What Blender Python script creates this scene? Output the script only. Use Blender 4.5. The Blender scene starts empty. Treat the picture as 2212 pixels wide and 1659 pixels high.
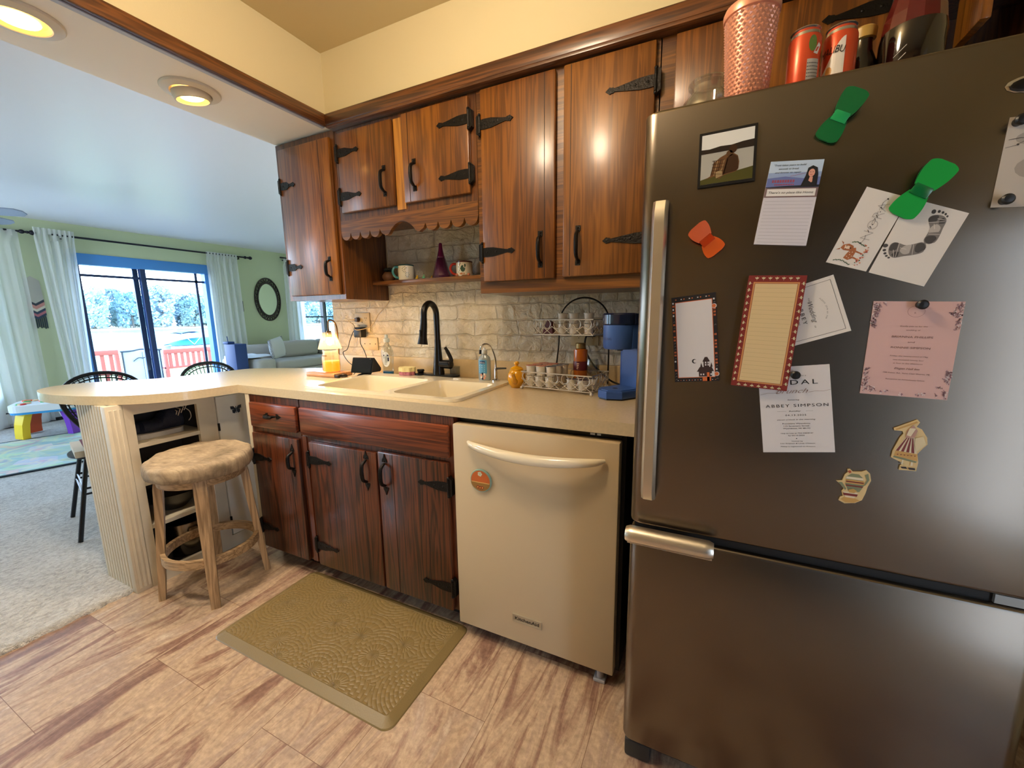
import bpy, bmesh, math, random
from mathutils import Vector, Matrix
random.seed(7)
D = bpy.data
SC = bpy.context.scene
COL = SC.collection
PI = math.pi

# ------------------------------------------------------------------ colours and materials
def hexc(h):
    h = h.lstrip('#')
    o = []
    for i in (0, 2, 4):
        c = int(h[i:i+2], 16)/255
        o.append(c/12.92 if c <= .04045 else ((c+.055)/1.055)**2.4)
    return (*o, 1)
MATS = {}
def newmat(n):
    m = D.materials.new(n); m.use_nodes = True
    nt = m.node_tree
    b = nt.nodes['Principled BSDF']
    MATS[n] = m
    return m, nt, b
def N(nt, t, **k):
    n = nt.nodes.new(t)
    for a, v in k.items():
        if a in n.inputs: n.inputs[a].default_value = v
        else: setattr(n, a, v)
    return n
def mat(n, col, rough=.5, metal=0, spec=.5, coat=0, bump=0, bscale=40, var=0, trans=0, sss=0, emit=None, es=0, aniso=0, sheen=0):
    if n in MATS: return MATS[n]
    m, nt, b = newmat(n)
    c = hexc(col) if isinstance(col, str) else (*col, 1)
    b.inputs['Base Color'].default_value = c
    b.inputs['Roughness'].default_value = rough
    b.inputs['Metallic'].default_value = metal
    b.inputs['Specular IOR Level'].default_value = spec
    b.inputs['Coat Weight'].default_value = coat
    b.inputs['Coat Roughness'].default_value = .1
    b.inputs['Sheen Weight'].default_value = sheen
    b.inputs['Transmission Weight'].default_value = trans
    if aniso: b.inputs['Anisotropic'].default_value = aniso
    if emit:
        b.inputs['Emission Color'].default_value = hexc(emit) if isinstance(emit, str) else (*emit, 1)
        b.inputs['Emission Strength'].default_value = es
    if bump or var:
        tc = N(nt, 'ShaderNodeTexCoord')
        no = N(nt, 'ShaderNodeTexNoise', Scale=bscale, Detail=4.0)
        nt.links.new(tc.outputs['Object'], no.inputs['Vector'])
        if bump:
            bp = N(nt, 'ShaderNodeBump', Strength=bump, Distance=.01)
            nt.links.new(no.outputs['Fac'], bp.inputs['Height'])
            nt.links.new(bp.outputs['Normal'], b.inputs['Normal'])
        if var:
            no2 = N(nt, 'ShaderNodeTexNoise', Scale=bscale*.35, Detail=5.0)
            nt.links.new(tc.outputs['Object'], no2.inputs['Vector'])
            r = N(nt, 'ShaderNodeValToRGB')
            r.color_ramp.elements[0].position = .3; r.color_ramp.elements[1].position = .7
            r.color_ramp.elements[0].color = tuple(x*(1-var) for x in c[:3])+(1,)
            r.color_ramp.elements[1].color = tuple(min(1, x*(1+var)) for x in c[:3])+(1,)
            nt.links.new(no2.outputs['Fac'], r.inputs['Fac'])
            nt.links.new(r.outputs['Color'], b.inputs['Base Color'])
    return m
def glass(n, col='#ffffff', tint=.9, gloss=.1, rough=.03, milk=0):
    """thin clear wall: mostly see-through, a little mirror"""
    if n in MATS: return MATS[n]
    m, nt, b = newmat(n)
    nt.nodes.remove(b)
    out = nt.nodes['Material Output']
    c = hexc(col)
    tr = N(nt, 'ShaderNodeBsdfTransparent', Color=tuple(x*tint for x in c[:3])+(1,))
    gl = N(nt, 'ShaderNodeBsdfGlossy', Color=(1, 1, 1, 1), Roughness=rough)
    lw = N(nt, 'ShaderNodeLayerWeight', Blend=.25)
    pw = N(nt, 'ShaderNodeMath', operation='POWER'); pw.inputs[1].default_value = 2.5
    ma = N(nt, 'ShaderNodeMath', operation='MULTIPLY_ADD')
    ma.inputs[1].default_value = .45; ma.inputs[2].default_value = gloss*.12
    mx = N(nt, 'ShaderNodeMixShader')
    nt.links.new(lw.outputs['Facing'], pw.inputs[0]); nt.links.new(pw.outputs[0], ma.inputs[0])
    nt.links.new(ma.outputs[0], mx.inputs[0])
    nt.links.new(tr.outputs[0], mx.inputs[1]); nt.links.new(gl.outputs[0], mx.inputs[2])
    last = mx
    if milk:
        tl = N(nt, 'ShaderNodeBsdfTranslucent', Color=c); m3 = N(nt, 'ShaderNodeMixShader'); m3.inputs[0].default_value = milk
        nt.links.new(mx.outputs[0], m3.inputs[1]); nt.links.new(tl.outputs[0], m3.inputs[2]); last = m3
    nt.links.new(last.outputs[0], out.inputs['Surface'])
    return m
def emis(n, col, s):
    if n in MATS: return MATS[n]
    m, nt, b = newmat(n)
    b.inputs['Base Color'].default_value = (0, 0, 0, 1)
    b.inputs['Emission Color'].default_value = hexc(col)
    b.inputs['Emission Strength'].default_value = s
    return m
def wood(n, dark, light, axis='z', rough=.4, coat=.5, ring=1.0, contrast=1.0):
    if n in MATS: return MATS[n]
    m, nt, b = newmat(n)
    tc = N(nt, 'ShaderNodeTexCoord')
    sc = {'z': (15, 15, .7), 'x': (.7, 15, 15), 'y': (15, .7, 15)}[axis]
    mp = N(nt, 'ShaderNodeMapping'); mp.inputs['Scale'].default_value = sc
    nt.links.new(tc.outputs['Object'], mp.inputs['Vector'])
    n1 = N(nt, 'ShaderNodeTexNoise', Scale=1.3*ring, Detail=3.0, Roughness=.55, Distortion=.6)
    nt.links.new(mp.outputs[0], n1.inputs['Vector'])
    # growth rings: sine of a stretched noise
    mu = N(nt, 'ShaderNodeMath', operation='MULTIPLY'); mu.inputs[1].default_value = 46
    nt.links.new(n1.outputs['Fac'], mu.inputs[0])
    si = N(nt, 'ShaderNodeMath', operation='SINE'); nt.links.new(mu.outputs[0], si.inputs[0])
    sc2 = tuple(s*11 if s > 1 else s*4 for s in sc)
    mp2 = N(nt, 'ShaderNodeMapping'); mp2.inputs['Scale'].default_value = sc2
    nt.links.new(tc.outputs['Object'], mp2.inputs['Vector'])
    n2 = N(nt, 'ShaderNodeTexNoise', Scale=1.0, Detail=4.0, Roughness=.7)
    nt.links.new(mp2.outputs[0], n2.inputs['Vector'])
    n3 = N(nt, 'ShaderNodeTexNoise', Scale=.9, Detail=2.0); nt.links.new(mp.outputs[0], n3.inputs['Vector'])
    a = N(nt, 'ShaderNodeMath', operation='MULTIPLY_ADD'); a.inputs[1].default_value = .13*contrast; a.inputs[2].default_value = .0
    nt.links.new(si.outputs[0], a.inputs[0])
    a2 = N(nt, 'ShaderNodeMath', operation='MULTIPLY_ADD'); a2.inputs[1].default_value = .45*contrast
    nt.links.new(n2.outputs['Fac'], a2.inputs[0]); nt.links.new(a.outputs[0], a2.inputs[2])
    a3 = N(nt, 'ShaderNodeMath', operation='MULTIPLY_ADD'); a3.inputs[1].default_value = .42
    nt.links.new(n3.outputs['Fac'], a3.inputs[0]); nt.links.new(a2.outputs[0], a3.inputs[2])
    r = N(nt, 'ShaderNodeValToRGB')
    e = r.color_ramp.elements
    e[0].position = .24; e[0].color = hexc(dark); e[1].position = .60; e[1].color = hexc(light)
    nt.links.new(a3.outputs[0], r.inputs['Fac'])
    nt.links.new(r.outputs['Color'], b.inputs['Base Color'])
    bp = N(nt, 'ShaderNodeBump', Strength=.12, Distance=.004)
    nt.links.new(a2.outputs[0], bp.inputs['Height'])
    nt.links.new(bp.outputs['Normal'], b.inputs['Normal'])
    b.inputs['Roughness'].default_value = rough
    b.inputs['Coat Weight'].default_value = coat
    b.inputs['Coat Roughness'].default_value = .2
    return m

# ------------------------------------------------------------------ mesh builder
class MB:
    def __init__(s): s.v = []; s.f = []; s.m = []; s.sm = []
    def add(s, vs, fs, mat=0, smooth=False):
        o = len(s.v); s.v += [tuple(p) for p in vs]
        for f in fs: s.f.append([o+i for i in f]); s.m.append(mat); s.sm.append(smooth)
        return s
    def box(s, x0, x1, y0, y1, z0, z1, mat=0, bev=0, seg=2, M=None):
        bm = bmesh.new()
        bmesh.ops.create_cube(bm, size=1)
        for v in bm.verts:
            v.co = Vector((x0 if v.co.x < 0 else x1, y0 if v.co.y < 0 else y1, z0 if v.co.z < 0 else z1))
        if bev: bmesh.ops.bevel(bm, geom=list(bm.edges), offset=bev, segments=seg, profile=.5, affect='EDGES')
        if M is not None: bm.transform(M)
        bm.verts.index_update()
        s.add([v.co[:] for v in bm.verts], [[v.index for v in f.verts] for f in bm.faces], mat, bool(bev) and seg > 1)
        bm.free(); return s
    def tube(s, path, r, seg=8, mat=0, closed=False, caps=True, flat=1.0):
        P = [Vector(p) for p in path]; n = len(P); rs = r if isinstance(r, (list, tuple)) else [r]*n
        vs = []; up = None
        for i in range(n):
            a = P[(i-1) % n] if closed or i else P[0]
            b = P[(i+1) % n] if closed or i < n-1 else P[-1]
            t = (b-a).normalized()
            if up is None:
                up = Vector((0, 0, 1)) if abs(t.z) < .9 else Vector((1, 0, 0))
            u = (up-t*up.dot(t))
            if u.length < 1e-6: u = t.orthogonal()
            u.normalize(); w = t.cross(u); up = u
            for k in range(seg):
                an = 2*PI*k/seg
                vs.append(P[i]+(u*math.cos(an)*flat+w*math.sin(an))*rs[i])
        fs = []
        for i in range(n if closed else n-1):
            j = (i+1) % n
            for k in range(seg):
                fs.append([i*seg+k, i*seg+(k+1) % seg, j*seg+(k+1) % seg, j*seg+k])
        if caps and not closed: fs += [list(range(seg))[::-1], [(n-1)*seg+k for k in range(seg)]]
        return s.add(vs, fs, mat, True)
    def cyl(s, p0, p1, r0, r1=None, seg=20, mat=0):
        return s.tube([p0, p1], [r0, r0 if r1 is None else r1], seg, mat)
    def lathe(s, prof, c=(0, 0, 0), seg=28, mat=0, smooth=True, arc=2*PI, a0=0, rib=0, nrib=0, sx=1, sy=1):
        vs = []; n = len(prof); full = abs(arc-2*PI) < 1e-6; K = seg if full else seg+1
        for (r, z) in prof:
            for k in range(K):
                a = a0+arc*k/seg; q = r*(1+(rib*math.cos(nrib*a) if nrib else 0))
                vs.append((c[0]+q*math.cos(a)*sx, c[1]+q*math.sin(a)*sy, c[2]+z))
        fs = []
        for i in range(n-1):
            for k in range(seg):
                k2 = (k+1) % K
                fs.append([i*K+k, i*K+k2, (i+1)*K+k2, (i+1)*K+k])
        return s.add(vs, fs, mat, smooth)
    def disc(s, c, r, mat=0, seg=24, nrm='z', ry=None):
        ry = r if ry is None else ry; vs = []
        for k in range(seg):
            a = 2*PI*k/seg; p, q = r*math.cos(a), ry*math.sin(a)
            vs.append({'z': (c[0]+p, c[1]+q, c[2]), 'y': (c[0]+p, c[1], c[2]+q), 'x': (c[0], c[1]+p, c[2]+q)}[nrm])
        return s.add(vs, [list(range(seg))], mat)
    def ell(s, c, r, mat=0, seg=16, rings=10, M=None):
        vs = []; fs = []
        r = (r, r, r) if not isinstance(r, (tuple, list)) else r
        for i in range(rings+1):
            t = PI*i/rings
            for k in range(seg):
                a = 2*PI*k/seg
                p = Vector((r[0]*math.sin(t)*math.cos(a), r[1]*math.sin(t)*math.sin(a), r[2]*math.cos(t)))
                if M is not None: p = M @ p
                vs.append(p+Vector(c))
        for i in range(rings):
            for k in range(seg): fs.append([i*seg+k, (i+1)*seg+k, (i+1)*seg+(k+1) % seg, i*seg+(k+1) % seg])
        return s.add(vs, fs, mat, True)
    def prism(s, poly, pl, a, b, mat=0, smooth=False):
        n = len(poly)
        def P(p, t): return {'xy': (p[0], p[1], t), 'xz': (p[0], t, p[1]), 'yz': (t, p[0], p[1])}[pl]
        vs = [P(p, a) for p in poly]+[P(p, b) for p in poly]
        fs = [list(range(n))[::-1], list(range(n, 2*n))]+[[i, (i+1) % n, n+(i+1) % n, n+i] for i in range(n)]
        return s.add(vs, fs, mat, smooth)
    def holed(s, outer, holes, z0, z1, mat=0, pl='xy', top=True, bottom=True):
        bm = bmesh.new(); E = []; loops = []
        for L in [outer]+holes:
            vv = [bm.verts.new((p[0], p[1], 0)) for p in L]; loops.append(len(L))
            for i in range(len(vv)): E.append(bm.edges.new((vv[i], vv[(i+1) % len(vv)])))
        bmesh.ops.triangle_fill(bm, use_beauty=True, use_dissolve=False, edges=E, normal=(0, 0, 1))
        bm.verts.index_update()
        def P(p, t): return {'xy': (p[0], p[1], t), 'xz': (p[0], t, p[1]), 'yz': (t, p[0], p[1])}[pl]
        co = [v.co[:2] for v in bm.verts]; F = [[v.index for v in f.verts] for f in bm.faces]; n = len(co)
        fs = []
        if top: fs += [[n+i for i in f] for f in F]
        if bottom: fs += [f[::-1] for f in F]
        o = 0
        for L in loops:
            for i in range(L): fs.append([o+i, o+(i+1) % L, n+o+(i+1) % L, n+o+i])
            o += L
        s.add([P(c, z0) for c in co]+[P(c, z1) for c in co], fs, mat)
        bm.free(); return s
    def grid(s, fn, nu, nv, mat=0, smooth=True, closeu=False):
        vs = [fn(i/nu, j/nv) for j in range(nv+1) for i in range(nu+(0 if closeu else 1))]
        K = nu+(0 if closeu else 1); fs = []
        for j in range(nv):
            for i in range(nu):
                i2 = (i+1) % K if closeu else i+1
                fs.append([j*K+i, j*K+i2, (j+1)*K+i2, (j+1)*K+i])
        return s.add(vs, fs, mat, smooth)
    def xf(s, M, start=0):
        for i in range(start, len(s.v)): s.v[i] = tuple(M @ Vector(s.v[i]))
        return s
    def merge(s, o, mat_off=0):
        b = len(s.v); s.v += o.v
        for f, m, k in zip(o.f, o.m, o.sm): s.f.append([b+i for i in f]); s.m.append(m+mat_off); s.sm.append(k)
        return s

ORG = {}
def build(name, mb, mats, parent=None, local=False, kind=None, label=None, origin=None):
    if not isinstance(mats, (list, tuple)): mats = [mats]
    o = Vector((0, 0, 0))
    if parent is not None:
        o = Vector((0, 0, 0)) if local else ORG[parent.name]
    elif origin is not None: o = Vector(origin)
    elif not local:
        xs, ys, zs = zip(*mb.v); o = Vector(((min(xs)+max(xs))/2, (min(ys)+max(ys))/2, min(zs)))
    me = D.meshes.new(name)
    me.from_pydata([(v[0]-o.x, v[1]-o.y, v[2]-o.z) for v in mb.v], [], mb.f)
    for m in mats: me.materials.append(m)
    me.polygons.foreach_set('material_index', mb.m)
    me.polygons.foreach_set('use_smooth', mb.sm)
    bm = bmesh.new(); bm.from_mesh(me); bmesh.ops.recalc_face_normals(bm, faces=bm.faces); bm.to_mesh(me); bm.free()
    me.update()
    ob = D.objects.new(name, me); COL.objects.link(ob)
    if any(mb.sm):
        try: me.set_sharp_from_angle(angle=math.radians(40))
        except Exception: pass
    if parent is not None: ob.parent = parent
    else: ob.location = o
    ORG[ob.name] = o if parent is None else (Vector((0, 0, 0)) if local else ORG[parent.name])
    if kind: ob['kind'] = kind
    if label: ob['label'] = label
    return ob
def tag(o, label, cat, group=None):
    o['label'] = label; o['category'] = cat
    if group: o['group'] = group
    return o
def thing(name, label, cat, loc=(0, 0, 0), rz=0, group=None):
    o = D.objects.new(name, None); COL.objects.link(o); o.empty_display_size = .05
    o.location = loc; o.rotation_euler = (0, 0, rz); ORG[o.name] = Vector(loc)
    return tag(o, label, cat, group)
def solo(name, mb, mats, label, cat, group=None, **k): return tag(build(name, mb, mats, **k), label, cat, group)
def struct(name, mb, mats, **k):
    o = build(name, mb, mats, **k); o['kind'] = 'structure'; return o
def dup(root, loc, rz=0, label=None, group=None):
    c = root.copy(); COL.objects.link(c); c.location = loc; c.rotation_euler = (0, 0, rz)
    if label: c['label'] = label
    if group: c['group'] = group
    for ch in list(root.children):
        d = ch.copy(); COL.objects.link(d); d.parent = c
        for g in ch.children:
            h = g.copy(); COL.objects.link(h); h.parent = d
    return c
def rrect(x0, x1, y0, y1, r, n=6):
    out = []
    for cx, cy, a in ((x1-r, y1-r, 0), (x0+r, y1-r, 90), (x0+r, y0+r, 180), (x1-r, y0+r, 270)):
        for k in range(n+1):
            t = math.radians(a+90*k/n); out.append((cx+r*math.cos(t), cy+r*math.sin(t)))
    return out
def arc(cx, cy, r, a0, a1, n):
    return [(cx+r*math.cos(math.radians(a0+(a1-a0)*k/n)), cy+r*math.sin(math.radians(a0+(a1-a0)*k/n))) for k in range(n+1)]
def smoothpath(pts, n=6):
    P = [Vector(p) for p in pts]; out = []
    for i in range(len(P)-1):
        p0 = P[max(i-1, 0)]; p1 = P[i]; p2 = P[i+1]; p3 = P[min(i+2, len(P)-1)]
        for k in range(n):
            t = k/n
            out.append(.5*((2*p1)+(p2-p0)*t+(2*p0-5*p1+4*p2-p3)*t*t+(3*p1-p0-3*p2+p3)*t**3))
    out.append(P[-1]); return [tuple(p) for p in out]
# text -> triangles, unit cap height
_TX = {}
def textgeo(s, shear=0, sp=1.0, off=0):
    k = (s, shear, sp, off)
    if k in _TX: return _TX[k]
    cu = D.curves.new('t', 'FONT'); cu.body = s; cu.size = 1; cu.shear = shear; cu.space_character = sp; cu.offset = off
    cu.resolution_u = 3
    o = D.objects.new('t', cu); COL.objects.link(o)
    dg = bpy.context.evaluated_depsgraph_get(); dg.update()
    me = D.meshes.new_from_object(o.evaluated_get(dg))
    vs = [(v.co.x/.72, v.co.y/.72) for v in me.vertices]; fs = [list(p.vertices) for p in me.polygons]
    D.objects.remove(o); D.curves.remove(cu); D.meshes.remove(me)
    x0 = min(v[0] for v in vs); x1 = max(v[0] for v in vs)
    _TX[k] = ([(v[0]-x0, v[1]) for v in vs], fs, x1-x0); return _TX[k]

# ------------------------------------------------------------------ shared materials
W_UP = wood('pine_upper_vertical', '#5c320b', '#ad6a1e', 'z', contrast=.45)
W_UPX = wood('pine_upper_horizontal', '#502a09', '#9a601b', 'x', contrast=.6)
W_FR = wood('pine_frame', '#44220a', '#844d18', 'z', contrast=.6)
W_UPL = wood('pine_light_panel', '#8a5218', '#c98a35', 'z')
W_LO = wood('stained_lower_vertical', '#210f08', '#633018', 'z', rough=.34)
W_LOX = wood('stained_lower_horizontal', '#451a10', '#86401f', 'x', rough=.34)
W_LOF = wood('stained_lower_frame', '#32150b', '#6c351b', 'z', rough=.34)
W_TRIM = wood('trim_wood', '#3a1d0c', '#74441e', 'x', rough=.4)
W_TRIMY = wood('trim_wood_long', '#3a1d0c', '#74441e', 'y', rough=.4)
IRON = mat('black_iron', '#17130f', .42, .6, bump=.25, bscale=160)
LAM = mat('beige_laminate', '#d0be9c', .22, bump=.02, bscale=300, var=.05)
PAINT_CREAM = mat('cream_wall_paint', '#d8ca9f', .7, bump=.03, bscale=120)
PAINT_CEIL = mat('tan_ceiling_paint', '#cdba8c', .85)
PAINT_WHITE = mat('white_beam_paint', '#eee8dc', .6, bump=.04, bscale=60)
PAINT_LCEIL = mat('living_ceiling_paint', '#e0dcdf', .38, spec=.4)
PAINT_GREEN = mat('green_wall_paint', '#c2cba6', .75, bump=.03, bscale=120)
CREAM_CAB = mat('cream_cabinet_paint', '#cfc3ab', .45, bump=.03, bscale=50, var=.04)
BLACK = mat('black_plastic', '#0d0d0d', .4)
SATBLK = mat('satin_black', '#15110e', .28, .3)
CHROME = mat('chrome', '#d8d8d8', .12, 1)
PORC = mat('bisque_porcelain', '#eee2c4', .12, coat=.5)
BISQ = mat('bisque_appliance', '#cdb996', .38, bump=.03, bscale=500)
WHITE = mat('white_plastic', '#e9e6dd', .4)
STEEL = mat('brushed_steel', '#7f766b', .26, 1, aniso=.6)
_nt = STEEL.node_tree; _tg = N(_nt, 'ShaderNodeTangent', direction_type='RADIAL', axis='Z'); _nt.links.new(_tg.outputs[0], _nt.nodes['Principled BSDF'].inputs['Tangent'])
STEEL2 = mat('satin_handle_steel', '#e2dccf', .36, 1)
DKGREY = mat('dark_grey_plastic', '#2b2a27', .5)
CREAMP = mat('cream_paper', '#efe8da', .8)
INK = mat('ink', '#1a1715', .8)

# ------------------------------------------------------------------ setting
XB, XLL = -.864, -1.264          # beam faces
# floor: travertine look planks, .305 wide running in y, half bond
def floor_mat():
    m, nt, b = newmat('vinyl_travertine_planks')
    tc = N(nt, 'ShaderNodeTexCoord')
    sep = N(nt, 'ShaderNodeSeparateXYZ'); nt.links.new(tc.outputs['Object'], sep.inputs[0])
    ax = N(nt, 'ShaderNodeMath', operation='ADD'); ax.inputs[1].default_value = .645+3.05; nt.links.new(sep.outputs['X'], ax.inputs[0])
    ay = N(nt, 'ShaderNodeMath', operation='ADD'); ay.inputs[1].default_value = 1.232+6.1; nt.links.new(sep.outputs['Y'], ay.inputs[0])
    cb = N(nt, 'ShaderNodeCombineXYZ'); nt.links.new(ay.outputs[0], cb.inputs[0]); nt.links.new(ax.outputs[0], cb.inputs[1])
    br = N(nt, 'ShaderNodeTexBrick', offset=.5, offset_frequency=2)
    for k, v in {'Scale': 1.0, 'Mortar Size': .0008, 'Brick Width': .61, 'Row Height': .305, 'Mortar Smooth': .0, 'Bias': 0.0}.items(): br.inputs[k].default_value = v
    br.inputs['Color1'].default_value = (0, 0, 0, 1); br.inputs['Color2'].default_value = (1, 1, 1, 1); br.inputs['Mortar'].default_value = (.5, .5, .5, 1)
    nt.links.new(cb.outputs[0], br.inputs['Vector'])
    # veins run along y; every plank its own slice
    om = N(nt, 'ShaderNodeMath', operation='MULTIPLY'); om.inputs[1].default_value = 37.0
    nt.links.new(br.outputs['Color'], om.inputs[0])
    cv = N(nt, 'ShaderNodeCombineXYZ')
    nx = N(nt, 'ShaderNodeMath', operation='MULTIPLY'); nx.inputs[1].default_value = 8.5; nt.links.new(sep.outputs['X'], nx.inputs[0])
    ny = N(nt, 'ShaderNodeMath', operation='MULTIPLY'); ny.inputs[1].default_value = 1.6; nt.links.new(sep.outputs['Y'], ny.inputs[0])
    nt.links.new(nx.outputs[0], cv.inputs[0]); nt.links.new(ny.outputs[0], cv.inputs[1]); nt.links.new(om.outputs[0], cv.inputs[2])
    n1 = N(nt, 'ShaderNodeTexNoise', Scale=1.0, Detail=13.0, Roughness=.66, Distortion=1.5); nt.links.new(cv.outputs[0], n1.inputs['Vector'])
    r = N(nt, 'ShaderNodeValToRGB'); e = r.color_ramp.elements
    e[0].position = .28; e[0].color = hexc('#694c42'); e[1].position = .74; e[1].color = hexc('#d3c0a6')
    x = e.new(.42); x.color = hexc('#92715f'); x = e.new(.52); x.color = hexc('#bfa588'); x = e.new(.60); x.color = hexc('#aa907b')
    nt.links.new(n1.outputs['Fac'], r.inputs['Fac'])
    n2 = N(nt, 'ShaderNodeTexNoise', Scale=55.0, Detail=5.0, Roughness=.7); nt.links.new(tc.outputs['Object'], n2.inputs['Vector'])
    mx = N(nt, 'ShaderNodeMix', data_type='RGBA', blend_type='OVERLAY'); mx.inputs[0].default_value = .55
    nt.links.new(r.outputs['Color'], mx.inputs[6]); nt.links.new(n2.outputs['Fac'], mx.inputs[7])
    mo = N(nt, 'ShaderNodeMix', data_type='RGBA'); mo.inputs[7].default_value = hexc('#7a5c48')
    nt.links.new(br.outputs['Fac'], mo.inputs[0]); nt.links.new(mx.outputs[2], mo.inputs[6])
    nt.links.new(mo.outputs[2], b.inputs['Base Color'])
    bp = N(nt, 'ShaderNodeBump', Strength=.12, Distance=.003); nt.links.new(n2.outputs['Fac'], bp.inputs['Height'])
    nt.links.new(bp.outputs['Normal'], b.inputs['Normal'])
    b.inputs['Roughness'].default_value = .26; b.inputs['Coat Weight'].default_value = .3; b.inputs['Coat Roughness'].default_value = .14
    return m
struct('floor', MB().box(-1.52, 2.0, -3.4, .0, -.1, 0), floor_mat(), origin=(0, 0, 0))
def carpet_mat():
    m, nt, b = newmat('beige_carpet')
    tc = N(nt, 'ShaderNodeTexCoord')
    mp = N(nt, 'ShaderNodeMapping'); mp.inputs['Scale'].default_value = (1.7, 1, 1); nt.links.new(tc.outputs['Object'], mp.inputs['Vector'])
    n1 = N(nt, 'ShaderNodeTexNoise', Scale=42.0, Detail=4.0, Roughness=.65, Distortion=.8); nt.links.new(mp.outputs[0], n1.inputs['Vector'])
    n2 = N(nt, 'ShaderNodeTexNoise', Scale=3.5, Detail=3.0); nt.links.new(tc.outputs['Object'], n2.inputs['Vector'])
    n3 = N(nt, 'ShaderNodeTexNoise', Scale=230.0, Detail=2.0); nt.links.new(tc.outputs['Object'], n3.inputs['Vector'])
    r = N(nt, 'ShaderNodeValToRGB'); e = r.color_ramp.elements
    e[0].position = .3; e[0].color = hexc('#aca398'); e[1].position = .58; e[1].color = hexc('#e8e2d8')
    nt.links.new(n1.outputs['Fac'], r.inputs['Fac'])
    mx = N(nt, 'ShaderNodeMix', data_type='RGBA', blend_type='OVERLAY'); mx.inputs[0].default_value = .4
    nt.links.new(r.outputs['Color'], mx.inputs[6]); nt.links.new(n2.outputs['Fac'], mx.inputs[7])
    nt.links.new(mx.outputs[2], b.inputs['Base Color'])
    ad = N(nt, 'ShaderNodeMath', operation='MULTIPLY_ADD'); ad.inputs[1].default_value = .35
    nt.links.new(n3.outputs['Fac'], ad.inputs[0]); nt.links.new(n1.outputs['Fac'], ad.inputs[2])
    bp = N(nt, 'ShaderNodeBump', Strength=1.0, Distance=.03); nt.links.new(ad.outputs[0], bp.inputs['Height'])
    nt.links.new(bp.outputs['Normal'], b.inputs['Normal']); b.inputs['Roughness'].default_value = .95
    b.inputs['Sheen Weight'].default_value = .3
    return m
mb = MB()
# carpet with a soft rolled edge along the kitchen
prof = [(-1.497, -.02), (-1.497, .004), (-1.501, .012), (-1.512, .017), (-1.54, .018), (-6.49, .018), (-6.49, -.02)]
def carp(u, v):
    i = int(round(u*6)); x, z = prof[i]; y = -3.4+v*8.6
    j = .005*math.sin(y*61)+.004*math.sin(y*137+1) if i < 5 else 0
    return (x+j, y, z)
mb.grid(carp, 6, 400)
struct('floor_carpet', mb, carpet_mat(), origin=(0, 0, 0))
# ceilings
struct('ceiling', MB().box(XB-.0, 2.0, -3.4, 0, 2.428, 2.53), PAINT_CEIL)
struct('ceiling_living', MB().box(-6.6, XLL, -3.4, 5.2, 2.436, 2.53), PAINT_LCEIL)
struct('beam', MB().box(XLL, XB, -3.4, 0, 2.12, 2.5), [PAINT_WHITE])
struct('wall_beam_side', MB().box(XB, XB+.006, -3.4, -.335, 2.13, 2.4275), PAINT_CREAM)
struct('wall_soffit', MB().box(XB+.006, 2.0, -.335, 0, 2.117, 2.428), PAINT_CREAM)
# wood trim under the soffit and along the beam
mb = MB().box(XB+.006, 1.98, -.357, -.335, 2.114, 2.163, bev=.003).box(XB+.026, 1.98, -.355, -.3105, 2.104, 2.1165, bev=.001)
struct('trim_1', mb, W_TRIM)
mb = MB().box(XB+.006, XB+.026, -3.4, -.357, 2.114, 2.163, bev=.003)
struct('trim_2', mb, W_TRIMY)
mb = MB().box(XB-.012, XB+.005, -3.38, -.345, 2.111, 2.1195)
struct('trim_3', mb, mat('pale_edge_strip', '#aeb2bd', .5))
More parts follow.
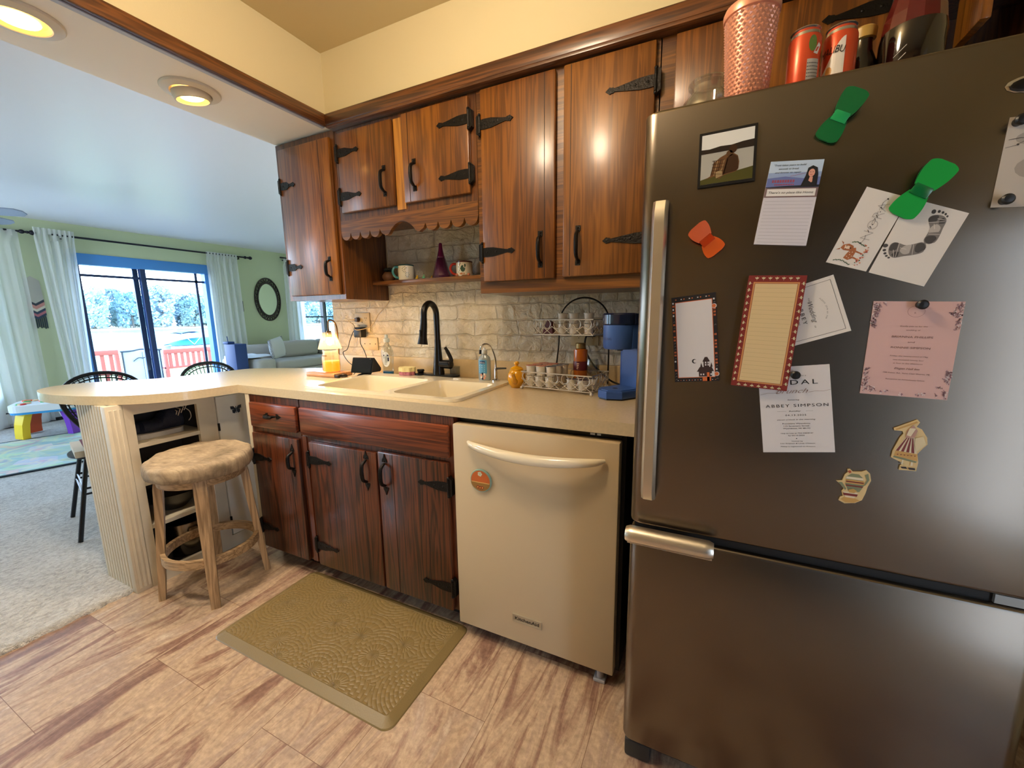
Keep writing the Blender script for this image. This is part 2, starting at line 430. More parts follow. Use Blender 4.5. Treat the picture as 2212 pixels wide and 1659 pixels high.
# brick kitchen wall
def brick_mat():
    m, nt, b = newmat('painted_brick')
    tc = N(nt, 'ShaderNodeTexCoord')
    sep = N(nt, 'ShaderNodeSeparateXYZ'); nt.links.new(tc.outputs['Object'], sep.inputs[0])
    nz = N(nt, 'ShaderNodeTexNoise', Scale=9.0, Detail=3.0); nt.links.new(tc.outputs['Object'], nz.inputs['Vector'])
    def jit(src, k):
        a = N(nt, 'ShaderNodeMath', operation='MULTIPLY_ADD'); a.inputs[1].default_value = k
        nt.links.new(nz.outputs['Fac'], a.inputs[0]); nt.links.new(src, a.inputs[2]); return a.outputs[0]
    cb = N(nt, 'ShaderNodeCombineXYZ'); nt.links.new(jit(sep.outputs['X'], .06), cb.inputs[0]); nt.links.new(jit(sep.outputs['Z'], .035), cb.inputs[1])
    br = N(nt, 'ShaderNodeTexBrick', offset=.5)
    for k, v in {'Scale': 1.0, 'Mortar Size': .004, 'Brick Width': .24, 'Row Height': .077, 'Mortar Smooth': .55}.items(): br.inputs[k].default_value = v
    nt.links.new(cb.outputs[0], br.inputs['Vector'])
    n2 = N(nt, 'ShaderNodeTexNoise', Scale=24.0, Detail=5.0, Roughness=.6, Distortion=.5); nt.links.new(tc.outputs['Object'], n2.inputs['Vector'])
    n3 = N(nt, 'ShaderNodeTexVoronoi', Scale=13.0, feature='DISTANCE_TO_EDGE'); nt.links.new(tc.outputs['Object'], n3.inputs['Vector'])
    iv = N(nt, 'ShaderNodeMath', operation='MULTIPLY_ADD'); iv.inputs[1].default_value = -.7; iv.inputs[2].default_value = 1
    nt.links.new(br.outputs['Fac'], iv.inputs[0])
    ad = N(nt, 'ShaderNodeMath', operation='MULTIPLY_ADD'); ad.inputs[1].default_value = 1.3
    nt.links.new(n2.outputs['Fac'], ad.inputs[0]); nt.links.new(iv.outputs[0], ad.inputs[2])
    ad2 = N(nt, 'ShaderNodeMath', operation='MULTIPLY_ADD'); ad2.inputs[1].default_value = .8
    nt.links.new(n3.outputs['Distance'], ad2.inputs[0]); nt.links.new(ad.outputs[0], ad2.inputs[2])
    bp = N(nt, 'ShaderNodeBump', Strength=1.0, Distance=.013); nt.links.new(ad2.outputs[0], bp.inputs['Height'])
    nt.links.new(bp.outputs['Normal'], b.inputs['Normal'])
    r = N(nt, 'ShaderNodeValToRGB'); e = r.color_ramp.elements
    e[0].position = .3; e[0].color = hexc('#d3c8ae'); e[1].position = .75; e[1].color = hexc('#e4dac3')
    nt.links.new(n2.outputs['Fac'], r.inputs['Fac'])
    mo = N(nt, 'ShaderNodeMix', data_type='RGBA'); mo.inputs[7].default_value = hexc('#c4b48f')
    fr = N(nt, 'ShaderNodeMath', operation='MULTIPLY'); fr.inputs[1].default_value = .10; nt.links.new(br.outputs['Fac'], fr.inputs[0])
    nt.links.new(fr.outputs[0], mo.inputs[0]); nt.links.new(r.outputs['Color'], mo.inputs[6])
    nt.links.new(mo.outputs[2], b.inputs['Base Color'])
    b.inputs['Roughness'].default_value = .45
    return m
struct('wall_back', MB().box(-1.30, 2.0, 0, .12, 0, 2.5), brick_mat(), origin=(0, 0, 0))
# far living wall with holes: (y0,y1,z0,z1)
holes = [(-2.4, -.25, .35, 2.1), (.55, 2.16, .0, 2.09), (3.70, 4.98, .72, 2.1)]
mb = MB(); ys = [-3.4]
for h in holes: ys += [h[0], h[1]]
ys.append(5.2)
for i in range(0, len(ys), 2): mb.box(-6.62, -6.49, ys[i], ys[i+1], -.1, 2.5)
for h in holes:
    mb.box(-6.62, -6.49, h[0], h[1], h[3], 2.5)
    if h[2] > 0: mb.box(-6.62, -6.49, h[0], h[1], -.1, h[2])
struct('wall_left', mb, PAINT_GREEN)
struct('wall_living_right', MB().box(-6.6, -1.3, 5.2, 5.3, -.1, 2.5), PAINT_GREEN)
struct('wall_living_inner', MB().box(-1.30, -1.2, .12, 5.2, -.1, 2.5), PAINT_GREEN)
# wall behind the camera: living side has an unseen window added to brighten that room
mb = MB()
lw = [(-5.6, -4.0)]
mb.box(-6.6, -1.3, -3.5, -3.4, 2.1, 2.5).box(-6.6, -1.3, -3.5, -3.4, -.1, .5)
for a, c in ((-6.6, -5.6), (-4.0, -1.3)): mb.box(a, c, -3.5, -3.4, .5, 2.1)
struct('wall_front_living', mb, PAINT_GREEN)
struct('wall_front', MB().box(-1.3, 2.0, -3.5, -3.4, -.1, 2.5), mat('tan_wall_paint', '#c4a878', .7))
pc = thing('dark_reflection_cabinet', 'unseen dark cabinet added to darken the reflection in the refrigerator', 'cabinet', (1.5, -3.1, 0))  # unseen dark block, added so the middle of the fridge front reflects dark
build('cabinet_body', MB().box(.98, 1.99, -3.39, -2.85, .0, 2.15, bev=.004), mat('reflection_dark', '#1d130c', .6), pc)
for _x in (1.0, 1.5): build('door', MB().box(_x, _x+.48, -2.85, -2.83, .1, 2.1, bev=.005), MATS['reflection_dark'], pc)
mb = MB().box(2.0, 2.1, -1.7, .12, -.1, 2.5).box(2.0, 2.1, -3.5, -2.3, -.1, 2.5).box(2.0, 2.1, -2.3, -1.7, 2.1, 2.5)
struct('wall_right', mb, PAINT_CREAM)
GLASS = glass('window_glass', '#eef6fa', .95, .08, .01)
FRAME_B = mat('blue_door_frame', '#4a8fd6', .35)
FRAME_D = mat('dark_window_frame', '#2b3038', .4)
# sliding door in the far wall
dr = thing('door_1', 'x', 'x', (-6.55, 1.35, 0)); del dr['label'], dr['category']; dr['kind'] = 'structure'
mb = MB()
mb.box(-6.60, -6.475, .55, 2.16, 1.95, 2.09, bev=.004)
mb.box(-6.60, -6.49, .55, .60, 0, 1.95).box(-6.60, -6.49, 2.09, 2.16, 0, 1.95).box(-6.6, -6.49, .6, 2.09, 0, .05)
build('frame', mb, FRAME_B, dr)
mb = MB().box(-6.57, -6.50, 1.265, 1.325, .05, 1.95).box(-6.57, -6.50, .585, .635, .05, 1.95)
mb.box(-6.545, -6.53, .625, 1.265, 1.806, 1.838).box(-6.545, -6.53, 1.325, 2.09, 1.806, 1.838).box(-6.545, -6.53, 1.965, 1.998, .05, 1.95)
mb.box(-6.60, -6.575, 1.205, 1.265, .05, 1.95)
build('sash', mb, mat('dark_blue_sash', '#22365f', .4), dr)
build('pane', MB().box(-6.556, -6.552, .62, 2.09, .05, 1.95), GLASS, dr)
# windows
def window(nm, y0, y1, z0, z1, mull, rail):
    w = thing(nm, 'x', 'x', (-6.55, (y0+y1)/2, z0)); del w['label'], w['category']; w['kind'] = 'structure'
    mb = MB().box(-6.61, -6.48, y0, y0+.035, z0, z1).box(-6.61, -6.48, y1-.035, y1, z0, z1).box(-6.61, -6.48, y0, y1, z1-.04, z1).box(-6.61, -6.46, y0, y1, z0, z0+.035)
    build('window_frame', mb, mat('pale_window_frame', '#b9c6cc', .5), w)
    mb = MB()
    for m_ in mull: mb.box(-6.59, -6.50, m_-.035, m_-.012, z0+.035, z1-.04).box(-6.59, -6.50, m_+.022, m_+.042, z0+.035, z1-.04)
    mb.box(-6.575, -6.53, y0+.035, y1-.035, rail-.012, rail+.012)
    build('sash', mb, FRAME_D, w)
    mb = MB()
    for m_ in mull: mb.box(-6.585, -6.52, m_-.012, m_+.022, z0+.035, z1-.04)
    if mull: build('mullion', mb, mat('pale_window_frame', '#b9c6cc', .5), w)
    build('pane', MB().box(-6.556, -6.553, y0+.035, y1-.035, z0+.035, z1-.04), GLASS, w)
window('window_1', 3.70, 4.98, .72, 2.1, [4.32], 1.26)
window('window_2', -2.4, -.25, .35, 2.1, [-1.3], 1.2)
for i, (a, c) in enumerate(lw):  # added window, lets extra daylight into the living room
    w = thing('window_%d' % (3+i), 'x', 'x', ((a+c)/2, -3.45, .5)); del w['label'], w['category']; w['kind'] = 'structure'
    build('window_frame', MB().box(a, a+.05, -3.48, -3.4, .5, 2.1).box(c-.05, c, -3.48, -3.4, .5, 2.1).box(a, c, -3.48, -3.4, 2.05, 2.1).box(a, c, -3.48, -3.4, .5, .55), WHITE, w)
    build('pane', MB().box(a+.05, c-.05, -3.45, -3.446, .55, 2.05), GLASS, w)
w = thing('door_2', 'x', 'x', (2.05, -2.0, 0)); del w['label'], w['category']; w['kind'] = 'structure'
build('frame', MB().box(2.01, 2.09, -2.3, -2.24, 0, 2.1).box(2.01, 2.09, -1.76, -1.7, 0, 2.1).box(2.01, 2.09, -2.24, -1.76, 2.03, 2.1).box(2.01, 2.09, -2.24, -1.76, 0, .1), WHITE, w)
build('top_panel', MB().box(2.02, 2.08, -2.24, -1.76, 1.68, 2.03).box(2.02, 2.08, -2.24, -2.10, .1, 1.68), WHITE, w)
build('pane', MB().box(2.05, 2.054, -2.10, -1.76, .1, 1.68), glass('tinted_door_glass', '#e8eef2', .85, .08, .02), w)

# ------------------------------------------------------------------ iron fittings
def hinge_mb(x, z, d, y, L=.155, vert=.085):
    """strap hinge: barrel plate at x, strap runs in direction d (+1/-1) on the door face y"""
    m = MB()
    P = [(0, .017), (.02, .0185), (.05, .0175), (L-.045, .0075), (L-.03, .0055), (L-.026, .0085), (L-.02, .0085), (L-.014, .011), (L, 0)]
    poly = [(x+d*a, z+b) for a, b in P]+[(x+d*a, z-b) for a, b in P[::-1][1:]]
    m.prism(poly, 'xz', y-.0035, y+.0005)
    pp = [(-.004, vert*.5), (-.009, vert*.42), (-.017, vert*.36), (-.017, -vert*.36), (-.009, -vert*.42), (-.004, -vert*.5)]
    m.prism([(x+d*a, z+b) for a, b in pp], 'xz', y-.003, y+.016)
    m.tube([(x-d*.002, y-.002, z-vert*.36), (x-d*.002, y-.002, z+vert*.36)], .0055, 8)
    m.ell((x-d*.002, y-.002, z+vert*.42), .006).ell((x-d*.002, y-.002, z-vert*.42), .006)
    for a in (.022, .062): m.ell((x+d*a, y-.0035, z), (.0042, .002, .0042), seg=8, rings=6)
    return m
def pull_mb(x, z, y, h=.115, horiz=False, ornate=False):
    m = MB(); hh = h/2
    def pt(a, o, b=0): return (x+a, y-o, z+b) if horiz else (x+b, y-o, z+a)
    for sgn in (-1, 1):
        if ornate:
            pl = [(0, .013), (.012, .011), (.018, .006), (.034, 0)]
            poly = [(hh*sgn-sgn*.012+sgn*a, b) for a, b in pl]+[(hh*sgn-sgn*.012+sgn*a, -b) for a, b in pl[::-1][1:]]
        else:
            poly = [(hh*sgn-sgn*.022, .006), (hh*sgn-sgn*.018, .0095), (hh*sgn, .0095), (hh*sgn, -.0095), (hh*sgn-sgn*.018, -.0095), (hh*sgn-sgn*.022, -.006)]
        q = [(x+a, z+b) if horiz else (x+b, z+a) for a, b in poly]
        m.prism(q, 'xz', y-.003, y+.0005)
        m.ell(pt(sgn*(hh-.008), .003), .0035, seg=8, rings=6)
    path = [pt(-hh+.018, .002), pt(-hh+.024, .014), pt(-hh*.45, .026), pt(0, .029), pt(hh*.45, .026), pt(hh-.024, .014), pt(hh-.018, .002)]
    path = smoothpath(path, 4)
    n = len(path); rr = [.0045+.0035*math.sin(PI*i/(n-1)) for i in range(n)]
    m.tube(path, rr, 8)
    return m
def door(parent, x0, x1, z0, z1, yb, mats, hinges=(), pull=None, th=.02, planks=(), name='door', bev=.006, ornate=False):
    m = MB().box(x0, x1, yb-th, yb, z0, z1, bev=bev, seg=2)
    d = build(name, m, mats, parent)
    for px in planks: build('plank_joint', MB().box(px-.0012, px+.0012, yb-th-.0006, yb-th+.001, z0+.004, z1-.004), mat('joint_dark', '#1c0d06', .6), d)
    for (hx, hz, hd, L) in hinges: build('hinge', hinge_mb(hx, hz, hd, yb-th, L), IRON, d)
    if pull: build('handle', pull_mb(pull[0], pull[1], yb-th, pull[2], pull[3] if len(pull) > 3 else False, ornate), IRON, d)
    return d
def carcass(x0, x1, y0, y1, z0, z1, t=.016, front=None):
    """open box: sides, top, bottom, back (y1); y0 is the front"""
    m = MB()
    m.box(x0, x0+t, y0, y1, z0, z1).box(x1-t, x1, y0, y1, z0, z1)
    m.box(x0+t, x1-t, y0, y1, z0, z0+t).box(x0+t, x1-t, y0, y1, z1-t, z1)
    m.box(x0+t, x1-t, y1-.006, y1, z0+t, z1-t)
    return m
YU, ZB, ZT = -.31, 1.328, 2.116
def frame_mb(x0, x1, z0, z1, openings, y0=YU, t=.018, bev=0):
    """face frame with rectangular openings"""
    return MB().holed([(x0, z0), (x1, z0), (x1, z1), (x0, z1)], [[(a, c), (b, c), (b, d), (a, d)] for a, b, c, d in openings], y0, y0+t, pl='xz')

# left corner cabinet under the beam
c = thing('wall_cabinet', 'dark reddish wooden wall cabinet under the white beam, leftmost of the uppers', 'cabinet', (-1.052, -.155, ZB), group='upper cabinets')
build('cabinet_body', carcass(-1.262, -.842, YU+.018, -.002, ZB, 2.114), W_FR, c)
build('face_frame', frame_mb(-1.262, -.842, ZB, 2.114, [(-1.205, -.885, 1.37, 2.07)]), W_FR, c)
door(c, -1.226, -.862, 1.352, 2.082, YU, W_UP, [(-1.224, 1.905, 1, .11), (-1.224, 1.50, 1, .11)], (-.915, 1.478, .118), planks=[-.935])
# short cabinet over the sink with valance
c = thing('wall_cabinet', 'short two-door wall cabinet with scalloped valance above the sink', 'cabinet', (-.45, -.155, 1.6), group='upper cabinets')
build('cabinet_body', carcass(-.838, -.062, YU+.018, -.002, 1.70, 2.114), W_FR, c)
build('face_frame', frame_mb(-.838, -.062, 1.70, 2.114, [(-.79, -.50, 1.745, 2.07), (-.41, -.105, 1.745, 2.07)]), W_FR, c)
build('centre_stile', MB().box(-.478, -.428, YU-.004, YU+.002, 1.71, 2.085), W_UPL, c)
door(c, -.806, -.481, 1.729, 2.084, YU, W_UP, [(-.806, 1.995, 1, .135), (-.806, 1.803, 1, .135)], (-.530, 1.836, .13))
door(c, -.424, -.088, 1.729, 2.090, YU, W_UP, [(-.088, 2.004, -1, .15), (-.088, 1.802, -1, .15)], (-.362, 1.836, .13), planks=[-.39])
# valance outline: scallops, arch in the middle
bot = []
def scal(xa, xb, n, zc, d=.034):
    w = (xb-xa)/n
    for i in range(n):
        for k in range(11):
            t = k/10; bot.append((xa+w*(i+t), zc-d*math.sqrt(max(0, 1-(2*t-1)**2))))
scal(-.838, -.592, 4, 1.642)
for k in range(0, 31):
    t = k/30; x_ = -.592+.262*t
    if t < .22: z_ = 1.642-.034*math.sqrt(max(0, 1-(2*t/.44*1.0-1)**2)) if t < .11 else 1.608+.010*((t-.11)/.11)**2
    elif t > .78: z_ = 1.642-.034*math.sqrt(max(0, 1-(2*(1-t)/.44-1)**2)) if t > .89 else 1.608+.010*((.89-t)/.11)**2
    else: z_ = 1.618+.044*math.sin(PI*(t-.22)/.56)**.75
    bot.append((x_, z_))
scal(-.33, -.062, 4, 1.642)
poly = bot+[(-.062, 1.70), (-.838, 1.70)]
build('valance', MB().prism(poly, 'xz', YU-.002, YU+.018), W_UPX, c)
# tall pair right of the sink
c = thing('wall_cabinet', 'tall two-door orange-brown wall cabinet between the sink and the fridge', 'cabinet', (.285, -.155, ZB), group='upper cabinets')
build('cabinet_body', carcass(-.06, .628, YU+.018, -.002, ZB, 2.114), W_FR, c)
build('face_frame', frame_mb(-.06, .628, ZB, 2.114, [(-.015, .25, 1.39, 2.07), (.33, .585, 1.39, 2.07)]), W_UPX, c)
door(c, -.034, .276, 1.374, 2.096, YU, W_UP, [(-.034, 1.969, 1, .145), (-.034, 1.490, 1, .145)], (.219, 1.484, .135), planks=[.235])
door(c, .307, .617, 1.376, 2.097, YU, wood('pine_upper_smooth', '#653b12', '#a56a28', 'z', contrast=.5), [(.617, 1.976, -1, .16), (.617, 1.494, -1, .16)], (.367, 1.486, .14), planks=[.335])
# over the fridge
c = thing('wall_cabinet', 'wooden wall cabinet above the refrigerator behind the cups and cans', 'cabinet', (1.15, -.155, 1.80), group='upper cabinets')
build('cabinet_body', carcass(.632, 1.66, YU+.018, -.002, 1.80, 2.114), W_FR, c)
build('face_frame', frame_mb(.632, 1.66, 1.80, 2.114, [(.70, 1.17, 1.84, 2.08), (1.25, 1.61, 1.84, 2.08)]), W_UPX, c)
door(c, .675, 1.20, 1.822, 2.096, YU, W_UP, [(1.20, 2.02, -1, .15)], planks=[.9])
# doors standing open at right angles to the front
for xo, yo in ((1.335, .125), (1.455, .17)):
    m = MB().box(xo, xo+.02, YU-yo, YU-.002, 1.886, 2.098, bev=.004)
    build('door', m, W_UP, c)
# shelf between the cabinets
sh = MB().box(-.84, -.062, -.125, -.001, 1.408, 1.426, bev=.002)
solo('wall_shelf', sh, W_UPX, 'narrow wooden shelf on the brick wall under the valance', 'shelf')

# ------------------------------------------------------------------ base cabinets
ZC0, ZC1 = .8755, .915
YF = -.638
c = thing('base_cabinet', 'dark stained base cabinet with one drawer beside the white corner door', 'cabinet', (-.99, -.33, 0))
build('cabinet_body', carcass(-1.190, -.836, YF+.018, -.004, .09, .872), W_LOF, c)
build('face_frame', frame_mb(-1.190, -.836, .085, .872, [(-1.13, -.86, .73, .82), (-1.13, -.86, .12, .67)], YF), W_LOF, c)
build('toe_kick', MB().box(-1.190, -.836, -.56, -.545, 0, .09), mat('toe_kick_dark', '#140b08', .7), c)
dw_ = build('drawer', MB().box(-1.172, -.842, YF-.02, YF, .718, .840, bev=.008), W_LOX, c)
build('handle', pull_mb(-1.0, .785, YF-.02, .085, True, True), IRON, dw_)
door(c, -1.172, -.845, .085, .690, YF, W_LO, [(-1.172, .565, 1, .13), (-1.172, .20, 1, .13)], (-.882, .585, .115), planks=[-.90], ornate=True)
c = thing('sink_cabinet', 'dark stained two-door sink base cabinet with a wide false drawer front', 'cabinet', (-.41, -.33, 0))
m = MB().box(-.83, -.814, YF+.018, -.004, .09, .872).box(-.016, 0, YF+.018, -.004, .09, .872).box(-.814, -.016, YF+.018, -.004, .09, .106)
build('cabinet_body', m, W_LOF, c)
build('face_frame', frame_mb(-.83, 0, .085, .872, [(-.79, -.03, .73, .83), (-.77, -.03, .13, .67)], YF), W_LOF, c)
build('side_post', MB().box(-.829, -.800, YF-.004, YF+.005, .085, .705), W_LOF, c)
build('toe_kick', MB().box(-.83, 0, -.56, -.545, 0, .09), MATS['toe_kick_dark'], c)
build('false_drawer_front', MB().box(-.818, -.014, YF-.02, YF, .716, .842, bev=.008), W_LOX, c)
door(c, -.772, -.372, .088, .690, YF, W_LO, [(-.772, .606, 1, .14), (-.772, .190, 1, .14)], (-.425, .607, .13), planks=[-.45], ornate=True)
door(c, -.364, -.020, .088, .700, YF, W_LO, [(-.020, .606, -1, .14), (-.020, .190, -1, .14)], (-.325, .607, .13), planks=[-.285, -.12], ornate=True)

# ------------------------------------------------------------------ worktop with peninsula
outer = [(.662, -.002), (.662, -.643), (-1.262, -.643)]
_pen = [(-1.268, -.68), (-1.277, -.76), (-1.297, -.845), (-1.335, -.915), (-1.39, -.975), (-1.47, -1.035), (-1.58, -1.085), (-1.70, -1.118), (-1.83, -1.135), (-1.95, -1.128), (-2.05, -1.098), (-2.115, -1.045), (-2.138, -.985), (-2.115, -.90), (-2.05, -.82), (-1.97, -.73), (-1.91, -.60), (-1.89, -.42), (-1.885, -.26), (-1.865, -.20), (-1.81, -.16), (-1.74, -.13), (-1.60, -.07), (-1.42, -.006)]
outer += [(p[0], p[1]) for p in smoothpath([(a, b, 0) for a, b in _pen], 5)]+[(-1.30, -.002)]
SX0, SX1, SY0, SY1 = -.866, -.016, -.594, -.122
hole = [(SX0+.02, SY0+.02), (SX1-.02, SY0+.02), (SX1-.02, SY1-.02), (SX0+.02, SY1-.02)]
ct = thing('countertop', 'beige laminate worktop that runs along the wall and rounds off as a peninsula', 'countertop', (-.5, -.35, ZC0))
build('top', MB().holed(outer, [hole], ZC0, ZC1), LAM, ct)
build('backsplash_strip', MB().box(-1.298, .66, -.022, -.001, ZC1, 1.009, bev=.002), mat('beige_backsplash', '#c9b083', .35, var=.04, bscale=200), ct)

# peninsula shelf unit: open face to the kitchen
p = thing('peninsula_cabinet', 'cream painted open shelf unit under the rounded end of the worktop', 'cabinet', (-1.6, -.6, 0))
XF = -1.462
m = MB()
m.box(-1.745, -1.50, -1.075, -1.057, 0, ZC0-.001)                       # end panel
for i in range(9): m.box(-1.735+i*.026, -1.717+i*.026, -1.0785, -1.075, 0, ZC0-.001, bev=.0012, seg=1)
m.box(-1.745, -1.736, -1.057, -.02, 0, ZC0-.001)                        # living side
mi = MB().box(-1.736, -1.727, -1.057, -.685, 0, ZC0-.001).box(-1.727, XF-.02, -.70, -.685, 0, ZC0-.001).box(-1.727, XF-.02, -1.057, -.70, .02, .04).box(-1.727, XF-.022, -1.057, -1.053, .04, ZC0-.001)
build('shaded_inner_panels', mi, mat('shaded_backing', '#4b443f', .7), p)  # dark backing, with the shade inside the unit painted into its colour
build('panel', m, CREAM_CAB, p)
m = MB().box(-1.502, XF, -1.078, -1.018, 0, ZC0-.001, bev=.003).box(XF-.02, XF, -1.018, -.985, 0, ZC0-.001)
for i in range(3): m.box(XF-.001, XF+.0025, -1.068+i*.017, -1.056+i*.017, .02, ZC0-.02, bev=.001, seg=1)
m.box(XF-.02, XF, -.985, -.735, .822, ZC0-.001).box(XF-.02, XF, -.735, -.665, 0, ZC0-.001).box(XF-.02, XF, -.985, -.735, 0, .055)
build('face_frame', m, CREAM_CAB, p)
for z in (.665, .485, .275):
    build('shelf', MB().box(-1.727, XF-.004, -1.016, -.702, z, z+.018), CREAM_CAB, p)
# narrow door in the corner with a jamb
m = MB().box(XF-.02, XF, -.665, -.652, 0, ZC0-.001).box(XF-.02, XF, -.652, -.45, 0, .07).box(XF-.02, XF, -.652, -.45, .845, ZC0-.001)
build('door_jamb', m, CREAM_CAB, p)
d = build('door', MB().box(XF-.012, XF+.006, -.648, -.455, .075, .838, bev=.003), mat('white_door_paint', '#dbd6c8', .4, var=.03), p)
for _z in (.66, .14): build('hinge', MB().box(XF+.001, XF+.009, -.653, -.645, _z, _z+.04), IRON, d)
# little butterfly on that door
def blob(pts, z): return pts
bf = MB()
by, bz = -.555, .757
for sx_ in (-1, 1):
    bf.prism([(by, bz), (by+sx_*.012, bz+.018), (by+sx_*.028, bz+.02), (by+sx_*.027, bz+.004), (by+sx_*.006, bz-.002)], 'yz', XF+.0062, XF+.0078)
    bf.prism([(by, bz-.002), (by+sx_*.02, bz-.001), (by+sx_*.019, bz-.018), (by+sx_*.008, bz-.022)], 'yz', XF+.0062, XF+.0078)
bf.cyl((XF+.007, by, bz-.02), (XF+.007, by, bz+.016), .0022, seg=6)
solo('butterfly_sticker', bf, mat('sticker_black', '#1b1d22', .5), 'small black butterfly stuck on the narrow white corner door', 'sticker')
solo('corner_post', MB().box(-1.222, -1.192, YF-.002, YF+.03, .06, ZC0-.001, bev=.003), CREAM_CAB, 'cream vertical filler post between the white corner door and the dark base cabinet', 'post')

# ------------------------------------------------------------------ sink
ZR = .927
sk = thing('kitchen_sink', 'bisque double bowl drop-in sink set into the worktop', 'sink', (-.44, -.36, .915))
o_ = rrect(SX0, SX1, SY0, SY1, .035); b1 = rrect(SX0+.045, -.405, SY0+.028, SY1-.09, .05); b2 = rrect(-.365, SX1-.03, SY0+.028, SY1-.09, .05)
m = MB().holed(o_, [b1, b2], ZC1+.0005, ZR, bottom=False)
build('rim', m, PORC, sk)
for bb, dp in ((b1, .19), (b2, .18)):
    cx = sum(q[0] for q in bb)/len(bb); cy = sum(q[1] for q in bb)/len(bb); n = len(bb)
    loops = [(1, ZR), (.985, ZR-.008), (.965, ZR-.04), (.94, ZR-dp+.03), (.88, ZR-dp), (.08, ZR-dp-.004)]
    vs = []; fs = []
    for k, z in loops: vs += [(cx+(q[0]-cx)*k, cy+(q[1]-cy)*k, z) for q in bb]
    for i in range(len(loops)-1):
        for k in range(n): fs.append([i*n+k, i*n+(k+1) % n, (i+1)*n+(k+1) % n, (i+1)*n+k])
    fs.append([(len(loops)-1)*n+k for k in range(n)])
    bw = build('bowl', MB().add(vs, fs, 0, True), PORC, sk)
    build('drain', MB().lathe([(.035, 0), (.04, .003), (.03, .0035), (0, .001)], (cx, cy, ZR-dp-.003)), CHROME, bw)
# faucet
FXx, FYy = -.455, -.088
f = thing('faucet', 'black gooseneck pull-down kitchen faucet behind the sink', 'faucet', (FXx, FYy, ZR))
build('base_plate', MB().prism(rrect(FXx-.125, FXx+.125, FYy-.026, FYy+.028, .024), 'xy', ZR, ZR+.008), SATBLK, f)
m = MB().lathe([(.031, .008), (.031, .02), (.027, .05), (.022, .1), (.018, .15), (.0165, .19)], (FXx, FYy, ZR))
path = [(FXx, FYy, ZR+.18)]+[(FXx, FYy-.052+.052*math.cos(t), ZR+.315+.058*math.sin(t)) for t in [PI*k/14 for k in range(14)]]+[(FXx, FYy-.106, ZR+.29)]
m.tube([(FXx, FYy, ZR+.17), (FXx, FYy, ZR+.26)]+path[1:], .0155, 14)
build('spout', m, SATBLK, f)
m = MB().tube([(FXx, FYy-.105, ZR+.30), (FXx, FYy-.108, ZR+.27), (FXx-.002, FYy-.116, ZR+.21), (FXx-.003, FYy-.120, ZR+.172)], [.016, .0175, .020, .026], 16)
m.box(FXx-.006, FXx+.006, FYy-.14, FYy-.128, ZR+.21, ZR+.245, bev=.003)
build('spray_head', m, SATBLK, f)
m = MB().tube([(FXx+.015, FYy, ZR+.062), (FXx+.075, FYy, ZR+.062)], [.022, .024], 14).ell((FXx+.075, FYy, ZR+.062), (.014, .024, .024))
m.tube(smoothpath([(FXx+.078, FYy, ZR+.07), (FXx+.082, FYy-.004, ZR+.095), (FXx+.062, FYy-.012, ZR+.14), (FXx+.055, FYy-.014, ZR+.15)], 4), [.012]*4+[.010]*4+[.0085]*4+[.008], 10)
build('lever', m, SATBLK, f)
solo('sink_stopper', MB().lathe([(0, .03), (.018, .03), (.02, .02), (.014, .014), (.03, .008), (.032, 0)], (-.563, -.10, ZR+.0005)), SATBLK, 'round black stopper knob left of the faucet base', 'stopper')
# drinking water tap
wt = thing('water_filter_tap', 'thin chrome filtered water tap with black tip at the right end of the sink', 'faucet', (-.085, -.142, ZR))
m = MB().lathe([(.02, 0), (.02, .006), (.008, .012), (.007, .06), (.0045, .065)], (-.085, -.142, ZR))
m.tube(smoothpath([(-.085, -.142, ZR+.05), (-.088, -.142, ZR+.11), (-.105, -.155, ZR+.165), (-.122, -.175, ZR+.178), (-.135, -.19, ZR+.165), (-.137, -.193, ZR+.15)], 5), .0042, 8)
build('spout', m, CHROME, wt)
build('tip', MB().cyl((-.137, -.193, ZR+.152), (-.138, -.194, ZR+.132), .006, seg=10), BLACK, wt)
build('lever', MB().cyl((-.085, -.142, ZR+.06), (-.035, -.13, ZR+.062), .005, .004, 8), BLACK, wt)
# sponge scrubber
m = MB().prism([(-.632+.046*math.cos(a)*(1+.06*math.cos(8*a)), -.128+.034*math.sin(a)*(1+.06*math.cos(8*a))) for a in [2*PI*k/48 for k in range(48)]], 'xy', ZR+.001, ZR+.02)
m2 = MB().prism([(-.632+.048*math.cos(a)*(1+.06*math.cos(8*a)), -.128+.036*math.sin(a)*(1+.06*math.cos(8*a))) for a in [2*PI*k/48 for k in range(48)]], 'xy', ZR+.02, ZR+.042)
sp = thing('sponge', 'scalloped yellow and pink sponge on the rim of the sink', 'sponge', (-.632, -.128, ZR))
build('scrub_layer', m, mat('sponge_pink', '#b8707a', .9, bump=.6, bscale=300), sp)
build('foam_layer', m2, mat('sponge_yellow', '#e6d596', .9, bump=.5, bscale=260), sp)
CLEAR = glass('clear_plastic', '#f2f5f5', .94, .25, .05)
solo('glass_tumbler', MB().lathe([(0, .002), (.026, .002), (.028, .06), (.0265, .06), (.025, .006), (0, .006)], (-.375, -.055, ZC1)), CLEAR, 'small clear tumbler behind the faucet lever', 'glass')
solo('plastic_tab', MB().prism(rrect(-.315, -.275, -.17, -.15, .008), 'xy', ZR+.0003, ZR+.005), WHITE, 'small white plastic piece lying on the back rim of the sink', 'cap')

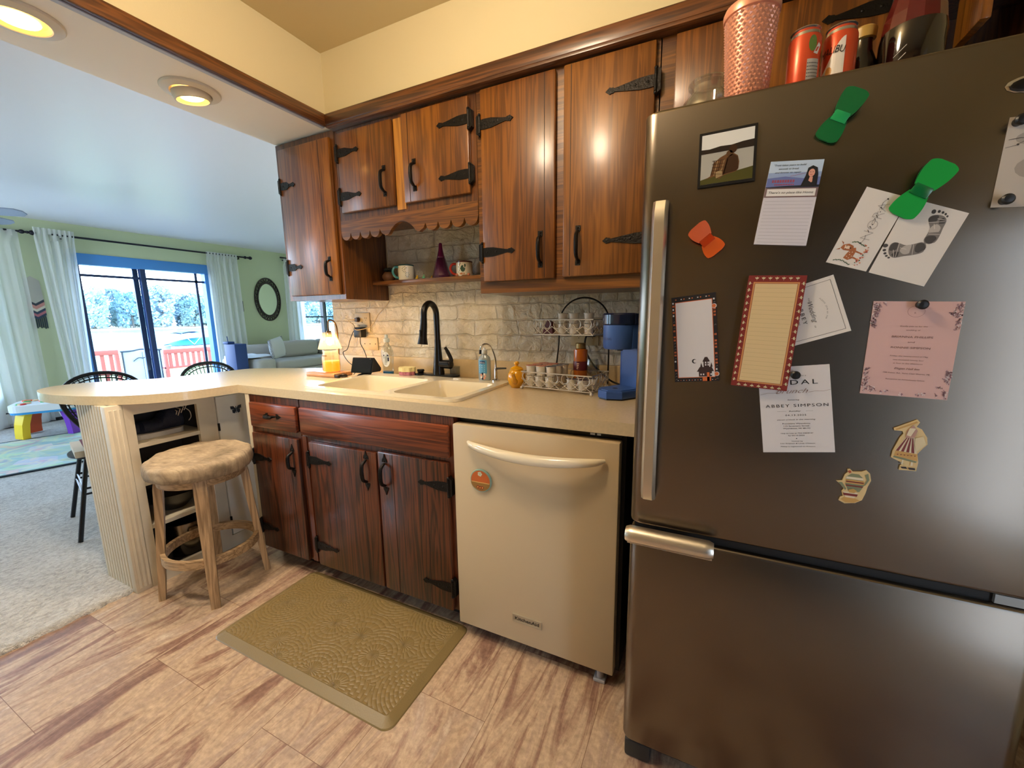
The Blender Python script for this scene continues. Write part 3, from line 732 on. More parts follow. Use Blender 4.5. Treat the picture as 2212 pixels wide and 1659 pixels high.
# ------------------------------------------------------------------ dishwasher
d = thing('dishwasher', 'bisque front dishwasher between the sink cabinet and the fridge', 'dishwasher', (.30, -.33, 0))
build('tub', MB().box(.008, .612, -.60, -.05, .03, .868), mat('dishwasher_black', '#0b0908', .5), d)
m = MB().box(.006, .602, -.655, -.612, .053, .853, bev=.004)
dd = build('door', m, BISQ, d)
n = 22; path = []
for k in range(n+1):
    t = k/n; path.append((.075+.485*t, -.662-.052*math.sin(PI*t)**.55, .795-.012*math.sin(PI*t)))
build('handle', MB().tube(path, [.006+.012*math.sin(PI*min(1, max(0, k/n)))**.4 for k in range(n+1)], 12), mat('bisque_gloss', '#efe3c6', .2, coat=.5), dd)
m = MB().holed([(.238, .138), (.352, .138), (.352, .168), (.238, .168)], [[(.242, .142), (.348, .142), (.348, .164), (.242, .164)]], -.6585, -.655, pl='xz')
m.box(.242, .348, -.657, -.6552, .142, .164)
bd = build('badge', m, mat('badge_silver', '#b9b09a', .35, .5), dd)
tv, tf, tw = textgeo('KitchenAid', off=.02); k_ = .0125
s_ = .094/(tw*k_)
build('lettering', MB().add([(.248+a*k_*s_, -.6574, .1475+b*k_) for a, b in tv], tf), INK, bd)
build('control_strip', MB().box(.01, .598, -.609, -.60, .855, .868).box(.50, .515, -.6105, -.609, .858, .864, 1).box(.522, .534, -.6105, -.609, .858, .864, 1), [mat('control_black', '#0a0a0a', .3), WHITE], d)
build('foot', MB().box(.535, .575, -.645, -.61, 0, .012, bev=.003).cyl((.555, -.627, .012), (.555, -.627, .04), .012), mat('foot_grey', '#a9aab0', .4), d)
# pumpkin-coloured round magnet on the dishwasher
m = MB().lathe([(0, 0), (.042, 0), (.043, .004), (.041, .008), (0, .008)], (0, 0, 0), 32)
Mx = Matrix.Translation((.122, -.6555, .658)) @ Matrix.Rotation(PI/2, 4, 'X'); m.xf(Mx)
rm = thing('round_magnet', 'round orange and teal fridge magnet on the dishwasher door', 'magnet', (.122, -.66, .658))
build('disc', m, mat('teal_rim', '#8fae9c', .4), rm)
m = MB().prism(arc(.122, .658, .038, 0, 360, 30)[:-1], 'xz', -.6642, -.6635, 0).prism([(.122+.0385*math.cos(a), .652+.030*math.sin(a)) for a in [PI+PI*k/14 for k in range(15)]], 'xz', -.6645, -.6638, 1)
m.box(.086, .158, -.6647, -.664, .651, .6535, 2)
for a in range(5): m.disc((.121+.005*math.cos(a*1.256), -.6648, .684+.005*math.sin(a*1.256)), .0042, 3, 8, 'y')
for q in ((.112, .635), (.121, .633), (.13, .634)): m.disc((q[0], -.665, q[1]), .0058, 4, 10, 'y').disc((q[0], -.6653, q[1]), .0028, 5, 8, 'y')
build('picture', m, [mat('mag_orange', '#c9662e', .4), mat('mag_brown', '#9a7238', .4), mat('mag_gold', '#d9b36a', .4), mat('mag_cream', '#e6e8c8', .4), mat('mag_red', '#a3302a', .4), mat('mag_yel', '#e8b848', .4)], rm)

# ------------------------------------------------------------------ refrigerator
XL_, XR_, YFR = .668, 1.412, -.85
fr = thing('refrigerator', 'dark brushed steel bottom-freezer refrigerator covered with papers and magnets', 'refrigerator', (1.04, -.45, 0))
build('cabinet', MB().box(XL_+.02, XR_-.012, -.785, -.05, .03, 1.652), mat('fridge_side_grey', '#3a3936', .45), fr)
def fdoor(z0, z1):
    P = [(XL_, -.79), (XL_, -.822)]+[(XL_+.028-.028*math.cos(t), -.822-.028*math.sin(t)) for t in [PI/2*k/8 for k in range(1, 9)]]
    P += [(XR_-.028+.028*math.sin(t), -.822-.028*math.cos(t)) for t in [PI/2*k/8 for k in range(0, 9)]]+[(XR_, -.79)]
    m = MB(); n = len(P)
    zz = [(z0, .006), (z0+.004, .001), (z0+.008, 0), (z1-.008, 0), (z1-.004, .001), (z1, .006)]
    cx, cy = (XL_+XR_)/2, -.80
    vs = []; fs = []
    for z, ins in zz:
        for (a, b_) in P:
            vs.append((a+(ins if a < cx else -ins)*(1 if abs(a-cx) > .34 else 0), b_+(ins if b_ < -.80 else 0), z))
    for i in range(len(zz)-1):
        for k in range(n): fs.append([i*n+k, i*n+(k+1) % n, (i+1)*n+(k+1) % n, (i+1)*n+k])
    fs += [list(range(n))[::-1], [(len(zz)-1)*n+k for k in range(n)]]
    return m.add(vs, fs, 0, True)
ud = build('door', fdoor(.712, 1.664), STEEL, fr, label='upper refrigerator door')
ld = build('door', fdoor(.062, .690), STEEL, fr, label='lower freezer drawer front')
# vertical handle: flat bowed bar
hp = [(.712, -.858, .79), (.712, -.885, .80), (.712, -.893, .90), (.712, -.896, 1.13), (.712, -.893, 1.37), (.712, -.885, 1.465), (.712, -.858, 1.475)]
m = MB()
for i in range(1): 
    n = 24
    def hb(u, v):
        z = .79+.685*v; o = .040-.006*(2*v-1)**2
        e = .5-abs(v-.5); o = min(o, .002+e*1.6)
        th = [(-.016, 0), (-.016, -.012), (-.010, -.02), (.010, -.02), (.016, -.012), (.016, 0)]
        a = th[int(round(u*6)) % 6]
        return (.712+a[0], -.850-max(.0, o-.02)+a[1], z)
    m.grid(hb, 6, 28, closeu=True)
    nv = len(m.v); m.f += [list(range(6)), list(range(nv-6, nv))]; m.m += [0, 0]; m.sm += [False, False]
build('handle', m, STEEL2, ud)
m = MB()
def lip(u, v):
    x = .664+.198*v; a = PI*1.25*u-.3
    r = .021*(1 if .03 < v < .97 else .8)
    return (x, -.872-r*math.sin(a)*1.1, .694+r*math.cos(a))
m.grid(lip, 10, 20)
m.box(.668, .86, -.872, -.845, .668, .676)
build('handle', m, STEEL2, ld)
build('gasket', MB().box(XL_+.01, XR_-.008, -.80, -.786, .062, 1.66).box(XL_+.012, XR_-.01, -.835, -.79, .690, .712), mat('gasket_black', '#0c0c0b', .6), fr)
build('hinge', MB().box(1.335, 1.40, -.842, -.80, .692, .71), mat('hinge_grey', '#8b8a85', .4, .6), fr)
build('foot', MB().box(.675, .745, -.842, -.70, 0, .055, bev=.008), DKGREY, fr)
build('foot', MB().box(1.335, 1.405, -.842, -.70, 0, .055, bev=.008), DKGREY, fr)
build('kick_grille', MB().box(.745, 1.335, -.80, -.785, .008, .056), mat('grille_dark', '#1a1917', .5), fr)
m = MB().ell((1.268, -.8505, 1.587), (.040, .003, .0145), 0, 24, 8).ell((1.268, -.8525, 1.587), (.034, .0022, .010), 1, 24, 8)
build('badge', m, [CHROME, mat('badge_dark', '#33302c', .3, .8)], ud)

# ------------------------------------------------------------------ papers and magnets on the fridge
YD = -.8502
class Card:
    """flat printed sheet on the fridge front: local millimetres (0..W, 0..H) mapped to four corners (x,z)"""
    def __init__(s, quad, th=.0006, base=0.0):
        q = [Vector((a/1000, b/1000)) for a, b in quad]     # TL TR BR BL
        s.q = q; s.W = ((q[1]-q[0]).length+(q[2]-q[3]).length)*500; s.H = ((q[3]-q[0]).length+(q[2]-q[1]).length)*500
        s.y0 = YD-base; s.th = th; s.mats = []; s.mb = MB(); s.tx = MB(); s.tm = []
    def P(s, x, y):
        u, v = x/s.W, y/s.H; q = s.q
        return q[3]*(1-u)*(1-v)+q[2]*u*(1-v)+q[1]*u*v+q[0]*(1-u)*v
    def mi(s, m, L):
        if m not in L: L.append(m)
        return L.index(m)
    def sheet(s, m, edge=None):
        c = [s.P(0, 0), s.P(s.W, 0), s.P(s.W, s.H), s.P(0, s.H)]
        s.mb.prism([(p.x, p.y) for p in c], 'xz', s.y0, s.y0-s.th, s.mi(m, s.mats)); return s
    def poly(s, pts, m, k=1):
        vs = [(*((lambda p: (p.x, s.y0-s.th-.00018*k, p.y))(s.P(a, b))),) for a, b in pts]
        s.mb.add(vs, [list(range(len(vs)))], s.mi(m, s.mats)); return s
    def rect(s, x0, x1, y0, y1, m, k=1): return s.poly([(x0, y0), (x1, y0), (x1, y1), (x0, y1)], m, k)
    def circ(s, x, y, r, m, k=1, ry=None, n=14, rot=0):
        ry = ry or r; c, d = math.cos(rot), math.sin(rot)
        return s.poly([(x+r*math.cos(a)*c-ry*math.sin(a)*d, y+r*math.cos(a)*d+ry*math.sin(a)*c) for a in [2*PI*i/n for i in range(n)]], m, k)
    def line(s, pts, w, m, k=1):
        for (a, b), (c, d) in zip(pts, pts[1:]):
            L = math.hypot(c-a, d-b) or 1; nx, ny = -(d-b)/L*w/2, (c-a)/L*w/2
            s.poly([(a+nx, b+ny), (c+nx, d+ny), (c-nx, d-ny), (a-nx, b-ny)], m, k)
        return s
    def text(s, t, x, y, h, m=INK, al='C', maxw=None, shear=0, sp=1.0, off=0, k=3, rot=0):
        vs, fs, w = textgeo(t, shear, sp, off); sx = h
        if maxw: sx = maxw/w
        x0 = -w*sx/2 if al == 'C' else 0
        c, d = math.cos(rot), math.sin(rot); out = []
        for a, b in vs:
            lx, ly = x0+a*sx, b*h
            p = s.P(x+lx*c-ly*d, y+lx*d+ly*c); out.append((p.x, s.y0-s.th-.00018*k, p.y))
        s.tx.add(out, fs, s.mi(m, s.tm)); return s
    def done(s, name, label, cat, sheetname='sheet', group=None):
        xs = [q.x for q in s.q]; zs = [q.y for q in s.q]
        t = thing(name, label, cat, (sum(xs)/4, s.y0, min(zs)), group=group)
        build(sheetname, s.mb, s.mats, t)
        if s.tx.v: build('lettering', s.tx, s.tm, t)
        return t
def pm(n, c, r=.75): return mat(n, c, r)
# -- photo magnet, couple seen from behind on a lake shore
c = Card([(781, 1599), (885, 1601), (887, 1495), (782, 1494)], th=.004)
W, H = c.W, c.H
c.sheet(pm('photo_frame_black', '#141414', .4))
c.rect(5, W-5, 5, H-5, pm('photo_sky', '#dfe0da', .35), 1)
c.rect(5, W-5, 5, 66, pm('photo_water', '#a9a89e', .35), 2)
c.poly([(5, 64), (W-5, 64), (W-5, 78), (80, 77), (60, 74), (40, 75), (20, 72), (5, 73)], pm('photo_far_shore', '#2a211b', .35), 3)
c.poly([(5, 5), (W-5, 5), (W-5, 28), (60, 22), (30, 20), (5, 14)], pm('photo_grass', '#4d4a1f', .35), 3)
br_ = pm('photo_blanket', '#6b4a2c', .35); b2_ = pm('photo_blanket_dark', '#3d2616', .35); b3_ = pm('photo_blanket_pale', '#a08a63', .35)
c.poly([(14, 15), (24, 20), (30, 45), (40, 53), (56, 60), (64, 58), (72, 52), (75, 40), (74, 27), (70, 22), (48, 18), (40, 12), (32, 18)], br_, 4)
c.poly([(46, 20), (52, 50), (62, 57), (72, 50), (74, 28), (69, 23)], b2_, 5)
for i in range(5): c.line([(24+i*6, 20), (30+i*6, 48)], 1.2, b3_ if i % 2 else b2_, 5); c.line([(26, 24+i*6), (48, 20+i*7)], 1, b2_, 6)
c.poly([(34, 14), (46, 18), (44, 30), (33, 26)], b3_, 6)
c.circ(63, 66, 7, b2_, 5, 8).circ(57, 58, 6, pm('photo_hair', '#5a4028', .35), 5, 6)
c.done('photo_magnet', 'square black-framed photo magnet of two people hugging by a lake', 'magnet', 'print')
# -- notepad with a quote and portrait
c = Card([(912, 1525), (998, 1516), (983, 1362), (894, 1372)], th=.004, base=.0003)
W, H = c.W, c.H
c.sheet(pm('notepad_white', '#cfccd2', .85))
yb = H-48
c.rect(0, W, yb, H, pm('np_sky', '#b7cbe0'), 1).rect(0, W, yb, yb+27, pm('np_haze', '#8fa4c9'), 2)
c.poly([(0, yb), (W, yb), (W, yb+18), (60, yb+16), (30, yb+20), (0, yb+17)], pm('np_hill', '#6673a8'), 3)
c.poly([(0, yb), (W, yb), (W, yb+4), (40, yb+3), (0, yb+1)], pm('np_dark', '#20222c'), 4)
c.poly([(58, yb+2), (84, yb+2), (83, yb+22), (80, yb+34), (72, yb+38), (65, yb+34), (63, yb+20)], pm('np_hair', '#120f10'), 5)
c.circ(72, yb+25, 5.2, pm('np_face', '#d79a84'), 6, 7).poly([(68, yb+4), (76, yb+4), (75, yb+18), (70, yb+18)], MATS['np_face'], 6)
c.poly([(60, yb+1), (82, yb+1), (80, yb+13), (74, yb+8), (66, yb+13)], pm('np_jacket', '#17161b'), 7)
for q in (70, 74): c.circ(q, yb+26.5, .8, INK, 7, .6)
c.line([(70, yb+22), (72, yb+21.4), (74, yb+22)], .7, pm('np_lips', '#a83f42'), 7)
c.text('"Trust takes years to build', 34, H-9, 3.3, shear=.3, maxw=54).text('seconds to break', 33, H-15.5, 3.1, shear=.3, maxw=34).text('and forever to repair', 33, H-22, 3.1, shear=.3, maxw=44)
c.line([(38, yb+20), (62, yb+25)], .5, pm('np_red', '#9a4a5a'), 4)
for i in range(9): c.rect(9+i*4.3, 12+i*4.3, yb+9, yb+14, MATS['np_red'], 4)
for i in range(12): c.rect(14+i*2.8, 16+i*2.8, yb+4, yb+6.5, MATS['np_red'], 4)
c.rect(0, W, yb-18, yb, pm('np_band', '#7c6462'), 1).rect(3.5, W-3.5, yb-15.5, yb-2.5, pm('np_bandw', '#e2ded8'), 2)
c.text("There's no place like Home", W/2, yb-11, 4.2, shear=.25, maxw=W-14)
for i in range(13): c.line([(4, yb-25-i*6.4), (W-4, yb-25-i*6.4)], .35, pm('np_line', '#8c898f'), 1)
c.done('notepad', 'white ruled magnetic notepad with a lake scene and portrait at its head', 'notepad')
# -- birth announcement card with footprints
pa = Card([(1067, 1459), (1129, 1432), (1081, 1308), (1018, 1329)], base=.0004)
pap = pm('card_white', '#dcd6cd', .8); thin = pm('thin_ink', '#6b6660')
pa.sheet(pap); W, H = pa.W, pa.H
# rotated by 90 degrees: the name runs up the sheet
R = PI/2
pa.text('NORA', 46, 86, 17, pm('pencil_grey', '#b5aea6'), rot=R, maxw=66, off=-.02, k=2).text('nora', 39, 88, 6.5, INK, rot=R, maxw=46, shear=.35, off=-.02)
pa.line([(36, 46), (38, 54), (36, 60)], .5, INK, 3).line([(36, 112), (35, 118), (38, 124)], .5, INK, 3).circ(35, 45, 1.4, INK, 3).circ(39, 125.5, 1.4, INK, 3)
fawn = pm('fawn_brown', '#a8643a'); fw2 = pm('fawn_pale', '#e4cdb4'); grn = pm('leaf_green', '#3f5a3c'); flo = pm('flower_peach', '#d38a6a'); flr = pm('flower_red', '#a8463c')
pa.poly([(22, 14), (30, 12), (35, 16), (36, 30), (33, 36), (28, 34), (24, 24)], fawn, 1)
pa.poly([(33, 28), (28, 38), (20, 40), (12, 36), (10, 30), (16, 27), (26, 28)], fawn, 2).poly([(12, 36), (6, 42), (11, 40)], fawn, 2).poly([(10, 30), (4, 25), (10, 27)], fawn, 2)
pa.poly([(16, 30), (24, 31), (23, 36), (15, 36)], fw2, 3).circ(18, 35, .8, INK, 4).circ(18, 30, .8, INK, 4).circ(25, 33, 1.0, INK, 4)
for q in ((26, 18), (29, 22), (27, 26), (31, 27), (30, 16), (33, 20)): pa.circ(q[0], q[1], .8, fw2, 3)
pa.poly([(35, 17), (46, 15), (46, 17), (36, 20)], fawn, 1).poly([(36, 28), (46, 27), (46, 29), (36, 31)], fawn, 1)
rr_ = random.Random(3)
for i in range(26): pa.circ(47+rr_.uniform(-4, 5), 6+i*1.5+rr_.uniform(-2, 2), rr_.uniform(.8, 1.7), [flo, flr, grn, flo][i % 4], 2+i % 3)
for k in range(9): pa.circ(10+k*3.2, 7+2.5*math.sin(k*.5), 1.9, grn, 2, .8, rot=.6*(-1)**k).circ(24+k*2.6, 44+2*math.sin(k*.6), 1.8, grn, 2, .8, rot=.6*(-1)**k)
pb = Card([(1129, 1432), (1210, 1397), (1166, 1277), (1085, 1306)], base=.0004)
pb.sheet(pap)
ft = pm('print_grey', '#4b4846', .9); ft2 = pm('print_mid', '#7d7873', .9); ft3 = pm('print_pale', '#b3aca4', .9)
def foot(c, hx, hy, ang, L, mir):
    ca, sa = math.cos(ang), math.sin(ang)
    def T(p): x, y = p[0]*L, p[1]*L*mir; return (hx+x*ca-y*sa, hy+x*sa+y*ca)
    out = [(-.02, .0), (.0, .12), (.1, .17), (.25, .14), (.45, .12), (.62, .2), (.74, .24), (.84, .18), (.88, .02), (.84, -.14), (.72, -.22), (.5, -.2), (.3, -.19), (.12, -.16), (.02, -.1)]
    def SM(pp):
        q = [(*T(p), 0) for p in pp]; q = q[-2:]+q+q[:2]; r = smoothpath(q, 4)
        return [(a, b) for a, b, _ in r[8:-9]]
    c.poly(SM(out), ft2, 1)
    c.poly(SM([(.32, .11), (.5, .1), (.6, -.02), (.5, -.14), (.34, -.1)]), ft3, 2)
    c.poly(SM([(.0, -.05), (.02, .1), (.12, .15), (.22, .1), (.24, -.08), (.12, -.14)]), ft, 2)
    c.poly(SM([(.64, .2), (.74, .23), (.83, .16), (.86, .02), (.76, .0), (.66, .05)]), ft, 2)
    c.poly(SM([(.64, -.18), (.72, -.2), (.8, -.12), (.7, -.04), (.6, -.08)]), ft, 2)
    for a, b in (((.62, .22), (.7, -.2)), ((.28, .12), (.3, -.18)), ((.45, .0), (.6, .06)), ((.76, .02), (.74, -.2))): c.line([T(a), T(b)], .6, pap, 4)
    for q, r_ in (((.96, .17), .075), ((.98, .04), .05), ((.96, -.06), .045), ((.92, -.14), .04), ((.86, -.2), .037)):
        x, y = T(q); c.circ(x, y, r_*L*.9, ft, 2, r_*L*.75, rot=ang)
W, H = pb.W, pb.H
foot(pb, 60, 70, math.radians(100), 54, 1)
foot(pb, 58, 62, math.radians(203), 58, -1)
t = thing('birth_card', 'white folded birth card with a fawn and two inky baby footprints', 'card', (1.114, YD-.0004, 1.277))
build('left_leaf', pa.mb, pa.mats, t); build('right_leaf', pb.mb, pb.mats, t); build('lettering', pa.tx, pa.tm, t)
# -- ultrasound style grey drawing at the right edge
c = Card([(1240, 1540), (1352, 1533), (1346, 1394), (1235, 1403)], base=.0003)
c.sheet(pm('drawing_paper', '#bdb4a8')); gp = pm('drawing_smudge', '#a0978c'); gd = pm('drawing_dark', '#4a443e')
for q in ((40, 60, 22, 16), (80, 90, 24, 18), (30, 105, 18, 10), (85, 40, 20, 15)): c.circ(q[0], q[1], q[2], gp, 1, q[3])
c.line([(4, 104), (18, 106), (30, 104), (46, 110)], .8, gd, 2).line([(2, 92), (14, 95), (26, 103)], .6, gd, 2).line([(60, 120), (70, 100), (92, 96)], .7, gd, 2)
c.circ(16, 96, 1.6, gd, 3).circ(50, 74, 9, MATS['drawing_dark'] if 0 else pm('drawing_mid', '#8c857d'), 2, 8).circ(38, 80, 4, MATS['drawing_mid'], 2)
c.done('drawing', 'grey smudgy pencil drawing pinned at the right end of the fridge by two black buttons', 'drawing')
# -- halloween notepad
c = Card([(742, 1269), (830, 1279), (849, 1088), (759, 1080)], th=.007, base=.0003)
W, H = c.W, c.H
hb_, ho_, hw_ = pm('hallo_black', '#191313'), pm('hallo_orange', '#cf6a34'), pm('hallo_white', '#d3cfcd', .85)
c.sheet(hb_)
c.rect(7, W-7, 9, H-12, ho_, 1).rect(8.3, W-8.3, 10.3, H-13.3, hw_, 2)
rr_ = random.Random(5)
for i in range(26):
    y_ = 6+i*(H-12)/26
    for sx_ in (0, 1):
        x_ = 3.5 if sx_ == 0 else W-3.5; k_ = rr_.random()
        if k_ < .3: c.rect(x_-2, x_+2, y_-2, y_+2, ho_, 1).rect(x_-.3, x_+.3, y_-2, y_+2, hb_, 2)
        elif k_ < .5: c.rect(x_-2, x_+1, y_-2, y_+1.5, hw_, 1)
        elif k_ < .8: c.line([(x_-2, y_-1.5), (x_+1, y_+1), (x_+2, y_-1)], .5, pm('hallo_grey', '#8a8078'), 1)
for q in ((W-4, H-28), (W-4, 16)): c.circ(q[0], q[1], 5, hw_, 2).circ(q[0]-.5, q[1], 4, ho_, 3)
for i in range(14): c.rect(8+i*5.6, 10.5+i*5.6, H-7, H-5, [ho_, hb_, hw_][i % 3], 1).rect(6+i*5.8, 8+i*5.8, 3, 4.4, [hw_, ho_][i % 2], 1)
hd_ = pm('hallo_house', '#35201c')
c.rect(50, 76, 11, 22, hd_, 3).poly([(46, 22), (80, 22), (76, 32), (52, 32)], hd_, 3).rect(60, 71, 32, 44, hd_, 3).poly([(58, 44), (73, 44), (68, 54), (63, 54)], hd_, 3)
c.poly([(53, 32), (58, 32), (55.5, 42)], hd_, 3).poly([(73, 32), (78, 32), (75.5, 42)], hd_, 3).rect(66, 71, 1, 20, ho_, 4).rect(57, 74, 1, 10, ho_, 4)
for q in ((53, 14), (58, 14), (73, 14), (63, 35), (63, 40), (68, 35), (68, 40)): c.rect(q[0], q[0]+2.6, q[1], q[1]+3.5, hw_, 4)
c.poly([(42+5*math.cos(a), 46+5*math.sin(a)) for a in [math.radians(50+260*k/14) for k in range(15)]]+[(43.5+3.6*math.cos(a), 46+3.6*math.sin(a)) for a in [math.radians(300-230*k/12) for k in range(13)]], hb_, 3)
c.done('notepad', 'narrow black and orange notepad with a spooky house at its lower corner', 'notepad')
# -- wedding invitation lying on its side, tucked behind the red notepad
c = Card([(1032, 1305), (1070, 1198), (938, 1152), (900, 1259)], base=.0003)
W, H = c.W, c.H
c.sheet(pap)
for a, b in (((7, 7), (W-7, 7)), ((W-7, 7), (W-7, H-7)), ((W-7, H-7), (7, H-7)), ((7, H-7), (7, 7))): c.line([a, b], .6, INK, 1)
s_ = 'PLEASE JOIN US FOR'
for i, ch in enumerate(s_):
    a = math.radians(125-70*i/(len(s_)-1))
    if ch != ' ': c.text(ch, W/2+34*math.cos(a), H-60+34*math.sin(a), 2.2, rot=a-PI/2)
c.text('THE', 33, H-50, 2.6, sp=1.2).text('Wedding', W/2+2, H-53, 8.5, shear=.4, maxw=42, off=-.008).text('OF', W-26, H-53, 2.4, sp=1.2)
c.text('ABBEY', W/2, H-69, 7, sp=1.4, maxw=42).text('SIMPSON', W/2, H-77, 3.2, sp=1.4, maxw=38).text('and', W/2-2, H-92, 6, shear=.4)
c.text('C', 24, H-108, 7)
c.done('invitation_card', 'white wedding card turned sideways, half hidden behind the dark red notepad', 'card')
# -- bridal brunch card
c = Card([(920, 1118), (1042, 1132), (1068, 953), (944, 936)], base=.0004)
W, H = c.W, c.H; rg = pm('rose_gold_ink', '#8a6a58'); gi = pm('grey_ink', '#4a4745')
c.sheet(pm('bridal_white', '#d8d3d0'))
c.text('please join us for a', W/2+2, H-21, 2.4, gi, shear=.3, maxw=40)
c.text('BRIDAL', W/2-3, H-38, 10, INK, sp=1.35, maxw=88)
c.text('brunch', W/2-4, H-56, 10, rg, shear=.5, maxw=56, off=-.012)
c.line([(2, H-57), (14, H-54), (28, H-54.5), (36, H-55)], .5, rg, 3).line([(86, H-55), (98, H-53), (W-12, H-54), (W-1, H-51)], .5, rg, 3)
c.text('honoring', W/2-2, H-71, 2.6, INK, shear=.2, maxw=20)
c.text('ABBEY SIMPSON', W/2+2, H-85, 6.4, INK, sp=1.25, maxw=108)
c.text('Sunday', W/2-1, H-95, 2.8, INK, shear=.2, maxw=21).line([(30, H-94), (46, H-94)], .3, gi, 3).line([(80, H-94), (92, H-94)], .3, gi, 3)
c.text('04.13.2025', W/2, H-104, 3.6, INK, sp=1.2, maxw=36)
c.text("eleven o'clock in the morning", W/2, H-113, 2.6, INK, shear=.2, maxw=66)
for i, (s_, w_) in enumerate((('Provisions Wyandotte', 48), ('115 Sycamore Street', 44), ('Wyandotte, MI 48192', 47))): c.text(s_, W/2, H-121.5-5.2*i, 2.7, INK, maxw=w_)
c.text('rsvp to Lisa at 734.258.0147', W/2, H-142, 2.3, INK, maxw=56).text('by 03.10.2025', W/2-1, H-147, 2.3, INK, maxw=28)
c.text('hosted by', W/2, H-159, 2.3, INK, maxw=19).text('Lisa Simpson & Linda Chittum', W/2, H-164, 2.4, INK, shear=.2, maxw=60).text('Abbey is registered on Amazon', W/2, H-170.5, 2.3, INK, maxw=60)
c.circ(W/2-1, H-152.5, 1, INK, 3)
c.done('invitation_card', 'white bridal brunch card under a black button below the dark red notepad', 'card')
# -- dark red notepad
c = Card([(890, 1310), (989, 1305), (974, 1074), (872, 1081)], th=.009, base=.0016)
W, H = c.W, c.H
rd, cr_, og_, pd = pm('pad_red', '#7e2218'), pm('pad_petal', '#d6cda2'), pm('pad_gold', '#cf8d52'), pm('pad_paper', '#d9bf8d', .85)
c.sheet(rd)
c.rect(10, W-10, 10, H-13, og_, 1).rect(12.6, W-12.6, 12.6, H-15.6, rd, 2).rect(13.4, W-13.4, 13.4, H-16.4, pd, 3)
def sprig(x, y, dx, dy):
    for t in (-.75, 0, .75):
        ca, sa = math.cos(t), math.sin(t); vx, vy = dx*ca-dy*sa, dx*sa+dy*ca
        c.circ(x+vx*2.7, y+vy*2.7, 2.1, cr_, 3, .9, 8, math.atan2(vy, vx))
    c.line([(x-dx*2.2, y-dy*2.2), (x+dx*.6, y+dy*.6)], .5, cr_, 3)
for i in range(7): sprig(15+i*(W-30)/6, H-7.5, 0, 1); sprig(14+i*(W-28)/6, 6, 0, -1)
for i in range(16): sprig(5.8, 14+i*(H-30)/15, -1, .15); sprig(W-5.8, 14+i*(H-30)/15, 1, .15)
for i in range(22): c.line([(15, H-25-i*8.8), (W-15, H-25-i*8.8)], .3, pm('pad_rule', '#a8916a'), 4)
c.done('notepad', 'tall dark red bordered notepad with blank tan ruled paper', 'notepad')
# -- pink invitation
c = Card([(1098, 1253), (1224, 1249), (1221, 1073), (1095, 1077)], base=.0003)
W, H = c.W, c.H; pk = pm('pink_paper', '#d2aca4'); mv = pm('mauve_ink', '#8a6368'); mw = pm('petal_white', '#d9c8c4'); mg = pm('petal_grey', '#a08288'); mt = pm('invite_ink', '#735650')
c.sheet(pk)
rr_ = random.Random(11)
def bloom(x, y, s):
    for i in range(5):
        a = rr_.random()*6; c.circ(x+1.2*s*math.cos(a+i*1.25), y+1.2*s*math.sin(a+i*1.25), s, [mw, mg, mw, mv, mw][i], 1+i % 4, s*.6, 8, a)
def twig(x, y, a, L):
    c.line([(x, y), (x+L*math.cos(a), y+L*math.sin(a))], .4, mv, 2)
    for k in range(4): c.circ(x+L*(k+1)/4*math.cos(a)+rr_.uniform(-1, 1), y+L*(k+1)/4*math.sin(a)+rr_.uniform(-1, 1), 1.1, mg, 2, .5, 6, a+1)
for i in range(90):
    t = rr_.random(); e = rr_.random()**2
    side = rr_.choice([0, 1])
    y_ = H-2-46*t if i < 52 else 2+50*t
    x_ = (1.5+24*e*(1-t)) if side == 0 else (W-1.5-24*e*(1-t))
    x_ = min(max(x_, 3), W-3); y_ = min(max(y_, 3), H-3)
    bloom(x_, y_, rr_.uniform(1.0, 2.0)); twig(x_, y_, rr_.uniform(0, 6.3) if 8 < x_ < W-8 and 8 < y_ < H-8 else math.atan2(H/2-y_, W/2-x_), 6)
for q in ((30, 5), (38, 9), (84, 6), (92, 8), (60, 4)): bloom(q[0], q[1], 1.8)
for k in range(40): c.line([(W/2+12*math.cos(k*PI/20), H-18+10*math.sin(k*PI/20)), (W/2+12*math.cos((k+1)*PI/20), H-18+10*math.sin((k+1)*PI/20))], .35, mv, 2)
c.text('K', W/2-1, H-22, 3, mt)
L_ = [("Kindly join us for the", 46, 38, 2.4), ("wedding of", 53, 20, 2.4), ("BRIANNA PHILLIPS", 66, 58, 3.6), ("and", 75, 10, 2.6), ("RONNIE SIMPSON", 86, 56, 3.6), ("Friday, the twenty-third of May", 101, 54, 2.2), ("two thousand twenty four", 108, 44, 2.2), ("at four in the afternoon", 114.5, 42, 2.2), ("Elegan Hall Inn", 125, 36, 3.8), ("150 Fisher Rd., Saint Clair Shores, MI", 133, 66, 2.2), ("Reception to immediately follow", 145, 56, 2.2)]
for s_, yy, w_, h_ in L_: c.text(s_, W/2, H-yy, h_, mt, maxw=w_, shear=.3 if h_ == 3.8 else .08)
c.done('invitation_card', 'pink floral wedding card under a black button at the right of the fridge', 'card')
# -- black button magnets
def button(x, z, y, label):
    m = MB().lathe([(0, 0), (.0065, 0), (.0068, .0085), (.0085, .011), (.0085, .0135), (.006, .016), (0, .0165)], (0, 0, 0), 20)
    m.xf(Matrix.Translation((x, y, z)) @ Matrix.Rotation(PI/2, 4, 'X'))
    solo('button_magnet', m, BLACK, label, 'magnet', 'black button magnets')
button(.986, 1.1085, YD-.0013, 'black button magnet on the bridal brunch card')
button(1.164, 1.245, YD-.001, 'black button magnet at the top of the pink card')
button(1.249, 1.531, YD-.001, 'black button magnet at the upper corner of the grey drawing')
button(1.249, 1.412, YD-.001, 'black button magnet at the lower corner of the grey drawing')
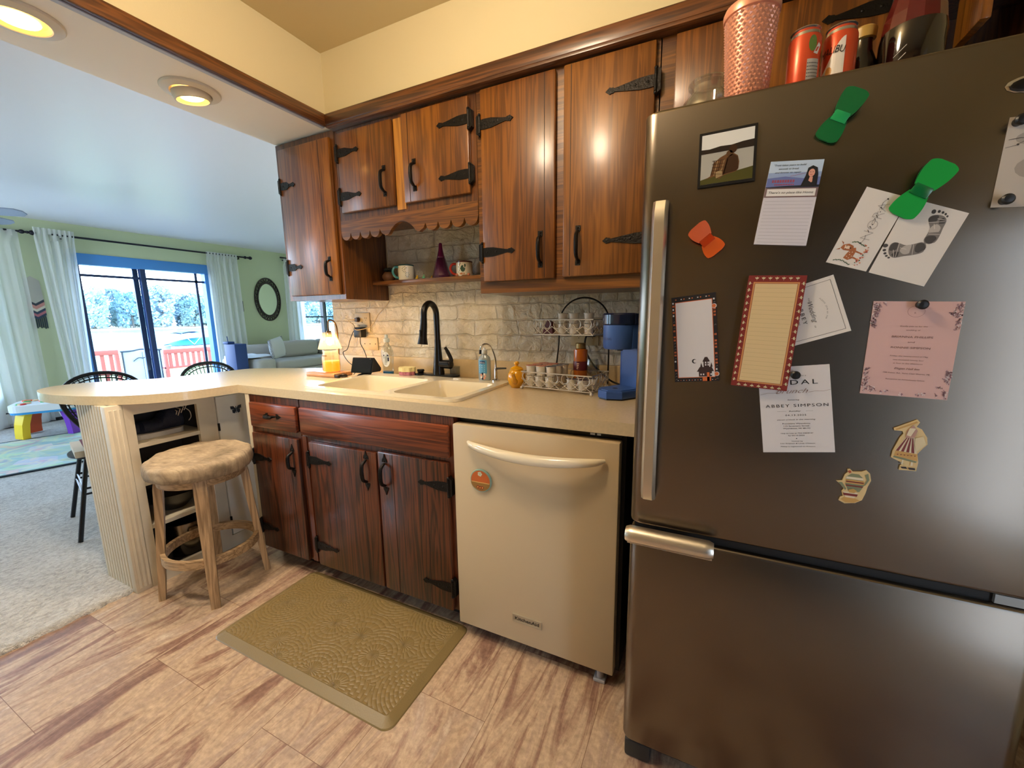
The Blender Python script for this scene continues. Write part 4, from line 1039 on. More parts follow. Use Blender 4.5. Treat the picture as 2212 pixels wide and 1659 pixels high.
# -- plastic clips: two curved paddles joined at a waist
def clip(name, label, cx, cz, ang, L, w, col, clearc, flip):
    t = thing(name, label, 'magnet clip', (cx, YD, cz), group='magnetic clips')
    def pad(y0, y1, sgn, front, ww):
        m = MB()
        n = 28; prof = []
        for k in range(n+1):
            u = k/n; prof.append((sgn*(.06+.44*u)*L, (.30+.20*math.sin(PI*min(1, u*.62+.08)))*ww*(1 if u < .85 else math.sqrt(max(.0, 1-((u-.85)/.15)**2*.75)))))
        def fn(u, v):
            i = min(n, int(round(u*n))); a, h = prof[i]
            b = (2*v-1)*h; y = y0+(y1-y0)*u+.003*(1-(2*v-1)**2)*0
            return (a, b, y)
        g = MB(); g.grid(fn, n, 8)
        nb = len(g.v)
        v2 = [(a, b, y+.0022) for a, b, y in g.v]
        fs2 = [f[::-1] for f in g.f]
        o = MB(); o.v = g.v+v2; o.f = g.f+[[i+nb for i in f] for f in fs2]
        K = n+1
        edge = [i for i in range(K)]+[K*j+n for j in range(1, 9)]+[K*8+i for i in range(n-1, -1, -1)]+[K*j for j in range(7, 0, -1)]
        for i in range(len(edge)):
            a, b = edge[i], edge[(i+1) % len(edge)]; o.f.append([a, b, b+nb, a+nb])
        o.m = [0]*len(o.f); o.sm = [True]*len(o.f)
        return o
    Mx = Matrix(((math.cos(ang), -math.sin(ang), 0, cx), (0, 0, -1, YD), (math.sin(ang), math.cos(ang), 0, cz), (0, 0, 0, 1)))
    s1, s2 = (1, -1)
    build('jaw', pad(.0115, .0035, s2, True, w).xf(Mx), col, t)
    build('back_jaw', pad(.0085, .0015, s2, False, w*.94).xf(Mx), clearc, t)
    build('grip', pad(.0125, .026, s1, True, w).xf(Mx), col, t)
    build('back_grip', pad(.008, .0025, s1, False, w*.96).xf(Mx), clearc, t)
    m = MB().cyl((0, -.30*w, .010), (0, .30*w, .010), .0052, seg=10).box(-.010, .010, -.32*w, .32*w, .0125, .0155, bev=.001)
    build('waist', m.xf(Mx), clearc, t)
    m = MB().cyl((-.2*L, 0, .0002), (-.2*L, 0, .0014), .009, seg=16)
    build('magnet', m.xf(Mx), BLACK, t)
    return t
GR = mat('clip_green', '#1a9a55', .35); GRD = mat('clip_green_dark', '#0d6b36', .2, spec=.6); GR2 = mat('clip_green_bright', '#16a040', .35)
OR1 = mat('clip_orange', '#ee6418', .3); OR2 = mat('clip_orange_dark', '#b8380f', .2, spec=.6)
clip('magnetic_clip', 'empty green plastic clip at the top of the fridge door', 1.014, 1.583, math.radians(60), .080, .040, GRD, GR, 0)
clip('magnetic_clip', 'green plastic clip holding the birth card with baby footprints', 1.140, 1.440, math.radians(58), .090, .044, GR2, GRD, 0)
clip('magnetic_clip', 'orange plastic clip on the left of the fridge door', .806, 1.387, math.radians(-50+180),   .070, .042, OR1, OR2, 0)
# -- flat cut-out magnets
def cut(name, label, pts, base, layers):
    t = thing(name, label, 'magnet', (sum(p[0] for p in pts)/len(pts)/1000, YD, min(p[1] for p in pts)/1000))
    build('backing', MB().prism([(a/1000, b/1000) for a, b in pts], 'xz', YD-.0002, YD-.0022), base, t)
    m = MB(); ms = []
    for i, (pp, mm) in enumerate(layers):
        if mm not in ms: ms.append(mm)
        m.add([(a/1000, YD-.00225-.00012*(i+1), b/1000) for a, b in pp], [list(range(len(pp)))], ms.index(mm))
    build('print', m, ms, t)
tanb = pm('cutout_tan', '#d9bd84', .5); sage = pm('cutout_sage', '#7f8361', .5); maroon = pm('cutout_maroon', '#74251f', .5); ivory = pm('cutout_ivory', '#ddcfae', .5); gold = pm('cutout_gold', '#c79a52', .5); dkb = pm('cutout_dark', '#2a1a14', .5)
wpts = [(1153, 1013), (1185, 1033), (1189, 1028), (1185, 1019), (1193, 1015), (1202, 1000), (1204, 987), (1197, 976), (1192, 967), (1195, 950), (1194, 933), (1169, 932), (1170, 941), (1175, 945), (1155, 955), (1156, 968), (1164, 996), (1168, 1004), (1166, 1009), (1154, 1009)]
lay = [([(1155, 1012), (1184, 1030), (1186, 1027), (1157, 1009.5)], gold), ([(1157, 956), (1191, 949), (1193, 952), (1159, 960)], sage), ([(1158, 959.5), (1193, 953), (1192, 966), (1160, 970)], gold),
       ([(1159, 970), (1191, 967), (1184, 999), (1172, 997)], ivory)]
for i in range(4):
    a = 1160+i*7.6; lay.append(([(a, 970-i*.6), (a+4.2, 969.5-i*.6), (1174.2+i*2.8, 997), (1172.6+i*2.8, 997)], maroon))
lay += [([(1171, 997), (1184, 998), (1187, 1012), (1180, 1022), (1172, 1010)], pm('cutout_rose', '#b98f7e', .5)), ([(1185, 997), (1196, 1002), (1199, 994), (1202, 987), (1196, 979), (1190, 972), (1186, 982)], pm('cutout_straw', '#d8c79c', .5)),
        ([(1170, 944), (1173, 944), (1173, 953), (1171, 953)], ivory), ([(1184, 943), (1187, 943), (1187, 950), (1184, 950)], ivory),
        ([(1170, 939), (1172, 936), (1180, 936), (1178, 940)], dkb), ([(1181, 939), (1183, 935), (1192, 935), (1191, 939)], dkb), ([(1175, 1016), (1184, 1016), (1178, 1000), (1172, 1002)], ivory)]
for i in range(6):
    a = 1162+i*5; lay.append(([(a, 962), (a+2, 962.4), (a+2, 964), (a, 963.6)], maroon))
cut('figurine_magnet', 'cut-out magnet of a woman in a striped apron holding up a sign', wpts, tanb, lay)
tp = [(1075, 894), (1085, 896), (1088, 909), (1092, 914), (1091, 921), (1095, 922), (1100, 917), (1114, 919), (1121, 923), (1127, 917), (1130, 903), (1126, 889), (1124, 875), (1120, 860), (1110, 852), (1093, 848), (1083, 853), (1085, 861), (1089, 863), (1086, 873), (1089, 879), (1081, 889)]
lay = [([(1090, 905), (1098, 913), (1110, 913), (1117, 906), (1120, 890), (1114, 876), (1096, 876), (1090, 890)], sage), ([(1091, 906), (1117, 906), (1118, 901), (1090, 901)], ivory), ([(1090, 900), (1119, 900), (1120, 892), (1090, 892)], gold),
       ([(1091, 897), (1119, 897), (1119, 894.5), (1091, 894.5)], maroon), ([(1078, 892.5), (1085, 892.5), (1093, 880), (1091, 877)], sage), ([(1091, 917), (1095, 920), (1098, 916), (1095, 913)], pm('cutout_knob', '#a8512f', .5)),
       ([(1119, 913), (1124, 917), (1127, 904), (1122, 892), (1119, 890), (1123, 903)], sage), ([(1088, 874), (1112, 874), (1107, 862), (1093, 862)], ivory), ([(1088, 871), (1112, 871), (1111, 866), (1089.5, 866)], maroon),
       ([(1086, 856), (1094, 851), (1108, 853), (1116, 859), (1108, 862), (1092, 862)], gold), ([(1096, 879), (1104, 882), (1110, 878), (1106, 873), (1098, 873)], gold), ([(1091, 889), (1118, 889), (1118, 886.5), (1091, 886.5)], maroon)]
cut('teapot_magnet', 'cut-out magnet of a striped teapot pouring over a teacup', tp, tanb, lay)

# ------------------------------------------------------------------ things on top of the fridge
ZF = 1.6525
j = thing('glass_jar', 'clear glass jar with a rolled rim on the fridge beside the pink tumbler', 'jar', (.785, -.625, ZF))
build('jar_body', MB().lathe([(0, .003), (.055, .003), (.062, .012), (.064, .075), (.058, .10), (.042, .118), (.040, .132), (.046, .136), (.047, .142), (.044, .146), (.038, .143), (.037, .12), (.055, .098), (.060, .075), (.058, .014), (0, .008)], (.785, -.625, ZF), 36), glass('jar_glass', '#f4f8f8', .95, .9, .03), j)
t = thing('tumbler', 'tall pink studded tumbler with a straw on the fridge', 'tumbler', (.864, -.735, ZF))
PINK = mat('tumbler_pink', '#de9a7c', .35, .35)
prof_r = lambda z: .037+.013*(z/.20)
m = MB().lathe([(0, 0)]+[(prof_r(z), z) for z in [0, .05, .1, .15, .2]], (.864, -.735, ZF), 32)
for r_ in range(24):
    z = .006+r_*.0082; nn = 30
    for k in range(nn):
        a = 2*PI*(k+.5*(r_ % 2))/nn; R_ = prof_r(z); ca, sa = math.cos(a), math.sin(a); w = R_*PI/nn*1.05
        if sa > .45: continue
        p = lambda t_, h_, o_: (.864+(R_+o_)*ca-t_*sa, -.735+(R_+o_)*sa+t_*ca, ZF+z+h_)
        m.add([p(-w, 0, 0), p(0, -.0046, 0), p(w, 0, 0), p(0, .0046, 0), p(0, 0, .0028)], [[0, 1, 4], [1, 2, 4], [2, 3, 4], [3, 0, 4]], 0, False)
build('cup', m, PINK, t)
build('lid', MB().lathe([(.050, .199), (.0535, .200), (.0545, .212), (.052, .218), (.02, .221), (0, .221)], (.864, -.735, ZF), 36), PINK, t)
build('straw', MB().cyl((.864, -.735, ZF+.22), (.858, -.735, ZF+.30), .0042, seg=10), mat('straw_pale', '#d8b79a', .3), t)
def can(x, y, label, rot):
    t = thing('drink_can', label, 'can', (x, y, ZF), group='slim drink cans on the fridge')
    R_ = .029; H_ = .150
    m = MB().lathe([(.023, .0), (.026, .002), (R_, .008), (R_, .132), (.0255, .142), (.024, .148)], (x, y, ZF), 36)
    build('can_body', m, mat('can_coral', '#d9542f', .3, .3), t)
    m = MB().lathe([(.024, .148), (.0265, .150), (.025, .152), (.023, .147), (0, .147)], (x, y, ZF), 30).lathe([(.0262, .139), (.0275, .137), (.0262, .143)], (x, y, ZF), 30)
    build('can_end', m, mat('can_aluminium', '#c4c2be', .25, .9), t)
    # wrap-around printed patches
    p = MB(); rad = R_+.0004
    def wrap(pts, mi, o=0):
        vs = []
        for a, z in pts: vs.append((x+(rad+o)*math.cos(a+rot), y+(rad+o)*math.sin(a+rot), ZF+z))
        p.add(vs, [list(range(len(vs)))], mi)
    for i in range(12):
        a0, a1 = -.75+i*.125, -.75+(i+1)*.125
        top = .128-.02*abs(math.sin(a0*2.2)); wrap([(a0, .014), (a1, .014), (a1, .095+.03*math.sin(a1*2)), (a0, .095+.03*math.sin(a0*2))], 0)
    for i in range(8):
        a0 = -1.9+i*.1; wrap([(a0, .03), (a0+.1, .03), (a0+.1, .088), (a0, .088)], 1)
        for q in range(8): wrap([(a0+.02, .036+q*.0062), (a0+.085, .036+q*.0062), (a0+.085, .0375+q*.0062), (a0+.02, .0375+q*.0062)], 2, .0004)
    wrap([(-1.55, .098), (-1.2, .118), (-1.0, .114), (-1.25, .096)], 0, .0003)
    wrap([(-1.62+.26*math.cos(k), .116+.015*math.sin(k)) for k in [2*PI*q/12 for q in range(12)]], 3, .0003)
    wrap([(-.1+.2*math.cos(k), .066+.009*math.sin(k)) for k in [2*PI*q/12 for q in range(12)]], 4, .0006)
    tv, tf, tw = textgeo('MALIBU', .35)
    p.add([(x+(rad+.001)*math.cos((-.78+a_/tw*1.56)+rot), y+(rad+.001)*math.sin((-.78+a_/tw*1.56)+rot), ZF+.088+.0135*b_+.01*math.cos(2*(a_/tw-.5))) for a_, b_ in tv], tf, 2)
    build('label', p, [mat('can_white', '#e6dfd3', .35), mat('can_grey_panel', '#b9b3a8', .4), INK, mat('can_leaf', '#5d7a34', .4), mat('can_peach', '#e0a04a', .4)], t)
can(.966, -.725, 'coral printed can turned to its grey text panel, beside the pink tumbler', .42)
can(1.030, -.705, 'coral and white can with name lettering, beside the small dark bottle', -PI/2-.62)
t = thing('small_bottle', 'small dark syrup bottle with a yellow cap behind the cans', 'bottle', (1.082, -.64, ZF))
build('bottle_body', MB().lathe([(0, 0), (.024, 0), (.027, .005), (.027, .10), (.018, .125), (.016, .14), (.016, .15)], (1.082, -.64, ZF)), mat('dark_syrup', '#1c0f0a', .12, coat=.5), t)
build('cap', MB().lathe([(.0165, .148), (.021, .15), (.022, .168), (.018, .172), (0, .172)], (1.082, -.64, ZF)), mat('cap_yellow', '#bf9a4c', .4), t)
t = thing('juice_bottle', 'big dark bottle with red upper part at the right on the fridge', 'bottle', (1.155, -.665, ZF))
build('bottle_body', MB().lathe([(0, 0), (.046, 0), (.051, .008), (.052, .12), (.050, .135)], (1.155, -.665, ZF), 32), mat('cola_dark', '#120809', .08, coat=.8), t)
build('shoulder', MB().lathe([(.050, .135), (.047, .16), (.032, .215), (.018, .245), (.016, .27)], (1.155, -.665, ZF), 12, smooth=False), mat('juice_red', '#5b1216', .15, coat=.5), t)
build('cap', MB().lathe([(.018, .268), (.019, .29), (0, .292)], (1.155, -.665, ZF), 20), mat('cap_dark', '#3a1010', .4), t)
m = MB(); tv, tf, tw = textgeo('SODA', off=.01)
m.add([(1.155+.0526*math.cos(-PI/2+.25+a_/tw*.8), -.665+.0526*math.sin(-PI/2+.25+a_/tw*.8), ZF+.03+.02*b_) for a_, b_ in tv], tf)
for i in range(5): m.add([(1.155+.0526*math.cos(-PI/2-.75+q*.12), -.665+.0526*math.sin(-PI/2-.75+q*.12), ZF+.02+i*.014+.005*q+dz) for q, dz in ((0, 0), (3, 0), (3, .0015), (0, .0015))], [[0, 1, 2, 3]])
build('label', m, mat('bottle_print', '#bcb6ad', .5), t)

# ------------------------------------------------------------------ wall shelf items
ZS = 1.4265
t = thing('small_pot', 'small round brown clay pot with dark foliage at the left end of the wall shelf', 'pot', (-.772, -.07, ZS))
build('pot_body', MB().lathe([(0, 0), (.022, 0), (.034, .018), (.034, .03), (.024, .045), (.018, .05), (.014, .05)], (-.772, -.07, ZS)), mat('clay_brown', '#6d4526', .6, bump=.2), t)
m = MB()
for k in range(14):
    a = k*2.4; m.ell((-.772+.018*math.cos(a), -.07+.016*math.sin(a), ZS+.058+.004*(k % 3)), (.011, .008, .006), seg=8, rings=5)
build('foliage', m, mat('dark_foliage', '#1b2420', .6), t)
def mug(x, y, r, h, label, body, rim, hand, hang, deco):
    t = thing('mug', label, 'mug', (x, y, ZS))
    build('cup', MB().lathe([(0, 0), (r*.94, 0), (r, .006), (r, h), (r-.0035, h), (r-.004, .006), (0, .005)], (x, y, ZS), 32), body, t)
    build('rim_band', MB().lathe([(r+.0004, h-.006), (r+.0006, h), (r-.0018, h+.0008), (r-.0042, h-.001)], (x, y, ZS), 32), rim, t)
    ca, sa = math.cos(hang), math.sin(hang); pth = []
    for q, z in ((-.003, h*.83), (.014, h*.85), (.026, h*.68), (.027, h*.45), (.016, h*.22), (-.003, h*.14)): pth.append((x+(r+q)*ca, y+(r+q)*sa, ZS+z))
    build('handle', MB().tube(smoothpath(pth, 5), .0058, 8), hand, t)
    m = MB()
    for (a, z, w, hh, k) in deco:
        n = 10; m.add([(x+(r+.0006)*math.cos(a+w*math.cos(q)), y+(r+.0006)*math.sin(a+w*math.cos(q)), ZS+z+hh*math.sin(q)) for q in [2*PI*i/n for i in range(n)]], [list(range(n))], k)
    build('painted_motif', m, [mat('motif_green', '#2d4a33', .4), mat('motif_teal', '#4e8886', .4), mat('motif_orange', '#c47a42', .4), mat('motif_white', '#e6dfc9', .4)], t)
cre = mat('mug_cream', '#e3dabf', .25, coat=.4)
dc = [(-1.05+.28*math.cos(k*.7), .052+.013*math.sin(k*.7), .05, .0022, 0) for k in range(1, 8)]+[(-.75+.22*math.cos(k*.9), .026+.011*math.sin(k*.9), .045, .002, 1) for k in range(7)]+[(-1.1, .05, .05, .002, 0), (-1.0, .055, .04, .002, 0)]
mug(-.648, -.075, .0415, .078, 'cream mug with teal rim and green handle in front on the wall shelf', cre, mat('mug_dark_teal', '#23433f', .3), mat('mug_teal', '#3b7f7c', .3), math.radians(-125), dc)
dc = [(-1.75+.12*(k % 3), .02+.008*k, .05, .0025, 0) for k in range(6)]+[(-1.2, .036, .30, .016, 0), (-.95, .05, .2, .012, 3), (-.95, .05, .12, .008, 0), (-1.3, .012, .35, .005, 2), (-1.6, .055, .07, .003, 2)]
mug(-.285, -.075, .040, .072, 'cream painted mug with red handle and red rim at the right of the wall shelf', cre, mat('mug_dark_red', '#5a1a15', .3), mat('mug_red', '#a82a18', .25), math.radians(-150), dc)
m = MB(); m.lathe([(0, .0), (.043, 0), (.045, .004), (.045, .012), (.0225, .098), (.020, .1)], (-.425, -.07, ZS), 10, smooth=False)
pv = glass('plum_glass', '#8a3a63', .62, .4, .05)
t = thing('glass_vase', 'conical plum coloured glass bottle with pointed stopper on the wall shelf', 'bottle', (-.425, -.07, ZS))
build('bottle_body', m, mat('plum_glass_body', '#6f2d50', .12, trans=.55, coat=.4), t)
build('stopper', MB().lathe([(.0195, .1), (.0205, .104), (.018, .11), (.012, .135), (.009, .158), (.009, .166), (.006, .172), (0, .173)], (-.425, -.07, ZS), 12), mat('plum_stopper', '#7a1c49', .2, trans=.3, coat=.4), t)
def duck(x, y, s, col, label, rz):
    t = thing('rubber_duck', label, 'duck', (x, y, ZS), rz, 'little rubber ducks')
    m = MB().ell((0, 0, .40*s), (.62*s, .45*s, .40*s)).ell((.28*s, 0, .98*s), (.33*s, .31*s, .32*s)).ell((-.58*s, 0, .62*s), (.2*s, .2*s, .18*s))
    build('duck_body', m, col, t, local=True)
    build('bill', MB().ell((.62*s, 0, .93*s), (.16*s, .14*s, .06*s), seg=8, rings=6), mat('bill_orange', '#c8641e', .4), t, local=True)
duck(-.585+.015, -.085, .0165, mat('duck_yellow', '#e0b52c', .35), 'small yellow rubber duck beside the teal handled mug', -.5)
duck(-.527, -.085, .0175, mat('duck_green', '#74b584', .35), 'small green rubber duck between two yellow ducks', -.4)
duck(-.487, -.07, .013, mat('duck_gold', '#c99a34', .35), 'smallest yellow rubber duck against the plum glass bottle', -.6)
t = thing('trinket_stand', 'small brown trinket with two pinkish feet below the red handled mug', 'trinket', (-.27, -.110, ZS))
build('trinket_base', MB().box(-.305, -.235, -.113, -.107, ZS, ZS+.006, bev=.001), W_UPX, t)
for q in (-.305, -.238): build('foot', MB().ell((q, -.112, ZS+.007), (.009, .006, .0068), seg=10, rings=6), mat('trinket_pink', '#b9714e', .5), t)

# ------------------------------------------------------------------ outlets and plugs
OUT = mat('outlet_almond', '#cdbd95', .45)
def slots(m, x, z, k=1):
    for dx in (-.006, .006): m.box(x+dx-.001, x+dx+.001, -.0085, -.0075, z-.004, z+.005, k)
    m.cyl((x, -.0078, z-.011), (x, -.0084, z-.011), .0022, seg=8, mat=k)
def outlet(x0, x1, z0, z1, label, socks, screws):
    t = thing('wall_outlet', label, 'outlet', ((x0+x1)/2, -.004, z0), group='outlets on the brick wall')
    build('plate', MB().box(x0, x1, -.0075, .002, z0, z1, bev=.002), OUT, t)
    m = MB()
    for s in socks: slots(m, *s)
    for q in screws: m.cyl((q[0], -.0074, q[1]), (q[0], -.0088, q[1]), .0032, seg=8, mat=0)
    build('socket_face', m, [mat('screw_dark', '#4a3a22', .5, .3), mat('slot_dark', '#2a2117', .6)], t)
outlet(-1.112, -.995, 1.150, 1.262, 'almond double outlet plate near the lamp with plugs in it', [(-1.025, 1.23), (-1.025, 1.185), (-1.085, 1.185)], [(-1.054, 1.207)])
outlet(-1.062, -.944, 1.042, 1.116, 'small almond blank plate with three screw holes behind the dish soap', [], [(-1.045, 1.079), (-1.003, 1.079), (-.961, 1.079)])
outlet(.243, .372, 1.095, 1.185, 'almond outlet plate behind the wire basket stand', [(.28, 1.14), (.345, 1.14)], [(.308, 1.14)])
# adapter and plug
a = thing('power_adapter', 'black power adapter plugged into the outlet near the lamp', 'adapter', (-1.045, -.03, 1.12))
build('adapter_body', MB().box(-1.085, -1.025, -.052, -.009, 1.118, 1.178, bev=.006), mat('adapter_black', '#141110', .45), a)
build('cord', MB().tube(smoothpath([(-1.083, -.03, 1.165), (-1.10, -.035, 1.155), (-1.115, -.05, 1.11), (-1.125, -.07, 1.05), (-1.13, -.10, 1.03), (-1.07, -.125, .985), (-.99, -.14, .945), (-.965, -.185, .920)], 6), .0022, 8), BLACK, a)
build('cord', MB().tube(smoothpath([(-1.04, -.045, 1.12), (-1.035, -.05, 1.08), (-1.0, -.06, 1.04), (-.975, -.065, .98), (-.965, -.065, .9185)], 6), .0022, 8), BLACK, a)
pl = thing('plug', 'brown round plug with pale cord in the upper outlet near the lamp', 'plug', (-1.085, -.03, 1.21))
build('plug_body', MB().cyl((-1.083, -.009, 1.222), (-1.083, -.030, 1.222), .015, .012, 16), mat('plug_brown', '#3a2214', .4), pl)
build('cord', MB().tube(smoothpath([(-1.083, -.030, 1.222), (-1.11, -.045, 1.222), (-1.13, -.04, 1.215), (-1.10, -.03, 1.19), (-1.06, -.062, 1.167), (-1.02, -.062, 1.165), (-.97, -.02, 1.185), (-.92, -.012, 1.25), (-.86, -.008, 1.30), (-.835, -.006, 1.335), (-.834, -.006, 1.40)], 6), .0024, 8), mat('cord_pale', '#c9b690', .5), pl)
build('cord', MB().tube(smoothpath([(-.834, -.005, 1.428), (-.834, -.005, 1.5), (-.83, -.005, 1.58), (-.834, -.006, 1.66)], 4), .0024, 8), MATS['cord_pale'], pl)

# ------------------------------------------------------------------ candle warmer lamp
LX, LY = -1.065, -.245
l = thing('candle_warmer_lamp', 'glowing candle warmer lamp with ribbed glass shade on a wooden block', 'lamp', (LX, LY, ZC1))
build('base', MB().box(-1.205, -.985, LY-.058, LY+.072, ZC1+.0005, ZC1+.022, bev=.004), wood('lamp_base_wood', '#a86a3c', '#d69a62', 'x', rough=.45), l)
m = MB().tube(smoothpath([(LX-.01, LY+.064, ZC1+.02), (LX-.01, LY+.066, ZC1+.15), (LX-.008, LY+.064, ZC1+.26), (LX-.006, LY+.045, ZC1+.30), (LX-.003, LY+.012, ZC1+.308), (LX, LY, ZC1+.29), (LX, LY, ZC1+.245)], 5), .0042, 10)
m.cyl((LX, LY, ZC1+.25), (LX, LY, ZC1+.215), .013, .017, 16)
build('stem', m, mat('aged_brass', '#7a5a34', .3, .9), l)
sp_ = [(.030, .242), (.034, .236), (.060, .152), (.058, .152), (.0325, .234)]
build('shade', MB().lathe(sp_, (LX, LY, ZC1), 72, rib=.035, nrib=24), glass('ribbed_shade', '#fff4e2', .95, .6, .08, .1), l)
m = MB().lathe([(0, 0), (.012, .004), (.019, .022), (.013, .038), (.009, .045)], (LX, LY, ZC1+.170))
build('bulb', m, emis('warm_bulb', '#ffca7a', 38), l)
cj = thing('candle_jar', 'lit amber candle jar under the lamp shade', 'candle', (LX, LY, ZC1+.0225))
cb = ZC1+.0225
build('jar', MB().lathe([(0, .001), (.044, .001), (.047, .006), (.047, .088), (.040, .104), (.040, .122), (.0375, .122), (.0375, .104), (.0445, .086), (.0445, .008)], (LX, LY, cb), 40), glass('candle_glass', '#fff6e8', .94, .35, .04, .08), cj)
wx = mat('amber_wax', '#f0a032', .4, emit='#f59a1c', es=1.1)  # emission stands in for the lamp light glowing in the wax
build('wax', MB().lathe([(0, .004), (.0425, .006), (.0435, .06), (.0425, .063), (0, .062)], (LX, LY, cb), 36), wx, cj)
m = MB()
for z0_, z1_, a0_, a1_, k_ in ((.09, .0975, -2.1, -1.15, 0), (.012, .05, -2.75, -2.45, 1)):
    m.grid(lambda u, v: (LX+(.0476 if z0_ < .08 else .0455)*math.cos(a0_+(a1_-a0_)*u), LY+(.0476 if z0_ < .08 else .0455)*math.sin(a0_+(a1_-a0_)*u), cb+z0_+(z1_-z0_)*v), 8, 1, k_)
build('label', m, [mat('label_gold', '#9a7a4a', .4), mat('label_rust', '#b8562c', .5)], cj)
# cable heap
cc = MB(); rr_ = random.Random(2); pts = []
for k in range(34):
    a = k*.95; pts.append((-.985+.034*math.cos(a)*(.6+.4*rr_.random())+.02*math.sin(k*.31), -.262+.020*math.sin(a)*(.6+.4*rr_.random()), ZC1+.0045+.012*(.5+.5*math.sin(k*.8))))
cc.tube(smoothpath(pts, 4), .0027, 6)
ch = thing('cable_bundle', 'bundled dark cable with plug on the worktop between lamp and smart display', 'cable', (-.985, -.262, ZC1))
build('coil', cc, mat('cable_brown', '#2a1a12', .45), ch)
build('plug', MB().box(-.992, -.958, -.300, -.283, ZC1+.001, ZC1+.016, bev=.003), MATS['cable_brown'], ch)
# smart display
s = thing('smart_display', 'small black smart display facing the room beside the dish soap', 'display', (-.89, -.155, ZC1))
Mr = Matrix.Translation((-.89, -.165, ZC1)) @ Matrix.Rotation(math.radians(8), 4, 'Z')
m = MB().prism([(-.040, .024), (-.044, .020), (-.018, .100), (-.012, .102), (.042, .040), (.040, .026), (.03, .022)], 'yz', -.068, .068).xf(Mr)
build('body', m, mat('display_fabric', '#1b1817', .85, bump=.3, bscale=400), s)
m = MB(); nv = Vector((0, -.0448-.0003, .020)); tv_ = Vector((0, .026, .080))
def scr(u, v, o=0): 
    p = nv+tv_*v; return Mr @ Vector(((2*u-1)*.066, p.y-.001-o, p.z+.0004))
m.add([scr(.01, .02), scr(.99, .02), scr(.99, .98), scr(.01, .98)], [[0, 1, 2, 3]], 0)
m.add([scr(.05, .08, .0006), scr(.95, .08, .0006), scr(.95, .90, .0006), scr(.05, .90, .0006)], [[0, 1, 2, 3]], 1)
m.add([scr(.86, .925, .0008), scr(.885, .925, .0008), scr(.885, .955, .0008), scr(.86, .955, .0008)], [[0, 1, 2, 3]], 2)
build('screen', m, [mat('bezel', '#0a0a0b', .15), mat('screen_dark', '#17181c', .12), mat('camera_dot', '#9a948c', .3)], s)
build('base', MB().lathe([(0, 0), (.055, 0), (.05, .006), (.03, .012), (.02, .026), (0, .028)], (0, .0, .0005), 28, sy=.75).xf(Mr), BLACK, s)
# dish soap bottle
b = thing('dish_soap_bottle', 'clear dish soap bottle with a little blue soap left, by the sink', 'bottle', (-.80, -.09, ZC1))
bx, by_ = -.803, -.085
build('bottle_body', MB().lathe([(0, .001), (.034, .001), (.037, .006), (.036, .05), (.041, .10), (.038, .135), (.024, .162), (.0135, .175), (.0135, .185)], (bx, by_, ZC1), 32, sy=.62), glass('soap_plastic', '#f2f6f4', .93, .4, .05), b)
build('soap', MB().lathe([(0, .003), (.033, .003), (.0345, .008), (.0345, .020), (0, .020)], (bx, by_, ZC1), 32, sy=.6), mat('blue_soap', '#1a6aa0', .15), b)
build('cap', MB().lathe([(.014, .182), (.0165, .184), (.0165, .202), (.0135, .204), (.009, .206), (.0075, .224), (0, .225)], (bx, by_, ZC1), 20), mat('cap_clear_grey', '#c9d4cf', .35), b)
m = MB()
def onb(a, z, o=.0008):
    r_ = .0405+o; return (bx+r_*math.cos(a), by_+r_*.62*math.sin(a), ZC1+z)
m.add([onb(-PI/2+.25+.62*math.cos(q), .088+.042*math.sin(q)) for q in [2*PI*k/20 for k in range(20)]], [list(range(20))], 0)
m.add([onb(-PI/2+.25+a, z, .0014) for a, z in ((-.42, .106), (.42, .106), (.40, .114), (-.40, .114))], [[0, 1, 2, 3]], 1)
m.add([onb(-PI/2+.25+a, z, .0014) for a, z in ((.25, .078), (.46, .078), (.46, .098), (.25, .098))], [[0, 1, 2, 3]], 1)
for i in range(6): m.add([onb(-PI/2+.25+a, z, .0014) for a, z in ((-.45, .099-i*.008), (.1, .099-i*.008), (.1, .1015-i*.008), (-.45, .1015-i*.008))], [[0, 1, 2, 3]], 2)
build('label', m, [mat('label_white', '#dfe2df', .4), mat('label_navy', '#1e2850', .4), mat('label_grey', '#8b95a0', .4)], b)
# hand soap
hx, hy = -.150, -.135
b = thing('hand_soap_bottle', 'clear hand soap bottle with blue floral label at the right end of the sink', 'bottle', (hx, hy, ZR))
build('bottle_body', MB().lathe([(0, .0), (.030, .0), (.032, .006), (.032, .095), (.028, .112), (.014, .124), (.0125, .130)], (hx, hy, ZR+.0005), 32, sy=.7), mat('hand_soap_clear', '#b9c4c4', .12, trans=.35, coat=.4), b)
build('cap', MB().lathe([(.014, .128), (.015, .130), (.014, .146), (.006, .148), (.005, .158), (0, .159)], (hx, hy, ZR), 20), mat('pump_white', '#dfe3e3', .3), b)
m = MB()
def onh(a, z, o=.0006): return (hx+(.0322+o)*math.cos(a), hy+.7*(.0322+o)*math.sin(a), ZR+z)
for i in range(10): m.add([onh(-PI/2-.75+.15*i+.15*q, z) for q, z in ((0, .035), (1, .035), (1, .100), (0, .100))], [[0, 1, 2, 3]], 0)
for i in range(5): m.add([onh(-PI/2-.45+.18*i+.18*q, z, .001) for q, z in ((0, .082), (1, .082), (1, .094), (0, .094))], [[0, 1, 2, 3]], 1)
tv, tf, tw = textgeo('softsoap', off=.015); m.add([onh(-PI/2-.40+a/tw*.8, .085+b_*.006, .0014) for a, b_ in tv], tf, 2)
for i in range(4): m.add([onh(-PI/2-.5+.9*q, z-.009*i, .001) for q, z in ((0, .072), (.5, .072), (1, .072), (1, .0745), (.5, .0745), (0, .0745))], [[0, 1, 2, 3, 4, 5]], 2)
